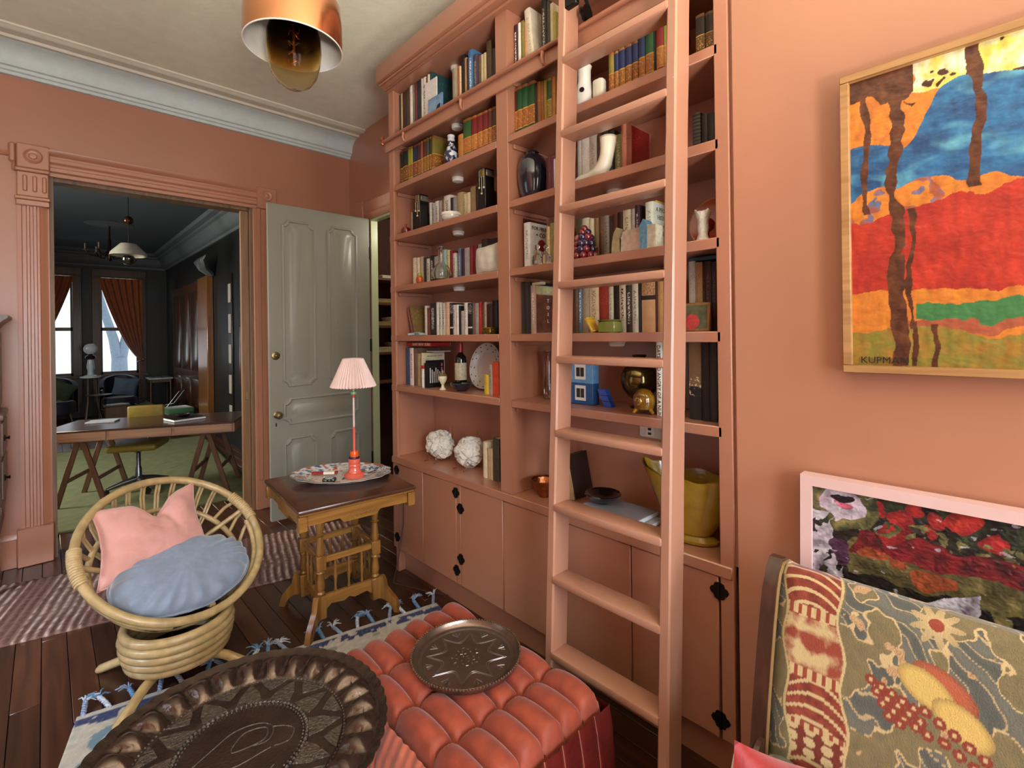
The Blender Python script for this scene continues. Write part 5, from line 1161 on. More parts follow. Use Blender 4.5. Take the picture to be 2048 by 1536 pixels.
# ================================================================ rugs
def woven(name, w_, h_, nx, ny, colf, zf, mat, loc, rz, label, thick=.010):
    m = MB(); m.grid(nx, ny, lambda u, v: ((u - .5) * w_, (v - .5) * h_, thick + zf(u, v)))
    n1 = nx * ny
    ring = [(0, j) for j in range(ny)] + [(i, ny - 1) for i in range(1, nx)] + [(nx - 1, j) for j in range(ny - 2, -1, -1)] + [(i, 0) for i in range(nx - 2, 0, -1)]
    m.add([(m.v[j * nx + i][0], m.v[j * nx + i][1], .0005) for i, j in ring], [])
    L = len(ring)
    for k in range(L):
        a, b = ring[k], ring[(k + 1) % L]; m.f.append((a[1] * nx + a[0], n1 + k, n1 + (k + 1) % L, b[1] * nx + b[0])); m.mi.append(0)
    o = m.build(name, mat, loc=loc, local=True, smooth=180); o.rotation_euler = (0, 0, rz)
    dye(o, lambda i: colf((o.data.vertices[i].co.x / w_ + .5), (o.data.vertices[i].co.y / h_ + .5)))
    return tag(o, label, 'rug')
# striped rag runner in front of the doorway
def rag(u, v):
    x = u * 2.9; k = x / .046 + .22 * nz(x, v * .9, 5); f = k - math.floor(k); c = lin('#5a3b32'); q = noise.cell(Vector((math.floor(k), 0, 0)))
    c = mixl(c, lin('#7a5a4e'), .5 + .9 * nz(x, v * .8, 60)); s = (.5 + .5 * math.cos(2 * PI * f))
    if abs(q) % 1 > .35: c = mixl(c, lin('#b39a88'), max(0, s - .55) * 2.6 * (.55 + .9 * nz(x, v * .8, 30, 3)))
    return mixl(c, lin('#3c2620'), max(0, .5 - s))
woven('rag_runner', 2.9, .86, 300, 70, rag, lambda u, v: .004 * math.cos(2 * PI * u * 2.9 / .046) + .002 * nz(u * 2.9, v, 50), attr_mat('rag_weave', .95, .1, .6, 260), (.43, 3.98, .0), math.radians(-14), 'brown and cream striped rag runner lying before the doorway')
# blue and white rug with braided tassels
RW, RH = 1.62, 2.0; rgz = math.radians(-12.5)
def bw(u, v):
    x, y = u * RW, (1 - v) * RH; c = mixl(lin('#b9b3a4'), lin('#a39e92'), .5 + nz(x, y, 40))
    if .022 < y < .085 and nz(x, y * 1.6, 13, 2) + .5 * nz(x, y, 34) > -.10 - .12 * math.cos((y - .05) * 60): c = lin('#1d2a56')
    for cx_, cy_ in ((.13, .20), (.10, .36), (.34, .30), (.62, .22), (.9, .2), (1.15, .26), (1.4, .2), (.3, .55), (.1, .62)):
        d = math.hypot(x - cx_, (y - cy_) * 1.0) + .014 * nz(x, y, 40)
        if .022 < d < .062: c = mixl(c, lin('#4f7486'), .9)
        elif d <= .022: c = mixl(c, lin('#8fa0a4'), .7)
    if .085 < y < .13 and nz(x, y, 22, 9) > .42: c = lin('#7a8a70')
    return mixl(c, lin('#8d887c'), max(0, nz(x, y, 90)) * .5)
far = Vector((.082, 2.765, 0)); ex = Vector((math.cos(rgz), math.sin(rgz), 0)); ey = Vector((math.sin(rgz), -math.cos(rgz), 0))
rc_ = far + ex * RW / 2 + ey * RH / 2
rug = woven('tassel_rug', RW, RH, 240, 190, bw, lambda u, v: .0015 * nz(u * RW, v * RH, 90), attr_mat('wool_weave', .95, .1, .7, 240, sheen=.3), (rc_.x, rc_.y, 0), rgz, 'blue and white woven rug with braided tassels under the brass tray')
M_tas = [plain('tassel_blue_%d' % k, c, .9, var=.25, scale=80) for k, c in enumerate(('#7d8ba4', '#a9b0ba', '#5c7fa0'))]
tr_ = random.Random(11)
for k in range(19):
    x = -RW / 2 + .02 + k * (RW - .04) / 18; y = RH / 2; s = tr_.uniform(-.05, .05); Lb = tr_.uniform(.055, .085); md = tr_.choice((-1, 1))
    p0, p1, p2 = Vector((x, y - .004, .008)), Vector((x + s * .4, y + Lb * .55, .014)), Vector((x + s, y + Lb, .024))
    ta_ = bpy.data.objects.new('tassel', None); 
    m = MB()
    pts = [p0 * (1 - q) ** 2 + p1 * 2 * q * (1 - q) + p2 * q * q for q in [j / 10 for j in range(11)]]
    for ph in (0, 2.1, 4.2): m.tube([p + Vector((.0055 * math.cos(j * 1.3 + ph), 0, .0055 * math.sin(j * 1.3 + ph))) for j, p in enumerate(pts)], .0058, 6)
    to = m.build('tassel', M_tas[k % 3], rug, local=True, smooth=60); bpy.data.objects.remove(ta_)
    m = MB()
    for j in range(13):
        a = tr_.uniform(-1.3, 1.3) + md * .5; ln = tr_.uniform(.035, .06); e = p2 + Vector((math.sin(a) * ln, math.cos(a) * ln * .7, tr_.uniform(-.012, .022)))
        e.z = max(e.z, .004); m.tube([p2, (p2 + e) / 2 + Vector((0, 0, .012)), e], [.0035, .003, .0018], 5)
    m.build('fringe', M_tas[(k + 1) % 3], to, local=True, smooth=60)

# ================================================================ big brass tray on a folding stand
TRX, TRY, TRZ, TRR = .392, 1.535, .44, .395
M_tray = plain('old_dark_brass', '#64564e', .24, .88, var=.22, scale=14, bmp=.12, bscale=120)
M_trayl = plain('worn_silvered_brass', '#6c635b', .45, .8, var=.35, scale=90, bmp=.8, bscale=150)
tt = thing('brass_tray_table', (TRX, TRY, 0), 'large dark brass tray table with lobed rim in the foreground', 'table')
NL = 28
def trayz(r_, a):
    z = 0.
    if r_ < .70: z = .0
    elif r_ < .93:
        t = (r_ - .70) / .23; c = abs(((a / (2 * PI) * NL) % 1) - .5) * 2
        lobe = max(0, 1 - (c / (.55 + .40 * t)) ** 2) ** .5
        z = .004 + .012 * t + .024 * lobe * math.sin(PI * min(t * 1.02, 1)) ** .7
    else: z = .016 + .010 * (r_ - .93) / .07
    if r_ < .42: z = -.004
    elif r_ < .44: z = -.004 + .004 * (r_ - .42) / .02
    return z
rs_ = [0, .1, .2, .3, .38, .42, .44, .5, .58, .66, .69] + [.70 + .23 * k / 14 for k in range(15)] + [.95, .98, 1.0]
NA2 = NL * 12
def tray_top(u, v):
    i = int(round(v * (len(rs_) - 1))); r_ = rs_[i]; a = 2 * PI * u; sc = 1 + (.012 * abs(math.sin(a * NL)) if r_ > .95 else 0)
    return (TRR * r_ * sc * math.cos(a), TRR * r_ * sc * math.sin(a), TRZ + trayz(r_, a))
m = MB().grid(NA2, len(rs_), tray_top, closed_u=True)
m.grid(NA2, len(rs_), lambda u, v: tuple(Vector(tray_top(u, v)) - Vector((0, 0, .004))), closed_u=True)
m.grid(NA2, 2, lambda u, v: tuple(Vector(tray_top(u, 1)) - Vector((0, 0, .004 * v))), closed_u=True)
m.build('tray', M_tray, tt, local=True, smooth=60)
for R_, rr in ((.430, .0055), (.405, .0028), (.695, .0035)):
    m = MB(); nb = int(R_ * 190)
    for k in range(nb):
        a = 2 * PI * k / nb; c = Vector((TRR * R_ * math.cos(a), TRR * R_ * math.sin(a), TRZ + .001)); d = Vector((-math.sin(a + .5), math.cos(a + .5), 0))
        m.tube([c - d * rr * .9, c, c + d * rr * .9], [rr * .5, rr, rr * .5], 6)
    m.build('rope_ring', M_trayl, tt, local=True)
for k in range(12):
    a = 2 * PI * (k + .3) / 12
    def pol(r_, da): return (TRR * r_ * math.cos(a + da), TRR * r_ * math.sin(a + da))
    MB().prism([pol(.45, -.20), pol(.45, .20), pol(.54, .13), pol(.60, .06), pol(.665, 0), pol(.60, -.06), pol(.54, -.13)], .0035, Matrix.Translation((0, 0, TRZ))).build('pointed_motif', M_trayl, tt, local=True)
    a += PI / 12
    MB().prism([pol(.68, -.15), pol(.68, .15), pol(.62, .10), pol(.56, 0), pol(.62, -.10)], .0030, Matrix.Translation((0, 0, TRZ))).build('border_motif', M_trayl, tt, local=True)
m = MB()   # engraved bird-like scroll in the centre
for pts in ([(-.12, .02), (-.06, .05), (0, .075), (.06, .06), (.085, .02), (.06, -.02), (.02, -.01)], [(.085, .02), (.11, .0), (.125, -.03), (.10, -.06), (.06, -.05)], [(-.12, .02), (-.09, -.02), (-.03, -.05), (.03, -.05), (.06, -.05)], [(-.02, .02), (.02, .05), (.07, .03), (.05, -.01), (-.02, .0), (-.02, .02)], [(-.07, -.06), (-.05, -.11), (.0, -.13), (.05, -.11)]):
    P2 = [pts[0]] + pts + [pts[-1]]; cm = []
    for i in range(1, len(P2) - 2):
        for k in range(6):
            t = k / 6; cm.append(tuple(.5 * (2 * P2[i][j] + (P2[i + 1][j] - P2[i - 1][j]) * t + (2 * P2[i - 1][j] - 5 * P2[i][j] + 4 * P2[i + 1][j] - P2[i + 2][j]) * t * t + (3 * P2[i][j] - P2[i - 1][j] - 3 * P2[i + 1][j] + P2[i + 2][j]) * t ** 3) for j in (0, 1)))
    m.tube([(x * 1.05, y * 1.05, TRZ - .0036) for x, y in cm], .0018, 5)
m.build('engraving', M_trayl, tt, local=True)
for k in range(6):
    a = 2 * PI * k / 6 + .3; b2 = a + 1.9
    MB().tube([(.30 * math.cos(a), .30 * math.sin(a), TRZ - .012), (.12 * math.cos((a + b2) / 2), .12 * math.sin((a + b2) / 2), .22), (.28 * math.cos(b2), .28 * math.sin(b2), .024)], .014, 8).build('stand_leg', wood('dark_stand_wood', '#3a2417', '#24150d', 2, 9, .4), tt, local=True)

# ================================================================ tufted velvet ottoman
PX0, PX1, PY0, PY1, PZ = .775, 1.315, .965, 1.775, .36
ot = thing('velvet_ottoman', ((PX0 + PX1) / 2, (PY0 + PY1) / 2, 0), 'coral tufted velvet ottoman with dark red leather sides', 'ottoman')
M_velv = plain('coral_velvet', '#8a3821', .68, var=.2, scale=26, sheen=.25, bmp=.08, bscale=240)
M_velp = plain('coral_velvet_side', '#b55f47', .7, var=.14, scale=20, sheen=.3, bmp=.1, bscale=240)
M_leat = plain('dark_red_leather', '#5c1a16', .32, var=.18, scale=12, coat=.25, bmp=.2, bscale=60)
NC, NR = 6, 4; PW, PL = PX1 - PX0, PY1 - PY0
def tuft(u, v):
    x, y = u * NC, v * NR; fx, fy = x - math.floor(x), y - math.floor(y)
    if u >= 1: fx = 1
    if v >= 1: fy = 1
    px = max(0, 4 * fx * (1 - fx)); py = max(0, 4 * fy * (1 - fy))
    h = .050 * px ** .42 * (.35 + .65 * py ** .38) + .012 * py ** .4
    wr = .0035 * math.sin(fx * 42 + 2 * math.floor(y)) * max(0, 1 - py * 2.2) * px
    ed = min(u, 1 - u, v, 1 - v); drop = -.045 * max(0, 1 - ed / .035) ** 2
    bulge = .006 * math.sin(PI * fy) if u in (0, 1) else 0
    return (PX0 + u * PW + (bulge if u == 1 else -bulge), PY0 + v * PL, PZ + .010 + h + wr + drop + .008 * nz(x, y, .9))
MB().grid(NC * 14 + 1, NR * 18 + 1, tuft).build('tufted_top', M_velv, ot, smooth=70)
for i in range(1, NC):
    for j in range(1, NR):
        MB().sphere((PX0 + i * PW / NC, PY0 + j * PL / NR, PZ + .014), .006, 8, 6, sz=.6).build('button', M_velv, ot)
# gathered velvet side facing left, piping loops along its top
def skirt(u, v):
    y = PY0 + u * PL; g = .008 * math.sin(u * 130 + 3 * nz(u, v, 6)) * (1 - .75 * v) + .006 * nz(u * 8, v, 2)
    x = PX0 - .012 - .045 * math.sin(PI * (1 - v) ** .8) - g
    return (x, y, .012 + (PZ + .012) * v)
def skirt_fix(u, v):
    p = skirt(u, 1 - v) if False else skirt(u, v); return p
MB().grid(200, 18, skirt_fix).build('gathered_side', M_velp, ot, smooth=80)
for k in range(4):
    y = PY0 + (k + .5) * PL / 4
    MB().tube([(PX0 - .02, y, PZ - .005), (PX0 - .062, y + .01, PZ - .09), (PX0 - .066, y - .006, .2), (PX0 - .045, y, .05)], .003, 6).build('seam_cord', plain('dark_cord', '#2a100c', .6), ot)
# leather body with vertical seams
def lside(u, v):
    x = PX0 - .005 + u * (PW + .03); z = .01 + v * (PZ + .005); s = abs(((u * 7) % 1) - .5) * 2
    return (x, PY0 - .004 - .028 * math.sin(PI * (.12 + .8 * v)) - .006 * (1 - s ** 6) + .002 * nz(u * 9, v * 4, 2), z)
MB().grid(120, 14, lside).build('leather_side', M_leat, ot, smooth=70)
def rside(u, v):
    y = PY0 - .004 + u * (PL + .006); z = .01 + v * (PZ + .005); return (PX1 + .006 + .03 * math.sin(PI * (.12 + .8 * v)), y, z)
MB().grid(40, 12, rside).grid(40, 12, lambda u, v: (PX0 - .005 + u * (PW + .03), PY1 + .004 + .02 * math.sin(PI * v), .01 + v * (PZ + .005))).build('leather_back', M_leat, ot, smooth=70)
MB().box(PX0 + .01, PX1 - .01, PY0 + .01, PY1 - .01, .0, PZ + .004).build('core', M_leat, ot)
for k in range(1, 7):
    MB().tube([(PX0 - .005 + k / 7 * (PW + .03) + .004 * math.sin(q * 5 + k), lside(k / 7, q)[1] - .002, .01 + q * (PZ + .005)) for q in [j / 8 for j in range(9)]], .0016, 5).build('seam', plain('pale_stitch', '#a8604c', .7), ot)
# round engraved tray on the ottoman
RT = .196
rt = thing('round_tray', (1.088, 1.395, PZ + .0725), 'round engraved metal tray resting on the coral ottoman', 'tray')
M_rt = plain('bronze_tray', '#7d6a5e', .28, .85, var=.12, scale=24, bmp=.05, bscale=140)
MB().lathe([(0, .0), (RT * .93, 0), (RT * .965, .004), (RT, .022), (RT * 1.005, .024), (RT * .985, .024), (RT * .95, .007), (RT * .92, .003), (0, .003)], 72).build('dish', M_rt, rt, local=True)
M_rl = plain('tray_pale_engraving', '#8f8682', .4, .85, var=.2, scale=60)
m = MB()
nb = 110
for k in range(nb): m.sphere((RT * .997 * math.cos(2 * PI * k / nb), RT * .997 * math.sin(2 * PI * k / nb), .0245), .004, 6, 4)
m.build('beaded_rim', plain('bronze_rim', '#a8937a', .22, .9), rt, local=True)
m = MB()
for R1, R2 in ((.74, .46), (.69, .42)):
    pts = []
    for k in range(64):
        a = 2 * PI * k / 64; q = abs(((k / 64 * 8) % 1) - .5) * 2; r_ = RT * (R2 + (R1 - R2) * q ** 2.2); pts.append((r_ * math.cos(a), r_ * math.sin(a), .0034))
    m.tube(pts, .0012, 5, True)
for R1 in (.86, .83): m.tube([(RT * R1 * math.cos(2 * PI * k / 64), RT * R1 * math.sin(2 * PI * k / 64), .0034) for k in range(64)], .0010, 5, True)
for k in range(26):
    a = k * 2.4; r_ = RT * .055 * math.sqrt(k); m.tube([(r_ * math.cos(a), r_ * math.sin(a), .0034), (r_ * math.cos(a) + .009 * math.cos(a * 3), r_ * math.sin(a) + .009 * math.sin(a * 3), .0034)], [.002, .0008], 5)
for k in range(8):
    a = 2 * PI * (k + .5) / 8
    for q in (-.10, 0, .10): m.tube([(RT * .62 * math.cos(a), RT * .62 * math.sin(a), .0034), (RT * .74 * math.cos(a + q), RT * .74 * math.sin(a + q), .0034)], [.0012, .002], 5)
m.build('engraving', M_rl, rt, local=True)
# ================================================================ pictures on and against the chimney wall
M_paint = attr_mat('oil_paint', .42, .5, .2, 150, coat=.15)
PWID, PHGT = 1.10, .845
bp = thing('abstract_painting', (1.70, -.20, 1.48), 'large abstract oil painting in orange, blue, red and olive', 'painting')
PY = .352
M_pf = wood('light_wood_frame', '#b98a58', '#946a3e', 1, 12, .45)
fw = .022
for nm, a in (('left', (PY - fw, PY, 1.478, 2.322)), ('right', (PY - PWID, PY - PWID + fw, 1.478, 2.322)), ('top', (PY - PWID, PY, 2.322 - fw, 2.322)), ('bottom', (PY - PWID, PY, 1.478, 1.478 + fw))):
    z0, z1 = a[2], a[3]
    if nm in ('left', 'right'): z0 += fw; z1 -= fw
    MB().rbox(1.648, 1.698, a[0], a[1], z0, z1, .002).build('frame_side', M_pf, bp)
C_ = {k: lin(v) for k, v in dict(or_='#c8702a', or2='#d8832e', br='#4a2414', ye='#d8cc5a', wh='#e6e2c4', bl='#2c6f9e', bl2='#1c4a78', lb='#5fa6bc', re='#bf3624', re2='#a82a1e', ol='#857a30', gr='#3f7a44', te='#a8563a').items()}
def big(s, t):
    w1 = .035 * fbm(s, t, 7, 1); w2 = .018 * fbm(s, t, 16, 5); q = fbm(s, t, 30, 3)
    c = mixl(C_['or_'], C_['or2'], .5 + q)
    # yellow and white patches at the top
    yt = .70 + .04 * math.sin(s * 17) - .1 * max(0, s - .25)
    if t + w1 * 1.2 > yt and s + w2 > .14: c = mixl(C_['ye'], C_['wh'], .4 + 1.3 * fbm(s, t, 24, 8))
    if t + w1 > .70 and s + w2 * 2 > .14 and fbm(s, t, 18, 20) > .30: c = C_['br']
    # blue sweep
    top = .615 + .11 * max(0, min(1, (s - .08) / .15)) - .04 * max(0, s - .22) - .07 * math.exp(-((s - .12) / .03) ** 2); bot = .455 + .02 * math.sin(s * 9) - .03 * max(0, s - .2)
    if bot < t + w1 < top: c = mixl(C_['bl'], C_['bl2'], .5 + 1.2 * fbm(s * .6, t * 1.6, 14, 6)); c = mixl(c, C_['lb'], 2.2 * (fbm(s * .5, t, 12, 11) - .12))
    if .40 < t + w1 < bot and fbm(s, t, 16, 14) > .12 and s < .22: c = mixl(C_['te'], C_['bl'], .4 + q)
    rt_ = .405 + .04 * max(0, min(1, s / .3)); rb2 = .205 - .02 * s
    if rb2 < t + w2 < rt_: c = mixl(C_['re'], C_['re2'], .5 + 1.1 * fbm(s * .6, t, 18, 4))
    if t + w2 < .085 + .02 * math.sin(s * 11): c = mixl(C_['ol'], C_['or_'], .15 + .5 * q)
    if s > .14 and abs(t + w2 - .142 - .01 * math.sin(s * 20)) < .020 + .016 * max(0, s - .14) * 3: c = C_['gr']
    if s > .12 and abs(t + w2 - .108) < .012: c = C_['te']
    # brown poured paint and drips
    br = False
    if t + w2 * 2 > .735 and s < .14: br = True
    for s0, t0, t1, wd in ((.036, .42, .9, .011), (.100, -.1, .9, .021), (.131, .10, .42, .009), (.262, .45, .9, .016), (.112, .0, .30, .016), (.136, .0, .12, .008), (.176, -.1, .112, .010), (.45, .3, .9, .02), (.62, .5, .9, .015), (.8, .2, .9, .02)):
        if t0 < t < t1 and abs(s - s0 - .006 * math.sin(t * 22) - .3 * w2) < wd * (.62 + .5 * max(0, t - .45) + .5 * nz(s, t, 25, 2)): br = True
    if br: c = mixl(C_['br'], lin('#6a3a20'), .4 + q)
    k_ = 1 + .22 * fbm(s * 2.2, t * .6, 30, 17) + .10 * fbm(s, t, 80, 3)
    return tuple(max(0, x * k_ * .86) for x in c[:3])
nxp, nyp = 330, 400
def dense(i, n, k, a, total):
    return a * i / k if i <= k else a + (total - a) * (i - k) / (n - 1 - k)
SP = [dense(i, nxp, 255, .40, PWID - 2 * fw) for i in range(nxp)]
m = MB().grid(nxp, nyp, lambda u, v: (1.664 - .0012 * abs(fbm(SP[int(round(u * (nxp - 1)))] * .7, v * PHGT, 34, 2)), PY - fw - SP[int(round(u * (nxp - 1)))], 1.478 + fw + v * (PHGT - 2 * fw)))
o = m.build('canvas', M_paint, bp, smooth=60); dye(o, lambda i: big(SP[i % nxp], (i // nxp) / (nyp - 1) * (PHGT - 2 * fw)))
MB().box(1.668, 1.695, PY - PWID + fw, PY - fw, 1.478 + fw, 2.322 - fw).build('stretcher', plain('raw_canvas', '#a8967a', .9), bp)
lettering('signature', 'KUPMAN', .026, frame((1.658, PY - fw - .072, 1.514), (0, -1, 0), (0, 0, 1)), M_ink, bp)

# pink framed painting leaning on the wall behind the sofa
pp = thing('leaning_painting', (1.62, -.12, 0), 'dark still life painting in pale pink frame behind sofa', 'painting')
M_pkf = painted('pale_pink_frame', '#dcb8b4', .45)
A0, A1, ZT, ZB, FW = .462, -.66, 1.168, .02, .030
Lx = lambda z: 1.655 - .045 * (1 - z / 1.17)
def lbox(y0, y1, z0, z1, x0, x1):
    m = MB(); m.box(x0, x1, y1, y0, z0, z1); m.v = [(x - 1.655 + Lx(z), y, z) for x, y, z in m.v]; return m
for a in ((A0, A0 - FW, ZB, ZT), (A1 + FW, A1, ZB, ZT), (A0 - FW, A1 + FW, ZT - FW, ZT), (A0 - FW, A1 + FW, ZB, ZB + FW)): lbox(a[0], a[1], a[2], a[3], 1.638, 1.682).build('frame_side', M_pkf, pp)
P_ = {k: lin(v) for k, v in dict(bk='#1a1418', wh='#cdc4cc', pk='#c8607a', re='#7c1c24', r2='#a82c28', ol='#4a4226', gr='#35402a', or_='#a8502a', pu='#4a2a44', bl='#2c3450', y='#8a7a4a').items()}
def still(s, t):
    w1 = .02 * fbm(s, t, 14, 2); w2 = .012 * fbm(s, t, 34, 7); q = fbm(s, t, 22, 5); x, y = s + w1, t + w1 * .8
    c = mixl(P_['bk'], P_['ol'], .1 + .5 * max(0, q))
    if y > .24 and x < .55: c = mixl(P_['bk'], P_['gr'], .3 + q)
    if .10 < y < .165 + .05 * math.sin(x * 6) and .09 < x < .9: c = mixl(P_['ol'], P_['y'], .2 + .6 * q)
    if .165 < y < .225 and x > .1: c = mixl(P_['re'], P_['bk'], .2 + q)
    for cx, cy, r_ in ((.16, .29, .028), (.205, .275, .030), (.235, .305, .025), (.19, .235, .034), (.28, .29, .028), (.33, .30, .036), (.255, .25, .024), (.39, .26, .03), (.47, .29, .032)):
        d = math.hypot(x - cx, y - cy) / (r_ * .8)
        if d < 1: c = mixl(P_['r2'] if cx != .33 else lin('#c8382c'), P_['re'], d * .7 + .4 * q)
    for cx, cy, rx, ry in ((.155, .17, .035, .014), (.27, .135, .045, .026), (.20, .155, .02, .012)):
        if ((x - cx) / rx) ** 2 + ((y - cy) / ry) ** 2 < 1: c = mixl(P_['or_'], P_['bk'], .15 + .7 * abs(q))
    d = math.hypot((x - .075) / .055, (y - .285) / .05)
    if d < 1.55: c = mixl(P_['gr'], P_['y'], .3 + q)
    if d < 1: c = mixl(P_['wh'], lin('#b08aa0'), .2 + .6 * q)
    if math.hypot((x - .078) / .024, (y - .285) / .016) < 1: c = P_['pk']
    if math.hypot((x - .078) / .03, (y - .304) / .008) < 1: c = P_['bk']
    if x < .05 + .05 * max(0, .24 - y) * 4 and y < .25 and fbm(x, y, 18, 12) > -.15: c = mixl(P_['wh'], P_['pu'], .25 + .8 * q)
    if math.hypot((x - .07) / .03, (y - .15) / .04) < 1: c = P_['pu']
    if y < .06 and x < .3 and fbm(x, y, 16, 30) > .0: c = mixl(P_['wh'], P_['bl'], .3 + q)
    if abs(y - .02 - (x - .2) * .5) < .03 and .16 < x < .36: c = mixl(P_['wh'], P_['pu'], .1 + q)
    if .12 < x < .55 and .225 < y < .26 and fbm(x, y, 40, 3) > .1: c = mixl(P_['gr'], P_['y'], .5 + q)
    if x > .38 and y < .22 and fbm(x, y, 14, 16) > .18: c = mixl(P_['y'], P_['gr'], .4 + q)
    k_ = .80 + .5 * fbm(x, y, 36, 19)
    if fbm(x * .5, y, 46, 33) > .62: c = mixl(c, P_['wh'], .5)
    return tuple(max(0, v * max(.15, k_)) for v in c[:3])
ny2 = 230; nx2 = 320; hh = 1.10; zb = ZB + FW
SS = [dense(i, nx2, 270, .46, A0 - A1 - 2 * FW) for i in range(nx2)]; ZS = [ZT - FW - dense(ny2 - 1 - i, ny2, 200, .36, ZT - FW - zb) for i in range(ny2)]
m = MB().grid(nx2, ny2, lambda u, v: (Lx(ZS[int(round(v * (ny2 - 1)))]) - .004 - .002 * abs(fbm(u, v, 30, 1)), A0 - FW - SS[int(round(u * (nx2 - 1)))], ZS[int(round(v * (ny2 - 1)))]))
o = m.build('canvas', M_paint, pp, smooth=60); dye(o, lambda i: still(SS[i % nx2], ZS[i // nx2] - .815))
lbox(A0 - FW, A1 + FW, ZB + FW, ZT - FW, 1.664, 1.678).build('backing', plain('raw_canvas', '#a8967a', .9), pp)

# ================================================================ tapestry sofa
so = thing('tapestry_sofa', (1.3, -.45, 0), 'antique sofa with fruit and column tapestry along the chimney wall', 'sofa')
M_sw = wood('dark_sofa_wood', '#4a2a1a', '#2a1610', 2, 8, .3, .4)
M_tap = attr_mat('tapestry_weave', .9, .2, .5, 320, sheen=.3)
SY0, SY1 = .468, -1.2
# back profile: from seat up the front, over the rolled top, down behind
prof = [(1.335, .44), (1.350, .52), (1.372, .62), (1.398, .72), (1.424, .81), (1.448, .88), (1.470, .922), (1.498, .942), (1.53, .938), (1.552, .91), (1.555, .86), (1.548, .6), (1.545, .3)]
fine = []
for i in range(len(prof) - 1):
    nk_ = 24 if i < 8 else 3
    for k in range(nk_): fine.append(tuple(prof[i][j] + (prof[i + 1][j] - prof[i][j]) * k / nk_ for j in (0, 1)))
fine.append(prof[-1])
ln = [0.]
for a, b in zip(fine, fine[1:]): ln.append(ln[-1] + math.hypot(b[0] - a[0], b[1] - a[1]))
T_ = {k: lin(v) for k, v in dict(bg='#6f6449', ta='#8a7852', cr='#bfa578', rd='#8e4232', r2='#703226', bl='#6a675c', b2='#56564f', ye='#b0924a', br='#5c4030').items()}
def tap(s, t):
    """s metres from the left end, t metres up from the seat"""
    w1 = .010 * fbm(s, t, 14, 3); x, y = s + w1, t + w1; q = fbm(s, t, 40, 2)
    c = mixl(T_['bg'], T_['ta'], .25 + .35 * q)
    x0 = s % .74
    # leaves: bundles of curved blades with cream outlines
    lf = math.sin((x * 1.0 + .9 * y) * 62 + 5 * fbm(s, t, 6, 8)); patch = fbm(s, t, 9, 21)
    if patch > .0: c = mixl(T_['bl'], T_['b2'], .5 + .5 * lf)
    if patch > -.05 and abs(lf) < .17: c = mixl(T_['cr'], c, .25)
    if abs(patch) < .030: c = T_['cr']
    pf = fbm(s, t, 13, 40)
    if pf > .48: c = mixl(T_['rd'], T_['cr'], .25 + abs(math.sin(pf * 40)) * .6)
    # red fluted column with capital and rings
    xc = .105 - .09 * (t - .2); hw = .060 + .006 * math.sin(t * 40)
    d = (x0 - xc) / hw
    if abs(d) < 1.16: c = mixl(T_['bg'], T_['ta'], .3 + q * .3)
    if abs(d) < 1:
        st = math.sin((t * 1.0 + .25 * d * d * .1) * 210 + d * 2.2 * math.sin(t * 14)); c = T_['cr'] if st > .62 else mixl(T_['rd'], T_['r2'], .5 + q)
        if .30 < t < .42: c = mixl(T_['rd'], T_['cr'], .5 + 1.6 * fbm(s, t, 26, 6))
        if abs(t - .29) < .012 or abs(t - .435) < .012 or abs(t - .17) < .008: c = T_['cr'] if math.sin(s * 300) > -.2 else T_['rd']
        if .10 < t < .165: c = T_['cr'] if math.hypot(((s * 26) % 1 - .5), ((t * 40) % 1 - .5) * .8) < .34 else T_['r2']
    if abs(abs(d) - 1.06) < .05: c = T_['cr']
    # fruit: two pale pears, an orange, red grapes
    for cx, cy, rx, ry, cc in ((.345, .375, .062, .034, 'rd'), (.315, .362, .055, .034, 'ye'), (.375, .318, .055, .034, 'ye')):
        u_, v_ = (x0 - cx), (t - cy); u2 = u_ * .87 - v_ * .5; v2 = u_ * .5 + v_ * .87; dd = (u2 / rx) ** 2 + (v2 / ry) ** 2
        if dd < 1: c = mixl(lin('#c8a860') if cc == 'ye' else lin('#a85a40'), T_['br'], max(0, dd - .45) * .9)
    for k in range(34):
        g = k % 17; cx = (.245 if k < 17 else .345) + .020 * (g % 5) - .03 + .012 * (g // 5) ; cy = (.335 if k < 17 else .315) - .020 * (g // 5) - .006 * (g % 5)
        if k >= 17: cx += .004 * g; cy -= .005 * g
        dd = math.hypot(x0 - cx, t - cy) / .0115
        if dd < 1: c = T_['cr'] if dd < .36 else mixl(T_['rd'], T_['r2'], dd * .6)
    # pale flower
    dx, dy = x0 - .33, t - .50; rr_ = math.hypot(dx, dy); an = math.atan2(dy, dx)
    if rr_ < .05 * (.75 + .25 * math.cos(an * 9)): c = mixl(T_['cr'], T_['ta'], rr_ * 12) if rr_ > .014 else T_['rd']
    return c
nxs = 430; SL = [dense(i, nxs, 340, .56, SY0 - SY1) for i in range(nxs)]
m = MB().grid(nxs, len(fine), lambda u, v: (fine[int(round(v * (len(fine) - 1)))][0] + .02 * max(0, 1 - SL[int(round(u * (nxs - 1)))] / .05) ** 2, SY0 - SL[int(round(u * (nxs - 1)))], fine[int(round(v * (len(fine) - 1)))][1]))
o = m.build('upholstered_back', M_tap, so, smooth=180); dye(o, lambda i: tap(SL[i % nxs], ln[i // nxs]))
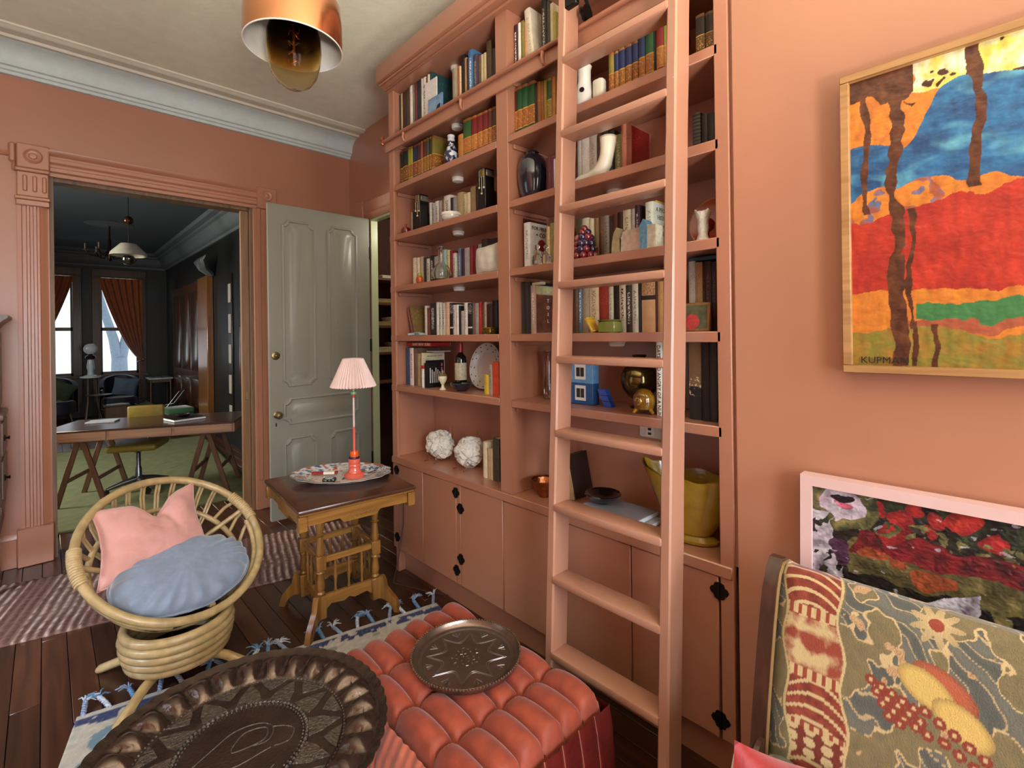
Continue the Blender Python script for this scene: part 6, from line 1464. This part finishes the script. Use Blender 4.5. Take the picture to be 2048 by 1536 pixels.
# wooden end frame following the back profile
outer = [(x - .012 if k < 6 else x, z + (.012 if 5 < k < 10 else 0)) for k, (x, z) in enumerate(prof)]
pol = outer[:-2] + [(1.60, .84), (1.60, .30), (1.60, .06), (1.56, .0), (1.50, .0), (1.50, .30), (1.33, .34)]
MB().prism(pol, .036, Matrix(((1, 0, 0, 0), (0, 0, 1, SY0), (0, 1, 0, 0), (0, 0, 0, 1)))).build('end_frame', M_sw, so)
MB().tube([(x - .006, SY0 - .002, z + .003) for x, z in prof[:10]], .005, 8).build('gimp_trim', plain('old_gold_gimp', '#7a5c34', .5, .2), so)
sd = MB().rbox(.93, 1.36, SY1, SY0 - .02, .26, .44, .05, 4); o = sd.build('seat', M_tap, so, smooth=60)
dye(o, lambda i: tap(SY0 - o.data.vertices[i].co.y - so.location.y, .7 + o.data.vertices[i].co.x))
# rolled arm base at the left end with scroll
m = MB()
seat_roll = [(x, z) for x, z in ((.93, .40), (1.10, .43), (1.25, .47), (1.33, .485))]
m.tube([(x, SY0 - .055, z) for x, z in seat_roll], .052, 18); o = m.build('arm_roll', M_tap, so, smooth=60)
dye(o, lambda i: tap(.12 + (o.data.vertices[i].co.z) * .5, .1 + o.data.vertices[i].co.x))
MB().lathe([(.058, 0), (.058, .012), (.045, .02), (.03, .014), (.014, .024), (0, .026)], 28, Matrix.Translation((1.325, SY0 + .0, .485)) @ Matrix.Rotation(-PI / 2, 4, 'X')).build('scroll', M_sw, so)
MB().rbox(.93, 1.34, SY1, SY0 - .005, .17, .262, .01, 2).build('seat_rail', M_sw, so)
for x, y in ((.96, SY0 - .05), (.96, SY1 + .05)): MB().lathe([(.022, 0), (.026, .02), (.018, .05), (.034, .10), (.036, .17), (0, .17)], 16, cx=x, cy=y).build('leg', M_sw, so)
MB().rbox(1.49, 1.60, SY1, SY1 + .036, 0, .9, .004).build('end_frame', M_sw, so)
# red cushion standing at the left end of the seat
pm = pillow_mesh(.34, .30, .12, 26, .8, .10, 2)
T5 = Matrix.Translation((1.155, .365, .49)) @ Matrix.Rotation(math.radians(-24), 4, 'Z') @ Matrix.Rotation(math.radians(-14), 4, 'X') @ Matrix.Rotation(math.radians(26), 4, 'Y')
pm.v = [tuple(T5 @ Vector(p)) for p in pm.v]
rcu = pm.build('red_cushion', plain('red_velvet', '#8c1814', .6, var=.15, scale=16, sheen=.8, bmp=.1, bscale=200), loc=(1.16, .37, .40), smooth=180); tag(rcu, 'bright red velvet cushion at the left end of sofa', 'cushion')
MB().tube([tuple(T5 @ Vector((sx * .194, 0, sz * .164))) for sx, sz in ((-1, -1), (1, -1), (1, 1), (-1, 1))], .004, 6, True).build('piping', plain('red_velvet', '#8c1814', .6), rcu, smooth=60) if False else None

# ================================================================ copper pendant with smoked globe
PD = Vector((.345, 1.905, 0)); 
pdz = 2.635
pe = thing('pendant_lamp', (.657, 1.80, 2.641 - .15), 'copper pendant lamp with white inside and smoked glass bulb', 'pendant lamp')
M_cop = plain('polished_copper', '#c98a62', .16, .95, var=.08, scale=6)
RS = .165
MB().lathe([(RS, .150), (RS * 1.0, .175), (RS * .995, .25), (RS * .96, .31), (RS * .86, .355), (RS * .65, .385), (RS * .3, .398), (.02, .40), (.02, .43), (0, .43)], 64, cap=False).build('shade', M_cop, pe, local=True)
MB().lathe([(RS, .150), (RS * .985, .150), (RS * .975, .25), (RS * .94, .30), (RS * .84, .345), (RS * .6, .372), (0, .38)], 64, cap=False).build('white_lining', plain('white_enamel_inside', '#e4ded4', .35, var=.04), pe, local=True)
MB().tube([((RS - .001) * math.cos(a), (RS - .001) * math.sin(a), .150) for a in [2 * PI * k / 64 for k in range(64)]], .0025, 6, True).build('rim', plain('white_enamel_inside', '#cdc5ba', .35), pe, local=True)
def smoked(name):
    m, nt, b = newmat(name); setspec(b, .03, 0, .6)
    tc = nt.nodes.new('ShaderNodeTexCoord'); sp = nt.nodes.new('ShaderNodeSeparateXYZ'); nt.links.new(tc.outputs['Generated'], sp.inputs[0])
    rc = ramp(nt, [(.0, lin('#fbf6e6')), (.26, lin('#f6e9c4')), (.40, lin('#c9a95c')), (.56, lin('#5a4630')), (1, lin('#2a211c'))]); nt.links.new(sp.outputs[2], rc.inputs[0]); nt.links.new(rc.outputs[0], b.inputs['Base Color'])
    b.inputs['Transmission Weight'].default_value = 1.0; b.inputs['IOR'].default_value = 1.12
    return m
gprof = [(0.0002, .0), (.030, .006), (.056, .022), (.076, .052), (.088, .095), (.093, .140), (.090, .19), (.078, .235), (.055, .27), (.030, .29), (.026, .33)]
inner = [(r_ * .96, z + .003) for r_, z in gprof[::-1]]
MB().lathe([(.0002, .0)] + gprof[1:] + inner, 48, cap=False).build('glass_bulb', smoked('smoked_glass'), pe, local=True, smooth=80)
fm = MB()
for k in range(5): fm.tube([(.018 * math.cos(a + k) , .018 * math.sin(a + k), .10 + .03 * k + .012 * math.sin(a * 2)) for a in [PI * j / 8 for j in range(9)]], .0016, 5)
fm.tube([(0, 0, .11), (0, 0, .27)], .004, 6); fm.build('filament', plain('copper_filament', '#c07850', .3, .8), pe, local=True)
MB().lathe([(.024, .28), (.026, .30), (.026, .375), (0, .375)], 20).build('socket', MBr, pe, local=True)
MB().tube([(0, 0, .43), (0, 0, CEIL - (2.641 - .15) - .02)], .004, 8).build('cord', M_black, pe, local=True)
MB().lathe([(.05, -.02), (.06, 0), (0, 0)], 28, Matrix.Translation((0, 0, CEIL - (2.641 - .15) - .001))).build('ceiling_rose', M_cop, pe, local=True)

# ================================================================ carved cabinet standing at the left wall edge
M_cab = wood('mauve_brown_cabinet', '#8a7264', '#5f4a40', 2, 8, .45)
cb_ = thing('carved_cabinet', (-.52, 4.66, 0), 'small carved wooden cabinet at the left edge beside doorway', 'cabinet')
X0, X1_, Y0_, Y1_ = -.90, -.205, 4.40, 4.88
MB().rbox(X0, X1_ - .02, Y0_ + .01, Y1_, 1.12, 1.70, .006).build('upper_body', M_cab, cb_)
MB().rbox(X0, X1_, Y0_, Y1_, .56, 1.12, .008).build('lower_body', M_cab, cb_)
MB().prism([(X0, 1.68), (X1_ - .02, 1.68), (X1_ + .0, 1.71), (X1_ + .04, 1.745), (X1_ + .04, 1.76), (X0, 1.76)], Y1_ - Y0_ + .03, Matrix(((1, 0, 0, 0), (0, 0, 1, Y0_ - .03), (0, 1, 0, 0), (0, 0, 0, 1)))).build('cornice', M_cab, cb_)
MB().rbox(X0, X1_ + .015, Y0_ - .015, Y1_, 1.10, 1.135, .008, 2).build('waist_moulding', M_cab, cb_)
for z0, z1 in ((.60, .84), (.87, 1.08)):
    d = MB().rbox(X1_ - .004, X1_ + .010, Y0_ + .03, Y1_ - .03, z0, z1, .004).build('drawer', M_cab, cb_)
    MB().lathe([(.02, 0), (.02, .004), (.006, .008), (.008, .018), (.014, .024), (0, .028)], 14, Matrix.Translation((X1_ + .010, Y0_ + .12, (z0 + z1) / 2)) @ Matrix.Rotation(PI / 2, 4, 'Y')).build('pull', M_iron, d)
for z0, z1 in ((1.17, 1.66),):
    d = MB().rbox(X1_ - .024, X1_ - .012, Y0_ + .03, Y1_ - .03, z0, z1, .004).build('cabinet_door', M_cab, cb_)
    for z in (1.25, 1.42, 1.58): MB().rbox(X1_ - .012, X1_ - .004, Y0_ + .02, Y0_ + .06, z - .03, z + .03, .003).build('hinge', M_iron, d)
for x, y in ((X0 + .05, Y0_ + .05), (X1_ - .05, Y0_ + .05), (X1_ - .05, Y1_ - .05), (X0 + .05, Y1_ - .05)):
    MB().tube([(x, y, .58), (x + .01, y, .40), (x - .02, y, .15), (x, y, .014)], [.045, .035, .022, .028], 10).build('leg', M_cab, cb_)
MB().prism([(Y0_, .56), (Y1_, .56), (Y1_ - .04, .50), (Y1_ - .12, .53), (Y1_ - .2, .46), (Y0_ + .2, .46), (Y0_ + .12, .53), (Y0_ + .04, .50)], .02, Matrix(((0, 0, 1, X1_ - .02), (1, 0, 0, 0), (0, 1, 0, 0), (0, 0, 0, 1)))).build('apron', M_cab, cb_)
# ================================================================ the dark parlour beyond the doorway
PYF, PXR, PCZ = 13.4, 2.0, 3.46
struct(MB().box(-2.4, PXR + .1, YB + .18, PYF + .2, PCZ, PCZ + .1).build('ceiling', plain('parlour_ceiling_paint', '#3c434d', .7, var=.05), loc=(0, 9, PCZ)))
struct(MB().box(PXR, PXR + .12, YB + .18, PYF + .2, -.02, PCZ).build('wall_parlour_right', M_navy, loc=(PXR, 9, 0)))
LW = (6.9, 8.3)
struct(MB().box(-2.52, -2.4, YB + .18, LW[0], -.02, PCZ).box(-2.52, -2.4, LW[1], PYF + .2, -.02, PCZ).box(-2.52, -2.4, LW[0], LW[1], -.02, .7).box(-2.52, -2.4, LW[0], LW[1], 2.9, PCZ).build('wall_parlour_left', M_navy, loc=(-2.4, 9, 0)))
WN = [(-.38, .43), (.83, 1.50)]
m = MB(); e = [-2.4, WN[0][0], WN[0][1], WN[1][0], WN[1][1], PXR]
for k in range(5):
    if k % 2 == 0: m.box(e[k], e[k + 1], PYF, PYF + .2, -.02, PCZ)
    else: m.box(e[k], e[k + 1], PYF, PYF + .2, -.02, .86).box(e[k], e[k + 1], PYF, PYF + .2, 2.93, PCZ)
struct(m.build('wall_parlour_far', M_navy, loc=(0, PYF, 0)))
M_pc = plain('parlour_cornice_paint', '#4a5056', .6)
pc = [(0, 3.13), (.03, 3.13), (.04, 3.17), (.09, 3.19), (.13, 3.26), (.15, 3.34), (.19, 3.36), (.19, 3.39), (.26, 3.41), (.28, 3.46), (0, 3.46)]
co2 = struct(sweep_x(pc, -2.4, PXR, PYF).build('trim_4', M_pc, loc=(0, PYF, 3.1)))
n = len(pc)
MB().add([(PXR - d, YB + .18, z) for d, z in pc] + [(PXR - d, PYF, z) for d, z in pc], [(i, (i + 1) % n, n + (i + 1) % n, n + i) for i in range(n)] + [tuple(range(n)), tuple(range(n, 2 * n))]).build('side_cornice', M_pc, co2)
M_dw = wood('dark_window_wood', '#4a3222', '#2c1c12', 2, 8, .4)
for k, (a, b) in enumerate(WN):
    m = MB().rbox(a - .12, a + .02, PYF - .05, PYF + .02, .3, 3.02, .006).rbox(b - .02, b + .12, PYF - .05, PYF + .02, .3, 3.02, .006).rbox(a - .12, b + .12, PYF - .06, PYF + .02, 2.9, 3.08, .006).rbox(a - .14, b + .14, PYF - .10, PYF + .02, .80, .86, .006)
    wo = m.build('window_%d' % (3 + k), M_dw, loc=((a + b) / 2, PYF, .3)); wo['kind'] = 'structure'; wo['label'] = ('left parlour sash window behind the swept curtain', 'right parlour sash window with a tree outside')[k]
    for z0, z1 in ((.86, 1.83), (1.80, 2.92)):
        y = PYF + .05 if z0 < 1 else PYF + .09
        s = MB().box(a, b, y, y + .035, z0, z0 + .05).box(a, b, y, y + .035, z1 - .05, z1).box(a, a + .05, y, y + .035, z0, z1).box(b - .05, b, y, y + .035, z0, z1).build('sash', M_dw, wo)
        MB().box(a + .05, b - .05, y + .014, y + .018, z0 + .05, z1 - .05).build('pane', thin_glass('window_glass', '#e8f2f6', .08), s)
# curtains, each gathered to one side
M_cu = plain('rust_velvet_curtain', '#8a4418', .75, var=.2, scale=10, sheen=.5)
M_rodp = plain('brass_curtain_rod', '#9a8a6a', .3, .9)
def curtain(x_gather, x_free, lab):
    t = thing('curtain', ((x_gather + x_free) / 2, PYF - .16, .25), lab, 'curtain', 'rust curtains of the parlour')
    def cf(u, v):
        z = 2.88 - v * 2.55; zz = (2.88 - z)
        if z > 1.12:
            q = (z - 1.12) / 1.76; xf = x_gather + (x_free - x_gather) * (q ** .62)
        else: xf = x_gather + (x_free - x_gather) * .10
        x = x_gather + (xf - x_gather) * u
        amp = .03 * (1 if z > 1.3 else .5)
        return (x, PYF - .16 + amp * math.sin(u * 40 + .6 * math.sin(z * 2)), z)
    m = MB().grid(90, 40, cf); m.grid(90, 40, lambda u, v: tuple(Vector(cf(u, v)) + Vector((0, .008, 0)))); m.build('drape', M_cu, t, smooth=80)
    MB().tube([(x_gather - .07 * (1 if x_free > x_gather else -1), PYF - .17, 2.90), (x_free + .05 * (1 if x_free > x_gather else -1), PYF - .17, 2.90)], .012, 8).build('curtain_rod', M_rodp, t)
    g = x_gather + (x_free - x_gather) * .05; MB().tube([(g + .06 * math.cos(a), PYF - .16 + .05 * math.sin(a), 1.13 + .02 * math.cos(a)) for a in [2 * PI * k / 16 for k in range(16)]], .012, 6, True).build('tie_back', M_rodp, t)
curtain(-.36, .44, 'rust curtain swept to the left of left parlour window')
curtain(1.54, .80, 'rust curtain swept to the right of right parlour window')
# bare tree outside
t = thing('bare_tree', (1.47, 17.0, -1.0), 'pale forked tree trunk outside the right parlour window', 'tree')
M_bk = plain('bark_haze_tint', '#8fa3b4', .9, var=.1)  # outdoor haze and backlight put into the pale blue bark colour
MB().tube([(1.47, 17, -1.0), (1.46, 17, .5), (1.46, 17, 1.1)], [.22, .19, .17], 12).build('trunk', M_bk, t, smooth=60)
MB().tube([(1.44, 17, .95), (1.34, 17, 1.6), (1.15, 17.1, 2.4), (.9, 17.2, 3.6)], [.14, .11, .09, .05], 10).build('limb', M_bk, t, smooth=60)
MB().tube([(1.48, 17, .95), (1.60, 17, 1.6), (1.72, 17.1, 2.3), (1.95, 17.2, 3.6)], [.13, .11, .09, .05], 10).build('limb', M_bk, t, smooth=60)

# green carpet
def carp(u, v):
    q = nz(u * 2.5, v * 3.9, 30) * .5 + nz(u * 2.5, v * 3.9, 90) * .5; return mixl(lin('#70745a'), lin('#5c6046'), .5 + q)
o = woven('green_carpet', 2.7, 3.9, 60, 80, carp, lambda u, v: .002 * nz(u * 2.7, v * 3.9, 12), attr_mat('carpet_pile', .95, .1, .6, 300), (.38, 7.42, 0), math.radians(-4), 'olive green carpet under the trestle desk', .012)
# desk on two trestles
dk = thing('trestle_desk', (.813, 6.20, 0), 'long wooden desk with drawers on trestle legs in parlour', 'desk', rz=math.radians(-25))
M_dkt = wood('desk_top_walnut', '#4a3026', '#33201a', 0, 6, .3, .3); M_dkf = wood('desk_front_oak', '#b08d72', '#8d6d56', 0, 9, .4)
MB().rbox(-.80, .80, -.375, .375, .735, .752, .003).build('desk_top', M_dkt, dk, local=True)
MB().box(-.795, .795, -.355, .37, .645, .735).build('desk_body', M_dkf, dk, local=True)
for k in range(3):
    x0 = -.79 + k * .528
    MB().rbox(x0 + .012, x0 + .512, -.372, -.354, .655, .732, .002).build('drawer', M_dkf, dk, local=True)
M_tre = wood('trestle_wood', '#6d4a34', '#4a3122', 2, 9, .4)
for x in (-.52, .52):
    m = MB().rbox(x - .15, x + .15, -.03, .03, .60, .645, .004); m.build('trestle_beam', M_tre, dk, local=True)
    for y in (-.26, .26):
        MB().rbox(x - .16, x + .16, y - .012, y + .012, .62, .645, .003).build('trestle_bar', M_tre, dk, local=True)
        for s in (-1, 1):
            T = Matrix.Translation((x + s * .02, y, .63)) @ Matrix.Rotation(s * -.27, 4, 'Y'); MB().rbox(-.022, .022, -.012, .012, -.645, .0, .003, 1, T).build('leg', M_tre, dk, local=True)
    for s in (-1, 1): MB().rbox(x + s * .115 - .01, x + s * .115 + .01, -.26, .26, .24, .28, .003).build('brace', M_tre, dk, local=True)
def flat_book(name, loc, rz, sx, sy, h, cm, pm_, lab):
    o = MB().rbox(-sx / 2, sx / 2, -sy / 2, sy / 2, 0, h, .001).build(name, cm, loc=loc, local=True); o.rotation_euler = (0, 0, rz)
    MB().box(-sx / 2 - .001, sx / 2 - .006, -sy / 2 - .001, sy / 2 - .006, .003, h - .003).build('page_block', pm_, o, local=True, smooth=0); return tag(o, lab, 'book', 'books on the desk')
flat_book('magazine', (.42, 6.52, .753), math.radians(-20), .24, .17, .014, plain('magazine_cover', '#a8b4bc', .35), plain('white_pages', '#dfe2e6', .8), 'pale magazine lying at left on the desk')
flat_book('book', (1.05, 6.05, .753), math.radians(12), .30, .26, .024, plain('dark_book_cover', '#1c1614', .4), plain('white_pages', '#dfe2e6', .8), 'dark book with white page edges on the desk')
t = thing('desk_dish', (1.035, 6.08, .778), 'small dark dish on top of the desk book', 'dish')
MB().lathe([(.04, 0), (.06, .012), (.066, .028), (.060, .028), (.05, .012), (0, .006)], 24, cap=False).build('dish', plain('dark_pewter', '#2a2524', .25, .6), t, local=True)
MB().lathe([(.062, .027), (.067, .029), (.062, .031), (.058, .028)], 24, cap=False).build('rim', plain('pewter_rim', '#8a8078', .3, .7), t, local=True)
# mustard swivel chair
sc = thing('office_chair', (.70, 6.45, 0), 'mustard vinyl office chair on chrome base behind the desk', 'chair', rz=math.radians(-25))
M_mus = plain('mustard_vinyl', '#7d6a22', .45, var=.1, scale=20); M_chr = plain('grey_steel', '#6a6f74', .25, .9)
MB().rbox(-.22, .22, -.20, .22, .445, .515, .03, 3).build('seat', M_mus, sc, local=True)
MB().rbox(-.17, .17, .20, .25, .70, .87, .022, 3).build('backrest', M_mus, sc, local=True)
MB().tube([(0, .12, .44), (0, .24, .45), (0, .27, .60), (0, .255, .72)], .016, 8).build('back_arm', M_chr, sc, local=True)
MB().lathe([(.05, .10), (.03, .14), (.028, .24), (.02, .26), (.02, .40), (.09, .44), (0, .445)], 20).build('column', M_chr, sc, local=True)
for k in range(4):
    a = PI / 2 * k + .6; d = Vector((math.cos(a), math.sin(a), 0))
    l = MB().tube([d * .02 + Vector((0, 0, .13)), d * .14 + Vector((0, 0, .11)), d * .27 + Vector((0, 0, .075))], [.03, .026, .016], 10).build('leg', M_chr, sc, local=True)
    MB().tube([d * .27 + Vector((0, 0, .075)), d * .27 + Vector((0, 0, .05))], .008, 8).lathe([(.028, -.012), (.028, .012)], 16, Matrix.Translation(d * .275 + Vector((0, 0, .043))) @ Matrix.Rotation(PI / 2, 4, 'X')).build('caster', M_black, l, local=True)
# hanging lamp and chandelier
t = thing('hanging_lamp', (.795, 8.0, 2.56), 'small pendant lamp with pale glass shade in parlour', 'pendant lamp')
MB().lathe([(.20, .12), (.19, .16), (.10, .26), (.085, .275), (.08, .27), (.18, .155), (.192, .12)], 36, cap=False).build('shade', plain('frosted_shade', '#a8a498', .35, var=.08), t, local=True)
MB().lathe([(0, .0), (.05, .012), (.082, .05), (.082, .085), (.05, .12), (0, .13)], 24).build('globe', plain('dark_globe_glass', '#1a1614', .05, coat=1), t, local=True)
MB().sphere((0, 0, .58), .055, 18, 12).build('ball', plain('bronze_ball', '#5a3424', .2, .8), t, local=True)
MB().tube([(0, 0, .26), (0, 0, PCZ - 2.56)], .006, 6).build('cord', M_black, t, local=True)
t = thing('chandelier', (.77, 10.2, 2.86), 'dark brass chandelier hanging deep in the parlour', 'chandelier')
M_ch = plain('tarnished_brass', '#2f2018', .35, .8)
MB().lathe([(0, 0), (.03, .02), (.02, .08), (.05, .14), (.02, .2), (.025, .34), (.012, .36), (.012, .60)], 16).build('stem', M_ch, t, local=True)
for k in range(6):
    a = 2 * PI * k / 6; d = Vector((math.cos(a), math.sin(a), 0))
    am = MB().tube([d * .03 + Vector((0, 0, .16)), d * .12 + Vector((0, 0, .06)), d * .24 + Vector((0, 0, .08)), d * .30 + Vector((0, 0, .16))], .010, 6).build('arm', M_ch, t, local=True)
    MB().lathe([(.035, .16), (.02, .17), (.012, .175), (.012, .26), (0, .265)], 10, Matrix.Translation(d * .30)).build('candle', plain('candle_tube', '#5a5348', .5), am, local=True)
MB().lathe([(.02, .57), (.32, .595), (.30, .6), (.02, .6)], 36).build('ceiling_rose', M_pc, t, local=True)
# white round lamp on a pedestal stand between the windows
t = thing('plant_stand', (.63, 12.4, 0), 'narrow pedestal stand with white top between the windows', 'stand')
MB().lathe([(.15, .86), (.16, .868), (.16, .89), (0, .89)], 28).build('top', plain('white_marble', '#c0c8d0', .3), t, local=True)
for k in range(3):
    a = 2 * PI * k / 3; MB().tube([(.08 * math.cos(a), .08 * math.sin(a), .86), (.09 * math.cos(a), .09 * math.sin(a), .4), (.17 * math.cos(a), .17 * math.sin(a), .0)], .018, 8).build('leg', M_dw, t, local=True)
t = thing('globe_lamp', (.63, 12.4, .891), 'white lamp with round disc top on the pedestal stand', 'lamp')
M_wl = plain('white_lamp_glaze', '#b4c4d4', .25)
MB().lathe([(.10, 0), (.10, .015), (.05, .03), (.045, .1), (.06, .18), (.045, .30), (.04, .32)], 24).build('base', M_wl, t, local=True)
MB().lathe([(.04, .32), (.07, .34), (.085, .365), (.07, .39), (.04, .41), (.03, .43)], 24).build('collar', plain('plum_collar', '#2a1620', .3), t, local=True)
MB().sphere((0, 0, .525), .105, 28, 14, sy=.5).build('disc', M_wl, t, local=True)
# two barrel armchairs before the windows with a green pillow and a blue throw pillow
def armchair(x, y, rz, lab):
    t = thing('barrel_armchair', (x, y, 0), lab, 'armchair', 'barrel armchairs by the windows', rz)
    M_ac = plain('indigo_upholstery', '#12142a', .6, sheen=.3)
    m = MB(); N_ = 25
    def bk(r_, dz):
        return lambda u, v: (r_ * math.cos(-.35 + u * (PI + .7)), r_ * math.sin(-.35 + u * (PI + .7)) * .9, .18 + v * (.68 - .22 * (abs(u - .5) * 2) ** 2) + dz)
    m.grid(N_, 6, bk(.33, 0)); m.grid(N_, 6, bk(.25, 0)); m.grid(N_, 2, lambda u, v: tuple(Vector(bk(.33, 0)(u, 1)) * (1 - v) + Vector(bk(.25, 0)(u, 1)) * v)); m.build('back', M_ac, t, local=True, smooth=70)
    MB().lathe([(.27, .18), (.29, .2), (.29, .38), (.26, .42), (0, .43)], 28, sy=.95).build('seat', M_ac, t, local=True)
    for sx in (-1, 1):
        for sy in (-1, 1): MB().tube([(sx * .18, sy * .18, .19), (sx * .21, sy * .21, 0)], [.018, .012], 8).build('leg', M_dw, t, local=True)
    return t
armchair(.14, 12.75, .1, 'dark indigo barrel armchair under the left window'); armchair(1.09, 12.75, -.1, 'dark indigo barrel armchair under the right window')
for nm, x, c, lab in (('green_pillow', .20, '#38452e', 'dark green pillow on the left armchair'), ('blue_pillow', 1.18, '#4a5a70', 'blue grey fluffy pillow on the right armchair')):
    pm = pillow_mesh(.42, .38, .14, 16, .8, .1, 1); Tq = Matrix.Translation((x, 12.66, .63)) @ Matrix.Rotation(.3, 4, 'X') @ Matrix.Rotation(.5 if x < 1 else .15, 4, 'Y'); pm.v = [tuple(Tq @ Vector(p)) for p in pm.v]
    tag(pm.build(nm, plain(nm + '_cloth', c, .8, sheen=.4), loc=(x, 12.6, .44), smooth=180), lab, 'pillow')
# low table with a magazine, round side table with bottle
t = thing('coffee_table', (.93, 11.45, 0), 'low wooden cube table before the right armchair', 'table')
MB().rbox(-.19, .19, -.15, .15, .385, .41, .004).build('top', M_dw, t, local=True)
MB().rbox(-.16, .16, -.12, .12, .02, .385, .004).build('body', M_dw, t, local=True)
MB().rbox(-.17, .17, -.13, .13, 0, .03, .004).build('plinth', M_dw, t, local=True)
flat_book('magazine', (.93, 11.42, .411), .3, .24, .18, .010, plain('green_magazine', '#6d9a7a', .4, var=.4, scale=14), plain('white_pages', '#dfe2e6', .8), 'green magazine on the low parlour table')
t = thing('side_table', (.72, 11.9, 0), 'thin black round side table with single leg', 'table')
MB().lathe([(.19, .555), (.195, .56), (.195, .57), (0, .57)], 32).build('top', M_black, t, local=True)
MB().tube([(0, 0, .55), (0, 0, .02)], .012, 8).lathe([(.13, 0), (.13, .012), (.02, .025), (0, .025)], 24).build('pedestal', M_black, t, local=True)
t = thing('water_glass', (.76, 11.85, .571), 'small clear glass on the black round side table', 'glass')
MB().lathe([(.022, 0), (.026, .08), (.024, .08), (.02, .006), (0, .006)], 16, cap=False).build('glass', M_clear, t, local=True); MB().lathe([(.025, .079), (.027, .081), (.025, .083)], 16, cap=False).build('rim', M_clear, t, local=True)
# grey lounge chair and green footstool near the right wall, marble console
t = thing('lounge_chair', (1.55, 11.1, 0), 'grey sling lounge chair with chrome frame by the wall', 'chair', rz=math.radians(70))
m = MB().grid(10, 12, lambda u, v: ((u - .5) * .5, .30 - v * .62, .42 - .16 * math.sin(v * 2.2) + .42 * max(0, v - .55) ** 1.3)); m.grid(10, 12, lambda u, v: ((u - .5) * .5, .30 - v * .62, .40 - .16 * math.sin(v * 2.2) + .42 * max(0, v - .55) ** 1.3)); m.build('sling', plain('grey_sling_leather', '#7f868a', .4), t, local=True, smooth=80)
for s in (-1, 1): MB().tube([(s * .27, .32, .44), (s * .27, .1, .30), (s * .27, -.15, .35), (s * .27, -.34, .62)], .011, 8).tube([(s * .27, .25, .0), (s * .27, .0, .30), (s * .27, -.25, .0)], .011, 8).build('side_frame', M_chr, t, local=True)
MB().tube([(-.27, .32, .44), (.27, .32, .44)], .011, 8).tube([(-.27, -.34, .62), (.27, -.34, .62)], .011, 8).build('crossbar', M_chr, t, local=True)
t = thing('footstool', (1.66, 10.2, 0), 'green cushioned footstool near the parlour wall', 'footstool', rz=.1)
MB().rbox(-.20, .20, -.22, .22, .30, .40, .03, 3).build('cushion', plain('green_felt', '#2f5a3c', .8, sheen=.4), t, local=True)
MB().rbox(-.19, .19, -.21, .21, .20, .31, .01, 1).build('box', plain('blue_felt', '#22384e', .8), t, local=True)
for sx in (-1, 1):
    for sy in (-1, 1): MB().tube([(sx * .16, sy * .18, .21), (sx * .17, sy * .19, .012)], .016, 8).build('leg', M_dw, t, local=True)
t = thing('marble_console', (1.74, 12.7, 0), 'console table with pale marble top in the parlour corner', 'table')
MB().rbox(-.2, .22, -.25, .25, .745, .78, .008).build('top', plain('grey_marble', '#9aa4aa', .2, var=.2, scale=8), t, local=True)
for sx in (-.16, .18):
    for sy in (-.2, .2): MB().tube([(sx, sy, .75), (sx, sy, .0)], .018, 8).build('leg', M_dw, t, local=True)
MB().rbox(-.17, .19, -.21, .21, .68, .745, .004).build('apron', M_dw, t, local=True)
# panelled wooden door and post on the right wall, with a plaster bracket; narrow column of pale plaques
M_ww = wood('red_brown_woodwork', '#4c2a16', '#2e180c', 2, 7, .25, .4)
dd = struct(MB().rbox(PXR - .03, PXR + .02, 9.85, 12.5, 0, 2.62, .004).build('door_3', M_ww, loc=(PXR, 11, 0))); dd['label'] = 'wide dark wooden panelled door on the parlour wall'
for k in range(3):
    y0 = 9.98 + k * .85
    for z0, z1 in ((.15, .85), (1.0, 2.45)): MB().rbox(PXR - .042, PXR - .028, y0, y0 + .68, z0, z1, .012, 2).build('panel', M_ww, dd)
po_ = struct(MB().rbox(PXR - .10, PXR, 9.15, 9.80, 0, 2.62, .01).build('trim_5', wood('amber_post_wood', '#7a4e22', '#5a3614', 2, 7, .3, .4), loc=(PXR, 9.4, 0)))
m = MB()
for k in range(7):
    a = k * .35 - 1.05; m.tube([(PXR - .03, 9.1 + .10 * math.sin(a), 2.62), (PXR - .12 - .05 * math.cos(a), 9.1 + .18 * math.sin(a), 2.72), (PXR - .20, 9.1 + .30 * math.sin(a), 2.84), (PXR - .17, 9.1 + .34 * math.sin(a), 2.90)], [.03, .04, .035, .012], 6)
m.build('capital', plain('grey_plaster', '#3c4046', .6), po_, smooth=50)
t = thing('plaque_column', (PXR - .002, 8.1, 0), 'vertical column of pale plaques on the dark parlour wall', 'wall decoration')
MB().rbox(-.016, 0, -.10, .10, .25, 2.55, .003).build('backboard', M_black, t, local=True)
for k in range(5): MB().rbox(-.026, -.014, -.065, .065, .32 + k * .45, .60 + k * .45, .004).build('plaque', plain('pale_plaque', '#8d8a82', .5), t, local=True)
t = thing('wood_plank_art', (PXR - .002, 7.55, 0), 'brown wooden paddle shape hanging on the dark wall', 'wall decoration')
MB().prism([(-.08, .95), (.08, .95), (.10, 1.3), (.06, 1.75), (-.06, 1.75), (-.10, 1.3)], .02, Matrix(((0, 0, 1, -.02), (1, 0, 0, 0), (0, 1, 0, 0), (0, 0, 0, 1)))).build('board', M_ww, t, local=True)
MB().tube([(-.01, 0, 1.75), (-.01, 0, 1.85)], .004, 6).build('cord', M_black, t, local=True)
